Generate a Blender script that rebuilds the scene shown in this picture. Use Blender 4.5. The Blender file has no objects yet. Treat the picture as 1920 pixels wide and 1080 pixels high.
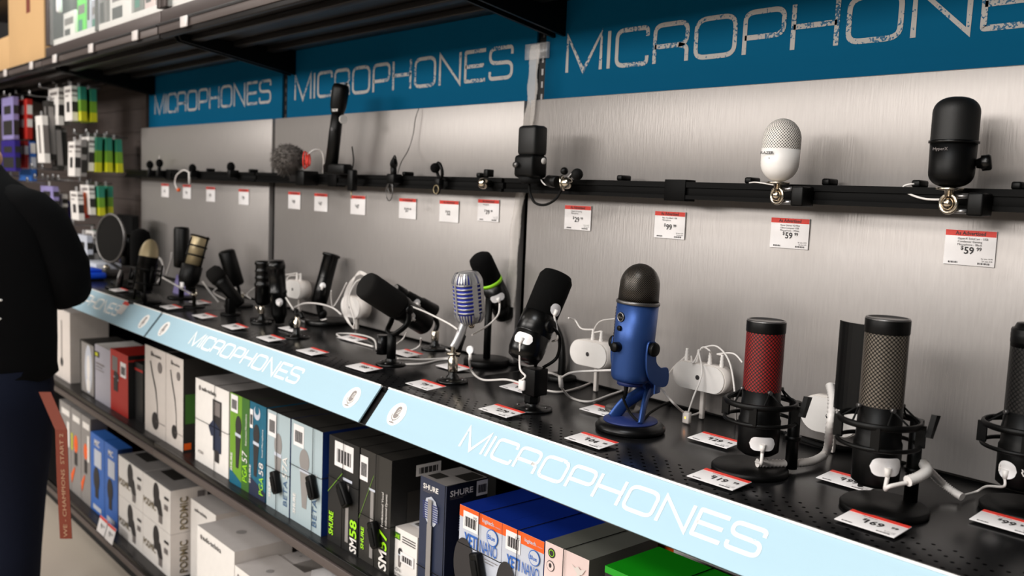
import bpy, bmesh, math, random
from mathutils import Vector, Matrix
random.seed(7)
C = bpy.context.scene.collection
SC = bpy.context.scene
H = 1.35                                   # camera height above the floor
# ---------------- camera (calibrated from the vanishing points) ----------------
AX = Vector((0.66064398, 0.10451849, -0.74338779))   # world X in camera frame (right, down, forward)
AY = Vector((0.74956168, -0.03734343, 0.66088029))
AZ = Vector((0.04131356, -0.99382159, -0.10301377))
FPX = 1707.0
cd = bpy.data.cameras.new('camera'); cam = bpy.data.objects.new('camera', cd); C.objects.link(cam)
M3 = Matrix(((AX[0], -AX[1], -AX[2]), (AY[0], -AY[1], -AY[2]), (AZ[0], -AZ[1], -AZ[2])))
cam.matrix_world = Matrix.Translation((0, 0, H)) @ M3.to_4x4()
cd.lens = FPX / 1920 * 36; cd.sensor_width = 36; cd.clip_start = 0.02
cd.dof.use_dof = True; cd.dof.focus_distance = 1.45; cd.dof.aperture_fstop = 4.6
SC.camera = cam
# ---------------- view, world, lights ----------------
SC.view_settings.view_transform = 'Standard'; SC.view_settings.look = 'None'
SC.view_settings.gamma = 1; SC.view_settings.use_curve_mapping = False
SC.view_settings.exposure = -0.08
wd = bpy.data.worlds.new('world'); SC.world = wd; wd.use_nodes = True
bg = wd.node_tree.nodes['Background']; bg.inputs[0].default_value = (0.9, 0.95, 1.0, 1); bg.inputs[1].default_value = 0.07
def area(name, loc, target, sx, sy, power, col=(1, 1, 1)):
    l = bpy.data.lights.new(name, 'AREA'); l.shape = 'RECTANGLE'; l.size = sx; l.size_y = sy
    l.energy = power; l.color = col
    o = bpy.data.objects.new(name, l); C.objects.link(o); o.location = loc
    d = Vector(target) - Vector(loc); o.rotation_euler = d.to_track_quat('-Z', 'Y').to_euler()
    return o
WARM = (1.0, 0.95, 0.9)
area('aisle_light', (-0.9, -1.6, 3.0), (-1.1, 1.2, 1.0), 2.0, 0.5, 30, WARM)
area('aisle_light', (-3.6, -1.6, 3.0), (-3.7, 1.2, 1.0), 2.0, 0.5, 20, WARM)
area('far_aisle_light', (-1.0, -4.2, 2.7), (-1.2, 1.3, 1.3), 4.0, 0.8, 170, WARM)
area('far_aisle_light', (-5.5, -4.0, 2.7), (-4.4, 1.3, 1.3), 3.0, 0.8, 145, WARM)
area('overhead_light', (-0.6, -0.2, 3.0), (-0.75, 0.98, 0.95), 0.8, 0.4, 20, (0.95, 0.98, 1))
area('overhead_light', (-6.0, 0.0, 3.2), (-5.6, 1.0, 1.2), 2.0, 0.3, 16, WARM)

# ---------------- helpers ----------------
def ray(px, py):
    w = Vector((px - 960, py - 540, FPX)); return Vector((w.dot(AX), w.dot(AY), w.dot(AZ)))
def A(px, py, y=None, z=None, x=None):
    "point of the place seen at a photo position, on the plane y=, x= or z= (z above the floor)"
    r = ray(px, py)
    if z is not None: t = (z - H) / r.z
    elif y is not None: t = y / r.y
    else: t = x / r.x
    return Vector((r.x * t, r.y * t, r.z * t + H))
def depth(p): return AX[2] * p[0] + AY[2] * p[1] + AZ[2] * (p[2] - H)
def mm(px, p): return px * depth(p) / FPX

MATS = {}
def lin(c): return c / 12.92 if c <= 0.04045 else ((c + 0.055) / 1.055) ** 2.4
def rgb(h): h = h.lstrip('#'); return tuple(lin(int(h[i:i + 2], 16) / 255) for i in (0, 2, 4)) + (1,)
def mat(name, col, rough=0.5, metal=0.0, noise=0, scale=40, bump=0, bscale=None, emit=None, es=1, alpha=None, coat=0, spec=None, trans=0, stretch=None):
    m = bpy.data.materials.new(name); m.use_nodes = True; nt = m.node_tree; b = nt.nodes['Principled BSDF']
    c = rgb(col) if isinstance(col, str) else col
    b.inputs['Base Color'].default_value = c; b.inputs['Roughness'].default_value = rough; b.inputs['Metallic'].default_value = metal
    if coat: b.inputs['Coat Weight'].default_value = coat; b.inputs['Coat Roughness'].default_value = 0.08
    if spec is not None: b.inputs['Specular IOR Level'].default_value = spec
    if trans: b.inputs['Transmission Weight'].default_value = trans
    if alpha is not None: b.inputs['Alpha'].default_value = alpha
    if emit: b.inputs['Emission Color'].default_value = rgb(emit); b.inputs['Emission Strength'].default_value = es
    tc = nt.nodes.new('ShaderNodeTexCoord'); mp = nt.nodes.new('ShaderNodeMapping'); nt.links.new(tc.outputs['Object'], mp.inputs[0])
    if stretch: mp.inputs['Scale'].default_value = stretch
    n = nt.nodes.new('ShaderNodeTexNoise'); n.inputs['Scale'].default_value = scale; n.inputs['Detail'].default_value = 3
    nt.links.new(mp.outputs[0], n.inputs['Vector'])
    if noise == 0: noise = 0.06
    r = nt.nodes.new('ShaderNodeMapRange'); r.inputs['To Min'].default_value = 1 - noise; r.inputs['To Max'].default_value = 1 + noise
    nt.links.new(n.outputs['Fac'], r.inputs['Value'])
    mx = nt.nodes.new('ShaderNodeMix'); mx.data_type = 'RGBA'; mx.blend_type = 'MULTIPLY'; mx.inputs['Factor'].default_value = 1
    mx.inputs[6].default_value = c; nt.links.new(r.outputs[0], mx.inputs[7]); nt.links.new(mx.outputs[2], b.inputs['Base Color'])
    if bump:
        bn = nt.nodes.new('ShaderNodeBump'); bn.inputs['Strength'].default_value = bump; bn.inputs['Distance'].default_value = 0.001
        n2 = nt.nodes.new('ShaderNodeTexNoise'); n2.inputs['Scale'].default_value = bscale or scale; n2.inputs['Detail'].default_value = 4
        nt.links.new(mp.outputs[0], n2.inputs['Vector']); nt.links.new(n2.outputs['Fac'], bn.inputs['Height']); nt.links.new(bn.outputs[0], b.inputs['Normal'])
    MATS[name] = m; return m
def math_node(nt, op, a, b=None):
    n = nt.nodes.new('ShaderNodeMath'); n.operation = op
    for i, v in enumerate((a, b)):
        if v is None: continue
        if isinstance(v, (int, float)): n.inputs[i].default_value = v
        else: nt.links.new(v, n.inputs[i])
    return n.outputs[0]
def dots_mat(name, dot, web, pitch, rad, rough=0.4, metal=0.3, coord='UV', uscale=1.0, window=None, axes=(0, 1)):
    "staggered round holes or studs; window=(axis,min,max) limits where they appear"
    m = bpy.data.materials.new(name); m.use_nodes = True; nt = m.node_tree; b = nt.nodes['Principled BSDF']
    b.inputs['Roughness'].default_value = rough; b.inputs['Metallic'].default_value = metal
    tc = nt.nodes.new('ShaderNodeTexCoord'); sp = nt.nodes.new('ShaderNodeSeparateXYZ'); nt.links.new(tc.outputs[coord], sp.inputs[0])
    u = math_node(nt, 'DIVIDE', sp.outputs[axes[0]], pitch * uscale); v = math_node(nt, 'DIVIDE', sp.outputs[axes[1]], pitch)
    ds = []
    for k in (0, 0.5):
        fu = math_node(nt, 'SUBTRACT', math_node(nt, 'FRACT', math_node(nt, 'ADD', u, k)), 0.5)
        fv = math_node(nt, 'SUBTRACT', math_node(nt, 'FRACT', math_node(nt, 'ADD', v, k)), 0.5)
        ds.append(math_node(nt, 'SQRT', math_node(nt, 'ADD', math_node(nt, 'MULTIPLY', fu, fu), math_node(nt, 'MULTIPLY', fv, fv))))
    d = math_node(nt, 'MINIMUM', ds[0], ds[1]); f = math_node(nt, 'LESS_THAN', d, rad)
    if window:
        s = sp.outputs[window[0]]
        f = math_node(nt, 'MULTIPLY', f, math_node(nt, 'MULTIPLY', math_node(nt, 'GREATER_THAN', s, window[1]), math_node(nt, 'LESS_THAN', s, window[2])))
    mx = nt.nodes.new('ShaderNodeMix'); mx.data_type = 'RGBA'; nt.links.new(f, mx.inputs['Factor'])
    mx.inputs[6].default_value = rgb(web); mx.inputs[7].default_value = rgb(dot); nt.links.new(mx.outputs[2], b.inputs['Base Color'])
    bn = nt.nodes.new('ShaderNodeBump'); bn.inputs['Strength'].default_value = 0.5; bn.inputs['Distance'].default_value = 0.0008; bn.invert = True
    nt.links.new(f, bn.inputs['Height']); nt.links.new(bn.outputs[0], b.inputs['Normal'])
    if name == 'deck':
        nf = math_node(nt, 'SUBTRACT', 1.0, f); nt.links.new(math_node(nt, 'MULTIPLY', nf, metal), b.inputs['Metallic']); nt.links.new(math_node(nt, 'MULTIPLY', nf, 0.5), b.inputs['Specular IOR Level']); nt.links.new(math_node(nt, 'ADD', math_node(nt, 'MULTIPLY', f, 0.7), rough), b.inputs['Roughness'])
    MATS[name] = m; return m

# palette
mat('metal', '#a09b98', 0.42, 0.45, 0.09, 230, 0.45, 300, stretch=(1, 1, 0.08))
mat('teal', '#00577c', 0.75, 0, 0.03, 8, spec=0.08)
mat('letter', '#c9c6c2', 0.6, 0, 0.03, 60)
mat('strip_blue', '#aacbdb', 0.45, 0, 0.05, 7, stretch=(0.3, 3, 3))
mat('strip_white', '#f6f4f2', 0.45)
mat('icon_grey', '#8f8784', 0.5)
mat('rail_black', '#020202', 0.55, 0, spec=0.1)
mat('black', '#030303', 0.45, spec=0.2)
mat('black_gloss', '#040404', 0.28, spec=0.35)
mat('black_metal', '#131314', 0.3, 0.6)
mat('dark_gap', '#070707', 0.8)
mat('rubber', '#080808', 0.75, spec=0.2)
mat('foam', '#050505', 0.95, 0, 0.25, 900, 1.0, 900, spec=0.15)
mat('foam_grey', '#151413', 0.95, 0, 0.25, 900, 1.0, 900, spec=0.2)
mat('fur', '#5c5753', 1.0, 0, 0.4, 200, 1.0, 300)
mat('shelf_grey', '#2b2929', 0.4, 0.5)
mat('fascia', '#5c5350', 0.45, 0.3)
mat('cab_frame', '#564d4b', 0.45, 0.4)
mat('clear', '#e8e8ea', 0.15, 0, alpha=0.28)
mat('clip_clear', '#efe9e6', 0.2, 0, alpha=0.75)
mat('glass', '#dfe8e6', 0.03, 0, alpha=0.12)
mat('white', '#ece8e4', 0.4)
mat('white_gloss', '#f3f1f2', 0.22, coat=0.3)
mat('hub_white', '#dcd5cf', 0.35)
mat('cable_white', '#e4dfdb', 0.4)
mat('chrome', '#c9bba8', 0.14, 1.0)
mat('gold_chrome', '#cdc4b4', 0.2, 1.0)
mat('retro_silver', '#b4b3b3', 0.32, 0.6)
mat('silver', '#a4a3a4', 0.28, 0.9)
mat('grey_metal', '#6c6a69', 0.35, 0.8)
mat('gold', '#a39474', 0.4, 0.55)
mat('yeti_blue', '#2b4a86', 0.38, 0.55, 0.05, 600, 0.15, 900)
mat('yeti_dark', '#1b2c66', 0.55, 0.2)
mat('cobalt', '#16299a', 0.5)
mat('lime', '#98e01f', 0.5)
mat('print_tan', '#b08a6c', 0.6)
mat('cardboard2', '#a98458', 0.7)
mat('lime_text', '#a4e81c', 0.5)
mat('red', '#e03a2c', 0.5)
mat('tag_white', '#efecec', 0.35)
mat('print', '#2a2728', 0.6)
mat('print_grey', '#77706e', 0.6)
mat('orange', '#ef5f12', 0.5)
mat('dark_orange', '#71290f', 0.7)
mat('cardboard', '#c9a372', 0.7, 0, 0.08, 5)
mat('box_white', '#dad2cc', 0.5)
mat('box_grey', '#8d8987', 0.5)
mat('box_black', '#161616', 0.5)
mat('box_charcoal', '#2b2926', 0.5)
mat('box_navy', '#232c44', 0.5)
mat('box_blue', '#0b2f96', 0.45)
mat('blue_print', '#1c5fb8', 0.5)
mat('pale_grey', '#c3c8d4', 0.5)
mat('box_green', '#6c9a2a', 0.5, 0, 0.25, 60, stretch=(1, 1, 0.1))
mat('box_darkgreen', '#3c6a28', 0.5)
mat('box_teal', '#14607a', 0.5, 0, 0.2, 40)
mat('box_bluewhite', '#a9bac0', 0.5, 0, 0.08, 400, stretch=(1, 1, 0.03))
mat('beta_blue', '#3d5f86', 0.5)
mat('deep_blue', '#0a2a6a', 0.5)
mat('vivid_green', '#12a012', 0.45)
mat('pink', '#e6cfcb', 0.5)
mat('grey_green', '#6b6d66', 0.5)
mat('box_red', '#b3241a', 0.5)
mat('purple', '#2a1a78', 0.5)
mat('lilac', '#8d84b8', 0.5)
mat('pack_blue', '#2f66b8', 0.5)
mat('pack_teal', '#27806a', 0.5)
mat('pack_yellow', '#c8c81e', 0.5)
mat('knit', '#040405', 0.95, 0, 0.2, 300, 0.5, 500, spec=0.12)
mat('denim', '#0b1020', 0.9, 0, 0.2, 200, 0.4, 500, spec=0.15)
mat('skin', '#b98a6e', 0.55)
mat('hair', '#0d0a09', 0.7, 0, 0.3, 200, 0.6, 400)
mat('floor', '#c9beb0', 0.55, 0, 0.07, 3, 0.1, 30)
mat('ceiling', '#c9c7c2', 0.9)
mat('wall_dark', '#171616', 0.8)
mat('slat', '#463c38', 0.65, 0, 0.35, 10, stretch=(0.5, 1, 14))
mat('tape', '#cfc9c3', 0.25, 0, alpha=0.32)
mat('led', '#ff9a2a', 0.5, emit='#ff9020', es=6)
mat('silver_mesh', '#c8bfae', 0.35, 0.7)
mat('bright_blue', '#1450e0', 0.35)
mat('purple2', '#12102e', 0.5)
mat('pale_grey2', '#a9a7b2', 0.5)
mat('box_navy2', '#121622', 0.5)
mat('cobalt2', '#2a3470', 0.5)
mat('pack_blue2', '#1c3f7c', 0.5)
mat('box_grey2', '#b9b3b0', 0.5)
mat('orange2', '#c4501c', 0.5)
dots_mat('deck', '#010101', '#19191a', 0.0254, 0.10, 0.24, 0.4, 'Object', window=(1, -0.18, -0.105))
dots_mat('red_mesh', '#8c100e', '#0c0202', 0.0056, 0.27, 0.5, 0.1)
dots_mat('grey_mesh', '#80776c', '#100f0e', 0.0055, 0.27, 0.35, 0.5)
dots_mat('dark_mesh', '#2c2a28', '#0a0a0a', 0.0066, 0.27, 0.4, 0.4)
dots_mat('yeti_mesh', '#5a534b', '#050505', 0.0036, 0.24, 0.35, 0.6)
dots_mat('white_mesh', '#5d5853', '#ece7e1', 0.0048, 0.26, 0.5, 0.0)
dots_mat('black_mesh', '#010101', '#080808', 0.003, 0.28, 0.55, 0.0)

def grunge(name, col, back, thr=0.40):
    m = mat(name, col, 0.6); nt = m.node_tree; b = nt.nodes['Principled BSDF']
    tc = nt.nodes.new('ShaderNodeTexCoord'); n = nt.nodes.new('ShaderNodeTexNoise'); n.inputs['Scale'].default_value = 240; n.inputs['Detail'].default_value = 5
    n3 = nt.nodes.new('ShaderNodeTexNoise'); n3.inputs['Scale'].default_value = 14
    nt.links.new(tc.outputs['Object'], n.inputs['Vector']); nt.links.new(tc.outputs['Object'], n3.inputs['Vector'])
    s = math_node(nt, 'ADD', math_node(nt, 'MULTIPLY', n.outputs['Fac'], 0.55), math_node(nt, 'MULTIPLY', n3.outputs['Fac'], 0.45))
    f = math_node(nt, 'LESS_THAN', s, thr); mx = nt.nodes.new('ShaderNodeMix'); mx.data_type = 'RGBA'
    nt.links.new(f, mx.inputs['Factor']); mx.inputs[6].default_value = rgb(col); mx.inputs[7].default_value = rgb(back)
    nt.links.new(mx.outputs[2], b.inputs['Base Color']); return m
grunge('worn_letter', '#aeaaa6', '#00577c', 0.445)
grunge('worn_strip', '#fbfaf8', '#aacbdb', 0.38)

def catmull(pts, n=8, closed=False):
    pts = [Vector(p) for p in pts]; out = []; N = len(pts)
    if N < 3: return pts
    rng = N if closed else N - 1
    for i in range(rng):
        if closed: p0, p1, p2, p3 = pts[i - 1], pts[i], pts[(i + 1) % N], pts[(i + 2) % N]
        else: p0, p1, p2, p3 = pts[max(i - 1, 0)], pts[i], pts[i + 1], pts[min(i + 2, N - 1)]
        for k in range(n):
            t = k / n
            out.append(0.5 * ((2 * p1) + (p2 - p0) * t + (2 * p0 - 5 * p1 + 4 * p2 - p3) * t * t + (3 * p1 - p0 - 3 * p2 + p3) * t ** 3))
    if not closed: out.append(pts[-1])
    return out
TEXTS = {}
def text_mesh(s, bold=False):
    k = (s, bold)
    if k not in TEXTS:
        cu = bpy.data.curves.new('t', 'FONT'); cu.body = s; cu.size = 1; cu.resolution_u = 2
        if bold: cu.offset = 0.022
        o = bpy.data.objects.new('t', cu); me = bpy.data.meshes.new_from_object(o)
        vs = [v.co.copy() for v in me.vertices]; fs = [tuple(p.vertices) for p in me.polygons]
        x0 = min([v.x for v in vs] or [0]); x1 = max([v.x for v in vs] or [1])
        TEXTS[k] = (vs, fs, x0, x1)
        bpy.data.objects.remove(o); bpy.data.curves.remove(cu); bpy.data.meshes.remove(me)
    return TEXTS[k]
def frame_of(d, side=Vector((1, 0, 0))):
    d = d.normalized(); x = side - d * side.dot(d)
    if x.length < 1e-4: x = Vector((0, 1, 0)) - d * d.y
    x.normalize(); y = d.cross(x); return x, y, d

class MB:
    def __init__(s): s.bm = bmesh.new(); s.mats = []; s.uv = s.bm.loops.layers.uv.new('UVMap'); s.xf = Matrix.Identity(4); s.smooth = True
    def mi(s, m):
        if m not in s.mats: s.mats.append(m)
        return s.mats.index(m)
    def v(s, p): return s.bm.verts.new(s.xf @ Vector(p))
    def f(s, vs, m, smooth=False, uvs=None):
        try: f = s.bm.faces.new(vs)
        except ValueError: return None
        f.material_index = s.mi(m); f.smooth = smooth
        if uvs:
            for l, u in zip(f.loops, uvs): l[s.uv].uv = u
        return f
    def hexa(s, p, m):
        v = [s.v(q) for q in p]
        for q in ((0, 3, 2, 1), (4, 5, 6, 7), (0, 1, 5, 4), (1, 2, 6, 5), (2, 3, 7, 6), (3, 0, 4, 7)): s.f([v[i] for i in q], m)
        return s
    def box(s, lo, hi, m, bev=0):
        x0, y0, z0 = lo; x1, y1, z1 = hi
        if bev:
            b = min(bev, (x1 - x0) / 2.01, (y1 - y0) / 2.01, (z1 - z0) / 2.01)
            return s.rbox(lo, hi, m, b)
        return s.hexa([(x0, y0, z0), (x1, y0, z0), (x1, y1, z0), (x0, y1, z0), (x0, y0, z1), (x1, y0, z1), (x1, y1, z1), (x0, y1, z1)], m)
    def rbox(s, lo, hi, m, b):
        bm = bmesh.new(); bmesh.ops.create_cube(bm, size=1)
        c = (Vector(lo) + Vector(hi)) / 2; d = Vector(hi) - Vector(lo)
        for v in bm.verts: v.co = Vector((v.co.x * d.x, v.co.y * d.y, v.co.z * d.z)) + c
        bmesh.ops.bevel(bm, geom=bm.edges[:], offset=b, segments=2, affect='EDGES', profile=0.5)
        mp = {v: s.v(v.co) for v in bm.verts}
        for f in bm.faces: s.f([mp[v] for v in f.verts], m, True)
        bm.free(); return s
    def prism(s, pts, off, m, smooth=False):
        "closed polygon pts (3D) extruded by off"
        off = Vector(off); a = [s.v(p) for p in pts]; b = [s.v(Vector(p) + off) for p in pts]; n = len(a)
        s.f(a[::-1], m); s.f(b, m)
        for i in range(n): s.f([a[i], a[(i + 1) % n], b[(i + 1) % n], b[i]], m, smooth)
        return s
    def ring(s, c, x, y, r, seg, ry=None):
        ry = ry or r
        return [s.v(c + x * (r * math.cos(2 * math.pi * i / seg)) + y * (ry * math.sin(2 * math.pi * i / seg))) for i in range(seg)]
    def lathe(s, prof, m, o=(0, 0, 0), d=(0, 0, 1), seg=32, cap=True, side=(1, 0, 0), sq=1.0, smooth=True):
        "prof: (r, h[, material]) along direction d from o; sq scales the second axis"
        o = Vector(o); x, y, d = frame_of(Vector(d), Vector(side)); prev = None; R = max(p[0] for p in prof)
        for k, p in enumerate(prof):
            r, h = p[0], p[1]; mt = p[2] if len(p) > 2 else m
            cur = ('c', s.v(o + d * h)) if r < 1e-6 else ('r', s.ring(o + d * h, x, y, r, seg, r * sq))
            if k == 0 and cur[0] == 'r' and cap: s.f(cur[1][::-1], mt)
            if prev:
                for i in range(seg):
                    j = (i + 1) % seg; u0 = i / seg * 2 * math.pi * R; u1 = (i + 1) / seg * 2 * math.pi * R; h0 = prof[k - 1][1]
                    if prev[0] == 'c' and cur[0] == 'r': s.f([prev[1], cur[1][j], cur[1][i]][::-1] if 0 else [prev[1], cur[1][i], cur[1][j]][::-1], mt, smooth, [(u1, h), (u0, h), (u0, h0)])
                    elif prev[0] == 'r' and cur[0] == 'c': s.f([prev[1][i], prev[1][j], cur[1]], mt, smooth, [(u0, h0), (u1, h0), (u0, h)])
                    elif prev[0] == 'r': s.f([prev[1][i], prev[1][j], cur[1][j], cur[1][i]], mt, smooth, [(u0, h0), (u1, h0), (u1, h), (u0, h)])
            prev = cur
        if prev[0] == 'r' and cap: s.f(prev[1], prof[-1][2] if len(prof[-1]) > 2 else m)
        return s
    def cyl(s, a, b, r, m, r2=None, seg=20):
        a = Vector(a); b = Vector(b); L = (b - a).length; return s.lathe([(r, 0), (r2 if r2 is not None else r, L)], m, a, b - a, seg)
    def tube(s, pts, r, m, seg=8, n=8, closed=False, smooth=True, rib=0, flat=1.0, r2=None):
        P = catmull(pts, n, closed) if smooth else [Vector(p) for p in pts]
        rings = []; N = len(P); x = None
        for i, p in enumerate(P):
            d = (P[(i + 1) % N] - P[i - 1]) if closed else (P[min(i + 1, N - 1)] - P[max(i - 1, 0)])
            if d.length < 1e-9: d = Vector((0, 0, 1))
            d.normalize()
            if x is None: x, y, _ = frame_of(d, Vector((0, 0, 1)))
            else:
                x = x - d * x.dot(d); x.normalize(); y = d.cross(x)
            t = i / max(N - 1, 1); rr = r if r2 is None else r + (r2 - r) * t
            if rib and i % 2: rr *= 1 - rib
            rings.append([s.v(p + x * (rr * math.cos(2 * math.pi * k / seg)) + y * (rr * flat * math.sin(2 * math.pi * k / seg))) for k in range(seg)])
        for i in range(N if closed else N - 1):
            a, b = rings[i], rings[(i + 1) % N]
            for k in range(seg): s.f([a[k], a[(k + 1) % seg], b[(k + 1) % seg], b[k]], m, True)
        if not closed: s.f(rings[0][::-1], m); s.f(rings[-1], m)
        return s
    def torus(s, c, R, r, m, d=(0, 0, 1), seg=40, sseg=8, hgt=None):
        x, y, d = frame_of(Vector(d)); c = Vector(c)
        rings = []
        for i in range(seg):
            a = 2 * math.pi * i / seg; e = x * math.cos(a) + y * math.sin(a)
            rings.append([s.v(c + e * (R + r * math.cos(2 * math.pi * k / sseg)) + d * ((hgt or r) * math.sin(2 * math.pi * k / sseg))) for k in range(sseg)])
        for i in range(seg):
            a, b = rings[i], rings[(i + 1) % seg]
            for k in range(sseg): s.f([a[k], b[k], b[(k + 1) % sseg], a[(k + 1) % sseg]], m, True)
        return s
    def ball(s, c, r, m, sc=(1, 1, 1), seg=16, rn=10, jit=0):
        c = Vector(c); rows = []
        for j in range(rn + 1):
            th = math.pi * j / rn
            if j in (0, rn): rows.append([s.v(c + Vector((0, 0, r * sc[2] * math.cos(th))))])
            else: rows.append([s.v(c + Vector((r * sc[0] * math.sin(th) * math.cos(2 * math.pi * i / seg), r * sc[1] * math.sin(th) * math.sin(2 * math.pi * i / seg), r * sc[2] * math.cos(th))) * (1 + random.uniform(-jit, jit))) for i in range(seg)])
        for j in range(rn):
            a, b = rows[j], rows[j + 1]
            for i in range(seg):
                k = (i + 1) % seg
                if len(a) == 1: s.f([a[0], b[i], b[k]], m, True)
                elif len(b) == 1: s.f([a[i], b[0], a[k]], m, True)
                else: s.f([a[i], b[i], b[k], a[k]], m, True)
        return s
    def text(s, t, o, size, m, X=(1, 0, 0), Y=(0, 0, 1), bold=False, width=None, align='l'):
        vs, fs, x0, x1 = text_mesh(t, bold); o = Vector(o); X = Vector(X); Y = Vector(Y)
        kx = width / (x1 - x0) if width else size
        off = {'l': 0, 'c': -(x1 - x0) / 2, 'r': -(x1 - x0)}[align]
        nv = [s.v(o + X * ((v.x - x0 + off) * kx) + Y * (v.y * size)) for v in vs]
        for f in fs: s.f([nv[i] for i in f], m)
        return s
    def mesh(s, name):
        me = bpy.data.meshes.new(name); bmesh.ops.recalc_face_normals(s.bm, faces=s.bm.faces[:]) if s.recalc else None
        s.bm.to_mesh(me); s.bm.free()
        for m in s.mats: me.materials.append(MATS[m])
        return me
    recalc = False
    def build(s, name, parent=None, org=None, label=None):
        "vertices are in world space (or in the parent's space when org is None and the parent sits at its own origin)"
        me = s.mesh(name); o = bpy.data.objects.new(name, me); C.objects.link(o)
        if org is not None:
            org = Vector(org)
            for v in me.vertices: v.co -= org
            if parent is None: o.location = org
        if parent is not None: o.parent = parent
        if label: o['label'] = label
        return o

def tag(o, label, cat, group=None, kind=None):
    o['label'] = label; o['category'] = cat
    if group: o['group'] = group
    if kind: o['kind'] = kind
    return o
def thing(name, label, cat, loc, rz=0, group=None):
    o = bpy.data.objects.new(name, None); C.objects.link(o); o.location = loc; o.rotation_euler = (0, 0, rz); o.empty_display_size = 0.05
    return tag(o, label, cat, group)
def struct(name, mb, org=(0, 0, 0)):
    o = mb.build(name, None, org); o['kind'] = 'structure'; return o

# stroke lettering like the squared shop font: letters on a unit cell, polylines with rounded corners
def rr(x0, y0, x1, y1, r, open_=None):
    pts = []
    for cx, cy, a0 in ((x1 - r, y1 - r, 0), (x0 + r, y1 - r, 90), (x0 + r, y0 + r, 180), (x1 - r, y0 + r, 270)):
        for k in range(6): a = math.radians(a0 + 18 * k); pts.append((cx + r * math.cos(a), cy + r * math.sin(a)))
    return pts
def corner(pts, r):
    out = [pts[0]]
    for i in range(1, len(pts) - 1):
        a, b, c = Vector(pts[i - 1]), Vector(pts[i]), Vector(pts[i + 1]); rr_ = min(r, (a - b).length / 2, (c - b).length / 2)
        p = b + (a - b).normalized() * rr_; q = b + (c - b).normalized() * rr_
        for k in range(7): t = k / 6; out.append(tuple(p * (1 - t) ** 2 + b * 2 * t * (1 - t) + q * t * t))
    out.append(pts[-1]); return out
GL = {
 'M': (1.06, [([(0.04, 0), (0.04, 1), (0.53, 0), (1.02, 1), (1.02, 0)], 0)]),
 'I': (0.10, [([(0.05, 0), (0.05, 1)], 0)]),
 'C': (0.86, [([(0.84, 0.74), (0.84, 0.96), (0.04, 0.96), (0.04, 0.04), (0.84, 0.04), (0.84, 0.24)], 0.2)]),
 'R': (0.86, [([(0.04, 0), (0.04, 0.96), (0.82, 0.96), (0.82, 0.42), (0.04, 0.42)], 0.2), ([(0.62, 0.42), (0.82, 0.36), (0.82, 0)], 0.1)]),
 'O': (0.94, [([(0.45, 0.04), (0.04, 0.04), (0.04, 0.96), (0.90, 0.96), (0.90, 0.04), (0.45, 0.04)], 0.26)]),
 'P': (0.84, [([(0.04, 0), (0.04, 0.96), (0.82, 0.96), (0.82, 0.38), (0.04, 0.38)], 0.2)]),
 'H': (0.88, [([(0.04, 0), (0.04, 1)], 0), ([(0.84, 0), (0.84, 1)], 0), ([(0.04, 0.5), (0.84, 0.5)], 0)]),
 'N': (0.90, [([(0.04, 0), (0.04, 1), (0.86, 0), (0.86, 1)], 0)]),
 'E': (0.80, [([(0.80, 0.96), (0.04, 0.96), (0.04, 0.04), (0.80, 0.04)], 0.03), ([(0.04, 0.5), (0.74, 0.5)], 0)]),
 'S': (0.86, [([(0.82, 0.74), (0.82, 0.96), (0.04, 0.96), (0.04, 0.52), (0.82, 0.50), (0.82, 0.04), (0.04, 0.04), (0.04, 0.26)], 0.2)]),
}
def stroke_text(mb, word, o, X, Y, width, height, m, th=0.085, gap=0.10):
    o = Vector(o); X = Vector(X).normalized(); Y = Vector(Y).normalized()
    tot = sum(GL[c][0] for c in word) + gap * (len(word) - 1); kx = width / tot; ky = height; x = 0
    for ch in word:
        w, strokes = GL[ch]
        for pts, r in strokes:
            P = corner(pts, r) if r else pts
            P = [((x + p[0]) * kx, p[1] * ky) for p in P]; t = th * height * 0.5; n = len(P); closed = (Vector(P[0]) - Vector(P[-1])).length < 1e-6
            L = []; R_ = []
            for i in range(n):
                p = Vector(P[i])
                a = Vector(P[i - 1]) if i > 0 else (Vector(P[-2]) if closed else None); b = Vector(P[i + 1]) if i < n - 1 else (Vector(P[1]) if closed else None)
                d1 = (p - a).normalized() if a is not None else (b - p).normalized(); d2 = (b - p).normalized() if b is not None else d1
                n1 = Vector((-d1.y, d1.x)); n2 = Vector((-d2.y, d2.x)); nn = (n1 + n2)
                nn = nn.normalized() if nn.length > 1e-3 else n1
                k = min(1 / max(nn.dot(n1), 0.35), 1.9); L.append(p + nn * t * k); R_.append(p - nn * t * k)
            lv = [mb.v(o + X * q.x + Y * q.y) for q in L]; rv = [mb.v(o + X * q.x + Y * q.y) for q in R_]
            for i in range(n - 1): mb.f([lv[i], rv[i], rv[i + 1], lv[i + 1]], m)
        x += w + gap
    return mb
ZD, ZM, ZB = H - 0.396, H - 0.785, H - 1.21     # tops of the display deck, the box shelf and the bottom shelf
YW = 1.393                                       # face of the metal panels
BX = [-7.65, -6.42, -5.20, -3.98, -2.765, -1.541, -0.32, 0.90]
# ---------------- structure ----------------
struct('floor', MB().box((-12, -5, -0.1), (3, 2.2, 0), 'floor'))
struct('ceiling', MB().box((-12, -5, 3.6), (3, 2.2, 3.7), 'ceiling'))
struct('wall_back', MB().box((-12, 1.47, 0), (3, 1.6, 3.6), 'wall_dark'))
struct('wall_far', MB().box((-12.1, -5, 0), (-12, 2.2, 3.6), 'wall_dark'))
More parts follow.
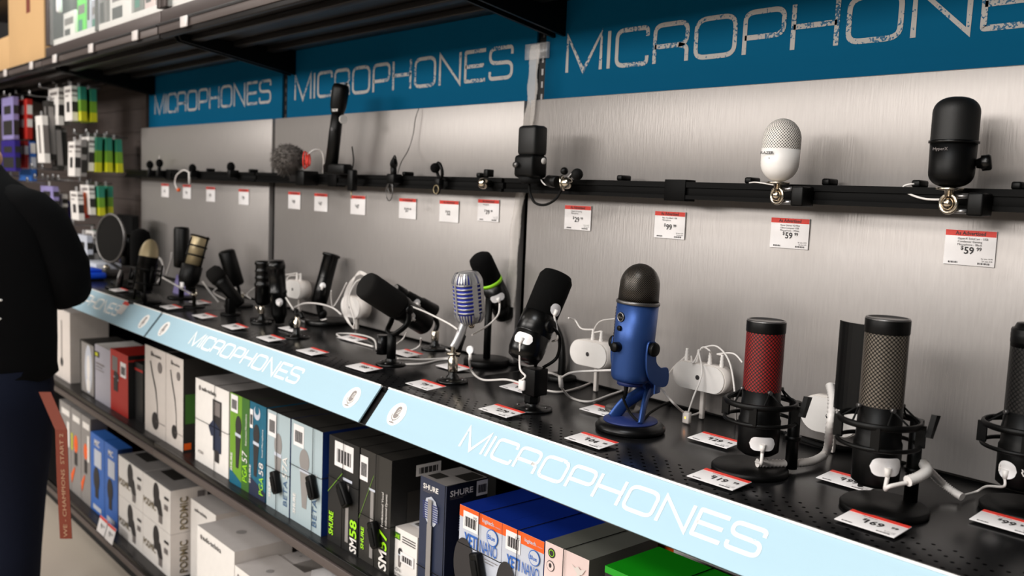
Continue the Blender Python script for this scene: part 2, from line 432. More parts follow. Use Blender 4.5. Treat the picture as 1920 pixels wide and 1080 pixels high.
# grooved dark wood panelling of the accessory bays
mb = MB()
for k in range(9):
    z = ZD + 0.005 + k * 0.0985
    mb.box((-9.0, 1.425, z), (-4.0, 1.45, z + 0.0965), 'slat')
mb.box((-9.0, 1.45, ZD), (-4.0, 1.465, H + 0.45), 'dark_gap')
struct('trim_1', mb)

PLACE = ['at the far left', 'behind the accessories', 'in the far bay', 'left', 'middle', 'right', 'at the right edge']
def panel(name, x0, x1, z0, z1, label):
    m = MB(); m.box((x0, YW, z0), (x1, YW + 0.018, z1), 'metal', 0.0015)
    o = m.build(name, None, ((x0 + x1) / 2, YW, z0)); tag(o, label, 'panel', None); return o
w3 = {3: 'left', 4: 'middle', 5: 'right', 6: 'far right'}
for i in (3, 4, 5, 6):
    panel('metal_panel', BX[i] + (0.011 if i > 3 else 0.015), BX[i + 1] - 0.0105, H + 0.020, H + 0.2095, 'brushed metal panel under the %s blue sign, above the black rail' % w3[i])
    panel('metal_panel', BX[i] + 0.015, BX[i + 1] - 0.012 - (0.014 if i == 3 else 0), ZD + 0.004, H + 0.018, 'large brushed metal panel below the black rail in the %s bay' % w3[i])
# slotted uprights between the bays
for i in (3, 4, 5, 6):
    m = MB(); x = BX[i]; m.box((x - 0.016, 1.436, 0.0), (x + 0.016, 1.47, 2.35), 'black')
    for k in range(30): m.box((x - 0.003, 1.4352, ZD + 0.05 + k * 0.028), (x + 0.003, 1.437, ZD + 0.064 + k * 0.028), 'grey_metal')
    o = m.build('upright_post', None, (x, 1.45, 0)); tag(o, 'black slotted upright at the %s end of the %s bay' % ('left', w3[i]), 'post')

# blue header signs
SG = {3: (-3.975, -2.780, -3.910, 1.052), 4: (-2.745, -1.558, -2.695, 1.058), 5: (-1.527, -0.335, -1.461, 1.058), 6: (-0.305, 0.885, -0.24, 1.058)}
for i, (x0, x1, tx, tw) in SG.items():
    t = thing('header_sign', 'blue sign reading MICROPHONES in worn white letters, %s one of the row' % {3: 'smallest leftmost', 4: 'middle', 5: 'largest right-hand', 6: 'cut off rightmost'}[i], 'sign', ((x0 + x1) / 2, 1.435, H + 0.2))
    sb = MB().box((x0, 1.430, H + 0.200), (x1, 1.436, H + 0.4245), 'teal').build('sign_board', t, t.location)
    m = MB(); stroke_text(m, 'MICROPHONES', (tx, 1.4294, H + 0.269), (1, 0, 0), (0, 0, 1), tw, 0.077, 'worn_letter', 0.118, 0.13); m.build('lettering', sb, t.location)

# rail with its clips
tabs = {3: [(395, 320), (475, 326)], 4: [(560, 322), (905, 330), (765, 327)], 5: [(1170, 333), (1411, 338), (1556, 344), (1725, 347), (1912, 354)], 6: []}
for i in (3, 4, 5, 6):
    x0, x1 = BX[i] + (0.0 if i == 3 else 0.004), BX[i + 1] - 0.006
    t = thing('mounting_rail', 'black metal rail carrying clipped microphones in the %s bay' % w3[i], 'rail', ((x0 + x1) / 2, 1.36, H))
    m = MB(); m.box((x0, 1.335, H + 0.003), (x1, YW - 0.001, H + 0.034), 'rail_black', 0.002)
    m.box((x0, 1.331, H + 0.024), (x1, 1.336, H + 0.034), 'rail_black'); m.box((x0, 1.331, H + 0.003), (x1, 1.336, H + 0.010), 'rail_black')
    jx = A(1265, 355, y=1.33).x - 1.2196 * (5 - i); m.box((jx - 0.024, 1.3295, H - 0.001), (jx + 0.024, 1.36, H + 0.038), 'rail_black', 0.001)
    m.build('rail_bar', t, t.location)
    for px, py in tabs[i]:
        p = A(px, py, y=1.36); m = MB(); m.box((p.x - 0.007, 1.345, H + 0.034), (p.x + 0.007, 1.375, H + 0.045), 'black', 0.003); m.build('rail_clip', t, t.location)

# display decks, box shelves and bottom shelves, one set per bay
DX = [-7.6, -6.4, -5.15, -3.90, -2.692, -1.4925, -0.285, 0.93]
w2 = ['far left', 'second from the left', 'behind the person', 'left', 'middle', 'right', 'rightmost']
for i in range(1, 7):
    x0, x1 = DX[i] + 0.001, DX[i + 1] - 0.001
    t = thing('display_shelf', 'glossy black perforated display shelf holding microphones, %s bay' % ['', 'most distant', 'distant left', 'third from the right', 'second from the right', 'nearest', 'off to the right'][i], 'shelf', ((x0 + x1) / 2, 1.2, ZD - 0.03))
    MB().box((x0, 1.012, ZD - 0.022), (x1, 1.40, ZD), 'deck', 0.0015).build('deck_board', t, t.location)
    m = MB(); m.box((x0, 1.004, ZD - 0.030), (x1, 1.012, ZD + 0.003), 'black_gloss', 0.0015)
    m.prism([(x0, 1.010, ZD - 0.002), (x0, 0.958, ZD - 0.068), (x0, 0.962, ZD - 0.072), (x0, 1.014, ZD - 0.012)], (x1 - x0, 0, 0), 'shelf_grey'); m.build('front_lip', t, t.location)
    for nm, z, ya, what in (('box_shelf', ZM, 0.985, 'black middle shelf stocked with microphone boxes'), ('bottom_shelf', ZB, 0.985, 'black lowest shelf stocked with boxes')):
        t = thing(nm, what + ', %s bay' % ['', 'most distant', 'distant left', 'third from the right', 'second from the right', 'nearest', 'off to the right'][i], 'shelf', ((x0 + x1) / 2, 1.2, z - 0.03))
        MB().box((x0, ya + 0.006, z - 0.022), (x1, 1.45, z - 0.0005), 'shelf_grey').build('shelf_board', t, t.location)
        m = MB(); m.box((x0, ya - 0.002, z - 0.018), (x1, ya + 0.006, z - 0.0005), 'black_metal', 0.001); m.box((x0, ya - 0.006, z - 0.040), (x1, ya + 0.006, z - 0.020), 'fascia', 0.001); m.build('front_lip', t, t.location)
    m = MB(); m.box((x0, 1.04, 0.0), (x1, 1.06, ZB - 0.04), 'dark_gap'); o = m.build('kick_plate', None, ((x0 + x1) / 2, 1.05, 0)); o['kind'] = 'structure'; o.name = 'trim_%d' % (i + 1)

# slanted light-blue edge strips
sd = Vector((0, 0.954 - 1.007, -0.463 + 0.396)); SL = sd.length; sdn = sd.normalized(); sn = Vector((0, -sdn.z, sdn.y)) * -1   # outward
if sn.y > 0: sn = -sn
STR = {1: (-6.35, -5.10, -6.04), 2: (-5.06, -3.885, -4.78), 3: (-3.865, -2.683, -3.572), 4: (-2.668, -1.506, -2.392), 5: (-1.479, -0.300, -1.207), 6: (-0.273, 0.90, 0.0)}
def sp(x, v, e): return Vector((x, 1.007, ZD)) + sdn * v + sn * e
for i, (x0, x1, tx) in STR.items():
    t = thing('edge_sign', 'slanted light blue shelf strip reading MICROPHONES, %s bay' % ['', 'most distant', 'distant left', 'third from the right', 'second from the right', 'nearest', 'off to the right'][i], 'sign', ((x0 + x1) / 2, 0.98, ZD - 0.07))
    m = MB(); v = [sp(x, v_, e) for x in (x0, x1) for v_ in (0.003, SL + 0.001) for e in (0.004, 0.007)]
    m.hexa([v[2], v[6], v[4], v[0], v[3], v[7], v[5], v[1]], 'strip_blue')
    v = [sp(x, v_, e) for x in (x0, x1) for v_ in (0.0, 0.003) for e in (0.003, 0.009)]; m.hexa([v[2], v[6], v[4], v[0], v[3], v[7], v[5], v[1]], 'strip_white')
    sb = m.build('strip_panel', t, t.location)
    m = MB(); stroke_text(m, 'MICROPHONES', sp(tx, 0.0605, 0.0075), (1, 0, 0), -sdn, 0.602, 0.0385, 'worn_strip', 0.150, 0.12); m.build('lettering', sb, t.location)
    for cx in (x0 + 0.069 if i == 5 else x0 + 0.079, x1 - 0.066):
        m = MB(); m.lathe([(0.0245, 0.0072), (0.0245, 0.0076)], 'strip_white', sp(cx, 0.045, 0), sn, 32)
        U = Vector((1, 0, 0)); V = -sdn; o = sp(cx, 0.045, 0.0079)
        def P(u, w): return o + U * (u * 0.001) + V * (w * 0.001)
        def ribbon(pts, w):
            for a, b in zip(pts[:-1], pts[1:]):
                a = Vector(a); b = Vector(b); d = (b - a).normalized(); n = Vector((-d.y, d.x)) * w / 2; a -= d * w * 0.2; b += d * w * 0.2
                m.f([m.v(P(*(a - n))), m.v(P(*(b - n))), m.v(P(*(b + n))), m.v(P(*(a + n)))], 'icon_grey')
        cap = [(7.6 * math.cos(a), 9 + 7.6 * math.sin(a)) for a in [math.pi * k / 8 for k in range(9)]] + [(7.6 * math.cos(a), -2 + 7.6 * math.sin(a)) for a in [math.pi + math.pi * k / 8 for k in range(9)]]
        m.f([m.v(P(*q)) for q in cap], 'icon_grey')
        ribbon([(11.2 * math.cos(a), -2 + 11.2 * math.sin(a)) for a in [math.pi + math.pi * k / 10 for k in range(11)]], 1.7)
        ribbon([(0, -13), (0, -18)], 2.0); ribbon([(-7, -18.5), (7, -18.5)], 2.2)
        for k in range(4):
            w = 1.0; y = 0.5 + 3 * k; q = [(-1, y), (9, y), (9, y + w), (-1, y + w)]; m.f([m.v(P(*a) + sn * 0.0003) for a in q], 'strip_white')
        m.build('microphone_icon', t, t.location)
# torn red and white sticker on the seam of the far strip
m = MB(); v = [sp(x, v_, e) for x in (-2.985, -2.935) for v_ in (0.008, 0.05) for e in (0.0082, 0.0090)]; m.hexa([v[2], v[6], v[4], v[0], v[3], v[7], v[5], v[1]], 'tag_white')
v = [sp(x, v_, e) for x in (-2.985, -2.935) for v_ in (0.004, 0.016) for e in (0.0092, 0.0096)]; m.hexa([v[2], v[6], v[4], v[0], v[3], v[7], v[5], v[1]], 'red')
o = m.build('shelf_sticker', None, sp(-2.96, 0.03, 0.006)); tag(o, 'small white sticker with red top stuck on the distant blue strip', 'sticker')

# overhead shelf with ticket channel
for i in range(1, 7):
    x0, x1 = BX[i] + 0.006 + (0.055 if i >= 3 else 0), BX[i + 1] - 0.006 + (0.055 if i >= 2 else 0)
    t = thing('overhead_shelf', 'dark overhead shelf with ticket channel, %s' % {1: 'most distant section', 2: 'section above the hanging accessories', 3: 'section above the left blue sign', 4: 'section above the middle blue sign', 5: 'section above the right blue sign', 6: 'section off to the right'}[i], 'shelf', ((x0 + x1) / 2, 1.2, H + 0.40))
    m = MB(); m.box((x0, 1.012, H + 0.425), (x1, 1.465, H + 0.447), 'shelf_grey')
    for yy in (1.09, 1.22, 1.33): m.box((x0, yy, H + 0.408), (x1, yy + 0.03, H + 0.425), 'shelf_grey', 0.003)
    m.build('shelf_board', t, t.location)
    m = MB(); m.box((x0, 1.004, H + 0.404), (x1, 1.018, H + 0.449), 'shelf_grey', 0.002); m.box((x0, 0.999, H + 0.416), (x1, 1.004, H + 0.440), 'fascia', 0.001); m.box((x0, 0.996, H + 0.437), (x1, 1.004, H + 0.442), 'shelf_grey'); m.build('ticket_channel', t, t.location)
    for xx in (x0 + 0.01, x1 - 0.01):
        m = MB(); m.prism([(xx - 0.004, 1.45, H + 0.425), (xx - 0.004, 1.05, H + 0.425), (xx - 0.004, 1.06, H + 0.405), (xx - 0.004, 1.45, H + 0.345)], (0.008, 0, 0), 'black'); m.build('bracket', t, t.location)
    for px, py in {2: [(12, 137), (61, 126)], 3: [(105, 112), (173, 95), (256, 70)], 4: [(348, 43)]}.get(i, []):
        p = A(px, py, y=0.996); m = MB(); m.box((p.x - 0.022, 0.988, H + 0.412), (p.x + 0.022, 0.995, H + 0.442), 'clip_clear', 0.003); m.build('ticket_clip', t, t.location)

# glass cabinets standing on the overhead shelf
def cabinet(x0, x1, label):
    z0, z1, y0, y1 = H + 0.45, H + 1.0, 1.012, 1.42
    t = thing('glass_cabinet', label, 'cabinet', ((x0 + x1) / 2, 1.2, z0)); L = t.location
    m = MB(); m.box((x0, y1 - 0.01, z0), (x1, y1, z1), 'box_grey'); m.box((x0, y0 + 0.02, z0), (x1, y1 - 0.01, z0 + 0.035), 'white'); m.box((x0, y0, z1 - 0.02), (x1, y1, z1), 'cab_frame')
    m.box((x0, y0 + 0.02, z0 + 0.035), (x0 + 0.012, y1 - 0.01, z1 - 0.02), 'shelf_grey'); m.box((x1 - 0.012, y0 + 0.02, z0 + 0.035), (x1, y1 - 0.01, z1 - 0.02), 'shelf_grey'); m.build('cabinet_body', t, L)
    m = MB(); m.box((x0, y0, z0), (x1, y0 + 0.02, z0 + 0.036), 'cab_frame', 0.002); m.box((x0, y0, z1 - 0.05), (x1, y0 + 0.02, z1), 'cab_frame', 0.002)
    for xa, xb in ((x0, x0 + 0.03), (x1 - 0.03, x1)): m.box((xa, y0, z0 + 0.045), (xb, y0 + 0.02, z1 - 0.05), 'cab_frame', 0.002)
    m.build('door_frame', t, L)
    MB().box((x0 + 0.02, y0 + 0.021, z0 + 0.035), (x1 - 0.02, y0 + 0.03, z0 + 0.066), 'white').build('inner_sill', t, L)
    MB().box((x0 + 0.03, y0 + 0.008, z0 + 0.045), (x1 - 0.03, y0 + 0.012, z1 - 0.05), 'glass').build('glass_pane', t, L)
    MB().box((x0 + 0.55, y0 + 0.014, z0 + 0.045), (x0 + 0.57, y0 + 0.02, z1 - 0.05), 'grey_metal').build('door_divider', t, L)
cabinet(-3.915, -2.725, 'lit glass cabinet at top left full of small packaged goods')
cabinet(-2.718, -1.53, 'glass cabinet above the ticket channel, only its lower corner in view')
area('cabinet_lamp', (-3.3, 1.12, H + 0.96), (-3.3, 1.3, H + 0.5), 1.0, 0.04, 16, (0.93, 1, 1))
area('cabinet_lamp', (-2.1, 1.12, H + 0.96), (-2.1, 1.3, H + 0.5), 1.0, 0.04, 8, (0.93, 1, 1))
m = MB(); m.box((0, 0, 0), (0.02, 0.02, 0.2), 'white_gloss', 0.008); o = m.build('door_handle', None); o.location = A(104, 24, y=0.99); tag(o, 'white tubular handle on the glass cabinet door, lower end', 'handle')
cz = H + 0.486
gx = lambda px: A(px, 45, y=1.05).x
goods = [('white', 118, 139, 0.10, 0.125, 'small white carton lowest left inside the glass cabinet'), ('vivid_green2', 144, 160, 0.08, 0.16, 'bright green carton inside the glass cabinet'),
         ('pale_grey', 162, 170, 0.1, 0.34, 'tall pale carton beside the green one in the cabinet'),
         ('pale_grey2', 171, 181, 0.1, 0.13, 'small pale grey carton right of the tall pale one'),
         ('white', 205, 245, 0.1, 0.155, 'white carton in the middle of the cabinet, lower of two'), ('white_gloss', 200, 246, 0.1, 0.16, 'glossy white carton stacked on another in the cabinet'),
         ('box_grey', 185, 198, 0.08, 0.22, 'narrow grey upright carton in the cabinet'), ('grey_green', 250, 268, 0.1, 0.26, 'olive grey carton near the right end of the cabinet'), ('pink', 270, 290, 0.1, 0.28, 'pale pink carton at the right end of the cabinet'),
         ('pack_teal', 331, 342, 0.1, 0.2, 'teal carton at the left end of the second cabinet'), ('white', 345, 370, 0.1, 0.24, 'white carton beside the teal one in the second cabinet'), ('pale_grey', 380, 410, 0.1, 0.2, 'pale carton third from the left in the second cabinet')]
mat('vivid_green2', '#5ee04a', 0.5)
for k, (c, pa, pb_, d, h, lab) in enumerate(goods):
    x = gx(pa); y = 1.052; w = gx(pb_) - x; z = cz if 'stacked' not in lab else cz + 0.157
    m = MB(); m.box((x, y, z), (x + w, y + d, z + h), c, 0.001); m.box((x + w * 0.12, y - 0.0006, z + h * 0.62), (x + w * 0.88, y - 0.0001, z + h * 0.82), 'print_grey'); m.box((x + w * 0.12, y - 0.0006, z + h * 0.2), (x + w * 0.6, y - 0.0001, z + h * 0.5), 'pack_teal' if k % 2 else 'print')
    o = m.build('carton', None, (x + w / 2, y + d / 2, z)); tag(o, lab, 'box', 'cartons in the glass cabinets')
# cardboard carton and clutter on the overhead shelf at far left
pl, pr = A(17, 130, y=1.03), A(83, 112, y=1.03)
m = MB(); m.box((pl.x, 1.03, H + 0.45), (pr.x - 0.005, 1.36, H + 1.0), 'cardboard', 0.004); m.box((pl.x + 0.30, 1.0295, H + 0.66), (pl.x + 0.36, 1.03, H + 1.0), 'dark_orange')  # dark upright strip is a shadow painted on the carton front
o = m.build('cardboard_box', None, (pl.x, 1.1, H + 0.45)); tag(o, 'tall plain cardboard box on the overhead shelf at top left', 'box')
m = MB(); m.box((pl.x - 0.75, 1.06, H + 0.45), (pl.x - 0.03, 1.36, H + 0.62), 'cardboard', 0.004); o = m.build('cardboard_box', None, (pl.x - .4, 1.1, H + 0.45)); tag(o, 'low cardboard box at the left frame edge, beside the tall one', 'box')
m = MB(); m.box((pl.x - 0.75, 1.02, H + 0.76), (pl.x - 0.02, 1.4, H + 0.80), 'black_metal'); m.box((pl.x - 0.72, 1.38, H + 0.45), (pl.x - 0.68, 1.4, H + 1.1), 'black_metal'); o = m.build('wire_rack', None, (pl.x - .4, 1.2, H + 0.45)); tag(o, 'black rack above the low cardboard box at top left', 'rack')

# hanging clear plastic strip between middle and right bays
m = MB(); P = [(1005, 84), (1000, 140), (998, 186), (990, 240), (984, 330), (978, 355), (968, 420), (962, 500), (957, 575)]
W = [A(x, y, y=YW - 0.006) for x, y in P]
W2 = catmull(W, 6)
for k in range(len(W2) - 1):
    w = 0.015 + 0.002 * math.sin(k * 0.9); a, b = W2[k], W2[k + 1]
    m.hexa([(a.x - w, a.y - 0.002, a.z), (a.x + w, a.y - 0.002, a.z), (a.x + w, a.y, a.z), (a.x - w, a.y, a.z), (b.x - w, b.y - 0.002, b.z), (b.x + w, b.y - 0.002, b.z), (b.x + w, b.y, b.z), (b.x - w, b.y, b.z)][::1], 'tape')
o = m.build('clip_strip', None, W[-1]); tag(o, 'crumpled clear plastic strip hanging over the seam of the right bay', 'strip')
m = MB(); a = A(987, 84, y=1.424); m.box((a.x, 1.420, a.z - 0.035), (a.x + 0.075, 1.4275, a.z), 'clear', 0.001); o = m.build('sign_holder', None, a); tag(o, 'clear plastic clip on the right end of the middle blue sign', 'clip')

# ---------------- price tags ----------------
def price_tag(name, W_, D_, head, lines, price, cents, label, loc, tilt, rz=0, group=None, sub=True):
    m = MB(); w, h = W_, D_; m.box((-w / 2, -0.0012, 0), (w / 2, 0, h), 'tag_white', 0.0003)
    e = -0.0016; hb = h * 0.17
    m.box((-w / 2 + 0.0005, e, h - hb), (w / 2 - 0.0005, e + 0.0004, h - 0.0005), 'red')
    e2 = e - 0.0002
    if head: m.text(head, (0, e2, h - hb * 0.82), hb * 0.85, 'print', bold=True, align='c')
    for k, s in enumerate(lines): m.text(s, (-w * 0.24, e2, h - hb - h * (0.10 + 0.085 * k)), h * 0.085, 'print')
    ps = 0.28 if head else 0.38
    m.text('$', (-w * 0.17, e2, h * (0.33 + ps * 0.4)), h * ps * 0.55, 'print', bold=True); m.text(price, (-w * 0.10, e2, h * 0.33), h * ps, 'print', bold=True)
    m.text(cents, (-w * 0.10 + len(price) * h * ps * 0.60, e2, h * (0.33 + ps * 0.35)), h * ps * 0.5, 'print', bold=True)
    if sub:
        for sgn, n in ((-1, 9), (1, 11)):
            for k in range(n):
                x = sgn * w * 0.30 + (k - n / 2) * 0.0016; m.box((x, e2, h * 0.05), (x + 0.0006 + 0.0005 * (k % 3 == 0), e2 + 0.0002, h * 0.10), 'print')
        m.text('4yr plan 14.99', (w * 0.46, e2, h * 0.20), h * 0.055, 'print', align='r'); m.text('2yr plan 8.99', (w * 0.46, e2, h * 0.13), h * 0.055, 'print', align='r')
    o = m.build('price_tag', None); o.location = loc; o.rotation_euler = (tilt, 0, rz); tag(o, label, 'price tag', group); return o
WT = [(1774, 429, 0.073, '59', '99', ['HyperX SoloCast - USB', 'Condenser Gaming', 'Microphone - Black'], 'nearest wall price tag, under the black capsule microphone'),
      (1447, 407, 0.074, '59', '99', ['Razer Seiren V3 Mini', 'Ultra-Compact USB', 'Microphone - White'], 'wall price tag under the white capsule microphone'),
      (1229, 395, 0.074, '99', '99', ['Blue Yeti Black USB', 'Microphone'], 'wall price tag reading 99.99, above right of the blue microphone'),
      (1060, 384, 0.078, '29', '99', ['Insignia Streaming', 'Microphone'], 'wall price tag reading 29.99, first in the right bay'),
      (897, 373, 0.078, '39', '99', ['Microphone'], 'wall price tag beneath the chrome clamp ball of the middle bay'),
      (825, 375, 0.078, '32', '', [''], 'wall price tag beneath the black ring headset'),
      (749, 371, 0.078, '37', '99', [''], 'wall price tag beneath the tangled grey wire loops'),
      (658, 366, 0.078, '47', '', [''], 'wall price tag half covered by the black wireless transmitter'),
      (590, 362, 0.078, '47', '', [''], 'wall price tag under the tall black recorder, second in the middle bay'),
      (541, 359, 0.078, '49', '', [''], 'wall price tag under the furry windscreen, first in the middle bay'),
      (448, 354, 0.078, '79', '', [''], 'wall price tag nearest the middle bay, rightmost in the left bay'),
      (387, 350, 0.078, '59', '', [''], 'wall price tag in the left bay, third from its left edge'),
      (343, 346, 0.078, '99', '', [''], 'wall price tag in the left bay behind a hanging white cable'),
      (303, 344, 0.078, '19', '', [''], 'leftmost wall price tag, close to the dark slatted wall')]
for px, py, w, p, c, L, lab in WT:
    q = A(px, py, y=YW - 0.002); far = depth(q) > 2.2
    hh = 0.052 if not far else 0.054
    price_tag('price_tag', w, hh, 'As Advertised', [l for l in L if l], p, c, lab, (q.x + w / 2, YW - 0.0015, q.z - hh), 0, 0, 'price tags on the metal panels', not far)
DT = [(1890, 985, '99', 'deck price tag at the lower right corner of the view'), (1635, 985, '169', 'deck price tag in front of the grey microphone, on the shelf edge'), (1591, 905, '199', 'deck price tag reading 199, left of the grey microphone base'),
      (1347, 902, '119', 'deck price tag reading 119, in front of the red microphone'), (1340, 828, '129', 'deck price tag reading 129, left of the red microphone body'),
      (1108, 829, '104', 'deck price tag in front of the blue microphone base'), (1130, 773, '99', 'deck price tag half behind the blue microphone'), (940, 773, '279', 'deck price tag in front of the boxy stand of the black podcast microphone'),
      (975, 730, '149', 'deck price tag behind the boxy black stand'), (797, 724, '79', 'deck price tag in front of the chrome stand of the retro microphone'), (850, 690, '69', 'deck price tag behind the chrome stand of the retro microphone'),
      (682, 691, '399', 'deck price tag in front of the large black broadcast microphone'), (762, 664, '99', 'deck price tag under the tail of the large broadcast microphone'), (660, 636, '149', 'deck price tag beside the cable loop left of the broadcast microphone'),
      (585, 661, '59', 'deck price tag in front of the small empty stand'), (507, 636, '99', 'deck price tag in front of the black studio microphone, lower of two'), (548, 618, '89', 'deck price tag just behind the small empty stand'),
      (440, 614, '79', 'deck price tag in front of the slanted handheld microphone'), (383, 594, '99', 'deck price tag in front of the gold banded microphone'), (320, 577, '69', 'deck price tag in front of the gold topped microphone'), (222, 545, '49', 'farthest deck price tag, near the round pop filter'), (375, 568, '89', 'small deck price tag behind the gold banded microphone')]
for px, py, p, lab in DT:
    q = A(px, py, z=ZD + 0.003)
    price_tag('price_tag', 0.078, 0.046, '', ['Microphone'], p, '99', lab, (q.x, q.y - 0.022, ZD + 0.0035), -math.radians(86), random.uniform(-0.06, 0.06) if px < 900 else 0.0, 'price tags lying on the display shelf', depth(q) < 1.9)
# two ticket tags clipped to the bottom shelf edge
for px, py, lab in ((186, 985, 'left of two red-topped tickets clipped on the bottom shelf edge'), (201, 1000, 'right of two red-topped tickets clipped on the bottom shelf edge')):
    q = A(px, py, y=0.97); price_tag('price_tag', 0.078, 0.054, '', [], '19', '99', lab, (q.x, 0.974, q.z - 0.03), -0.25, 0, 'tickets on the bottom shelf edge', False)
# ---------------- microphones on the deck ----------------
def base(px, py): return A(px, py, z=ZD)
def X_(B, px, py, dx=0): return A(px, py, x=B.x + dx)
def puck(m, c, r, h, mt, mt2=None):
    c = Vector(c); m.lathe([(r * 0.97, 0), (r, 0.002), (r, h - 0.003), (r - 0.003, h, mt2 or mt), (0, h, mt2 or mt)], mt, c, seg=40); return m
def flange(t, B, r=0.036):
    m = MB(); m.lathe([(r, 0), (r, 0.004), (r * 0.85, 0.006), (0.014, 0.007), (0.013, 0.012), (0.009, 0.016), (0.009, 0.028)], 'black_gloss', B, seg=36)
    for k in range(4):
        a = k * math.pi / 2 + 0.5; m.lathe([(0.003, 0.006), (0.003, 0.008), (0, 0.0085)], 'grey_metal', B + Vector((math.cos(a) * r * 0.72, math.sin(a) * r * 0.72, 0)), seg=10)
    m.build('base_flange', t, t.location)
def plug_sticker(t, c, X, Z, w=0.030, h=0.016, name='plug_cover'):
    "white oval security cover with a usb plug"
    c = Vector(c); X = Vector(X).normalized(); Z = Vector(Z).normalized(); N = X.cross(Z).normalized(); m = MB(); pts = []
    for k in range(24):
        a = 2 * math.pi * k / 24; cx = (w - h) / 2 * (1 if math.cos(a) > 0 else -1); pts.append(c + X * (cx + h / 2 * math.cos(a)) + Z * (h / 2 * math.sin(a)))
    m.prism([p - N * 0.0005 for p in pts], N * 0.0022, 'white_gloss', True)
    m.build(name, t, t.location)
def cable(pts, label, r=0.0018, mt='cable_white', name='usb_cable', group=None, **k):
    m = MB(); m.tube(pts, r, mt, 8, 8, **k); o = m.build(name, None, pts[0]); tag(o, label, 'cable', group); return o

# --- blue side-address microphone (focus of the photo) ---
B = base(1181, 806); B += Vector((0, 0.0, 0))
t = thing('usb_microphone', 'metallic blue studio microphone with black dome grille on a round swivel base', 'microphone', B)
m = MB(); m.lathe([(0.056, 0), (0.060, 0.003), (0.060, 0.008), (0.055, 0.014, 'black_metal'), (0.047, 0.017, 'black_metal')], 'black_metal', B, seg=56); m.build('base_ring', t, B)
m = MB(); m.lathe([(0.047, 0.0165), (0.046, 0.0195), (0, 0.0195)], 'yeti_dark', B, seg=48); m.build('base_top', t, B)
lean = Vector((0.004, -0.002, 0)); bt = B + Vector((-0.003, -0.003, 0.085)); tp = B + Vector((0.004, 0.003, 0.289)); ax = (tp - bt).normalized()
R0 = 0.0345
m = MB(); m.lathe([(0, 0), (0.020, 0.000), (R0 * 0.86, 0.002), (R0 * 0.96, 0.007), (R0, 0.016), (R0 * 1.01, 0.070), (R0 * 1.03, 0.134)], 'yeti_blue', bt, ax, seg=64)
m.lathe([(0.022, -0.006), (0.022, 0.001)], 'yeti_dark', bt, ax, seg=32); bodyp = m.build('body_shell', t, B)
m = MB(); m.lathe([(R0 * 1.03, 0.134), (R0 * 1.08, 0.1345), (R0 * 1.08, 0.1385), (R0 * 1.02, 0.140)], 'grey_metal', bt, ax, seg=64, cap=False); m.build('trim_ring', t, B)
m = MB(); pr = [(R0 * 1.0, 0.1395), (R0 * 0.985, 0.160)]; 
for k in range(1, 10): a = k * math.pi / 18; pr.append((R0 * 0.985 * math.cos(a), 0.165 + 0.038 * math.sin(a)))
pr.append((0, 0.2035)); m.lathe(pr, 'yeti_mesh', bt, ax, seg=64); m.build('grille', t, B)
F = Vector((-0.30, -0.954, 0)).normalized()      # direction the badge side faces
def on_body(h, ang, rr_=R0 * 1.01):
    f = Vector((math.sin(ang), -math.cos(ang), 0)); return bt + ax * h + f * rr_, f
for h, ang, r, dp, nm, mt in ((0.113, -0.12, 0.0085, 0.0015, 'badge', 'black_metal'), (0.094, -0.12, 0.0045, 0.004, 'mute_button', 'black'), (0.062, -0.12, 0.0085, 0.012, 'volume_knob', 'black')):
    p, f = on_body(h, ang); m = MB(); m.lathe([(r, -0.002), (r, dp * 0.8), (r * 0.85, dp), (0, dp)], mt, p, f, seg=28)
    if nm == 'badge': m.torus(p + f * 0.0017, 0.0072, 0.0008, 'silver', f, 28, 6); m.text('Blue', p + f * 0.002 - Vector((0, 0, 0.002)), 0.005, 'silver', X=Vector((1, 0, 0)), Y=ax, align='c')
    m.build(nm, bodyp, B)
m = MB(); p, f = on_body(0.085, -1.15)
for k in range(14): m.lathe([(0.004, -0.001), (0.004, 0.0015), (0.002, 0.003)], 'black', bt + ax * (0.06 + k * 0.005) + f * R0, f, seg=10)
m.build('side_ribs', bodyp, B)
piv = bt + ax * 0.062
for sx in (-1, 1):
    xx = piv.x + sx * (R0 + 0.0045)
    prof = [(-0.010, 0.010), (0.0, 0.0135), (0.010, 0.010), (0.0125, 0.0), (0.0125, -0.022), (0.026, -0.034), (0.045, -0.037), (0.047, -0.063), (0.030, -0.068), (0.006, -0.058), (-0.008, -0.040), (-0.0125, -0.015)]
    m = MB(); cp = catmull([(xx - 0.002, piv.y + a, piv.z + b) for a, b in prof], 4, True); m.prism(cp, (0.004, 0, 0), 'yeti_blue', True); m.build('yoke_arm', t, B)
    m = MB(); m.lathe([(0.0115, 0), (0.0115, 0.007), (0.009, 0.009), (0, 0.0085)], 'black', (xx + sx * 0.002, piv.y, piv.z), (sx, 0, 0), 28)
    m.torus((xx + sx * 0.0065, piv.y, piv.z), 0.0112, 0.001, 'rubber', (1, 0, 0), 28, 6); m.build('pivot_knob', t, B)
m = MB(); n = 20; Rb = R0 + 0.0065
for k in range(n):
    a0, a1 = math.pi * k / n, math.pi * (k + 1) / n; q = []
    for rr_, zz in ((Rb, 0.024), (Rb, 0.050), (Rb - 0.003, 0.050), (Rb - 0.003, 0.024)):
        for a in (a0, a1): q.append(B + Vector((piv.x - B.x + rr_ * math.cos(a), 0.012 + rr_ * math.sin(a), zz + 0.045)))
    m.hexa([q[0], q[1], q[7], q[6], q[2], q[3], q[5], q[4]], 'yeti_blue')
m.build('yoke_band', t, B)
m = MB(); m.tube([B + Vector((0, 0.054, 0.088)), B + Vector((0, 0.050, 0.070)), B + Vector((0, 0.036, 0.062))], 0.014, 'yeti_blue', 14, 6, flat=0.6)
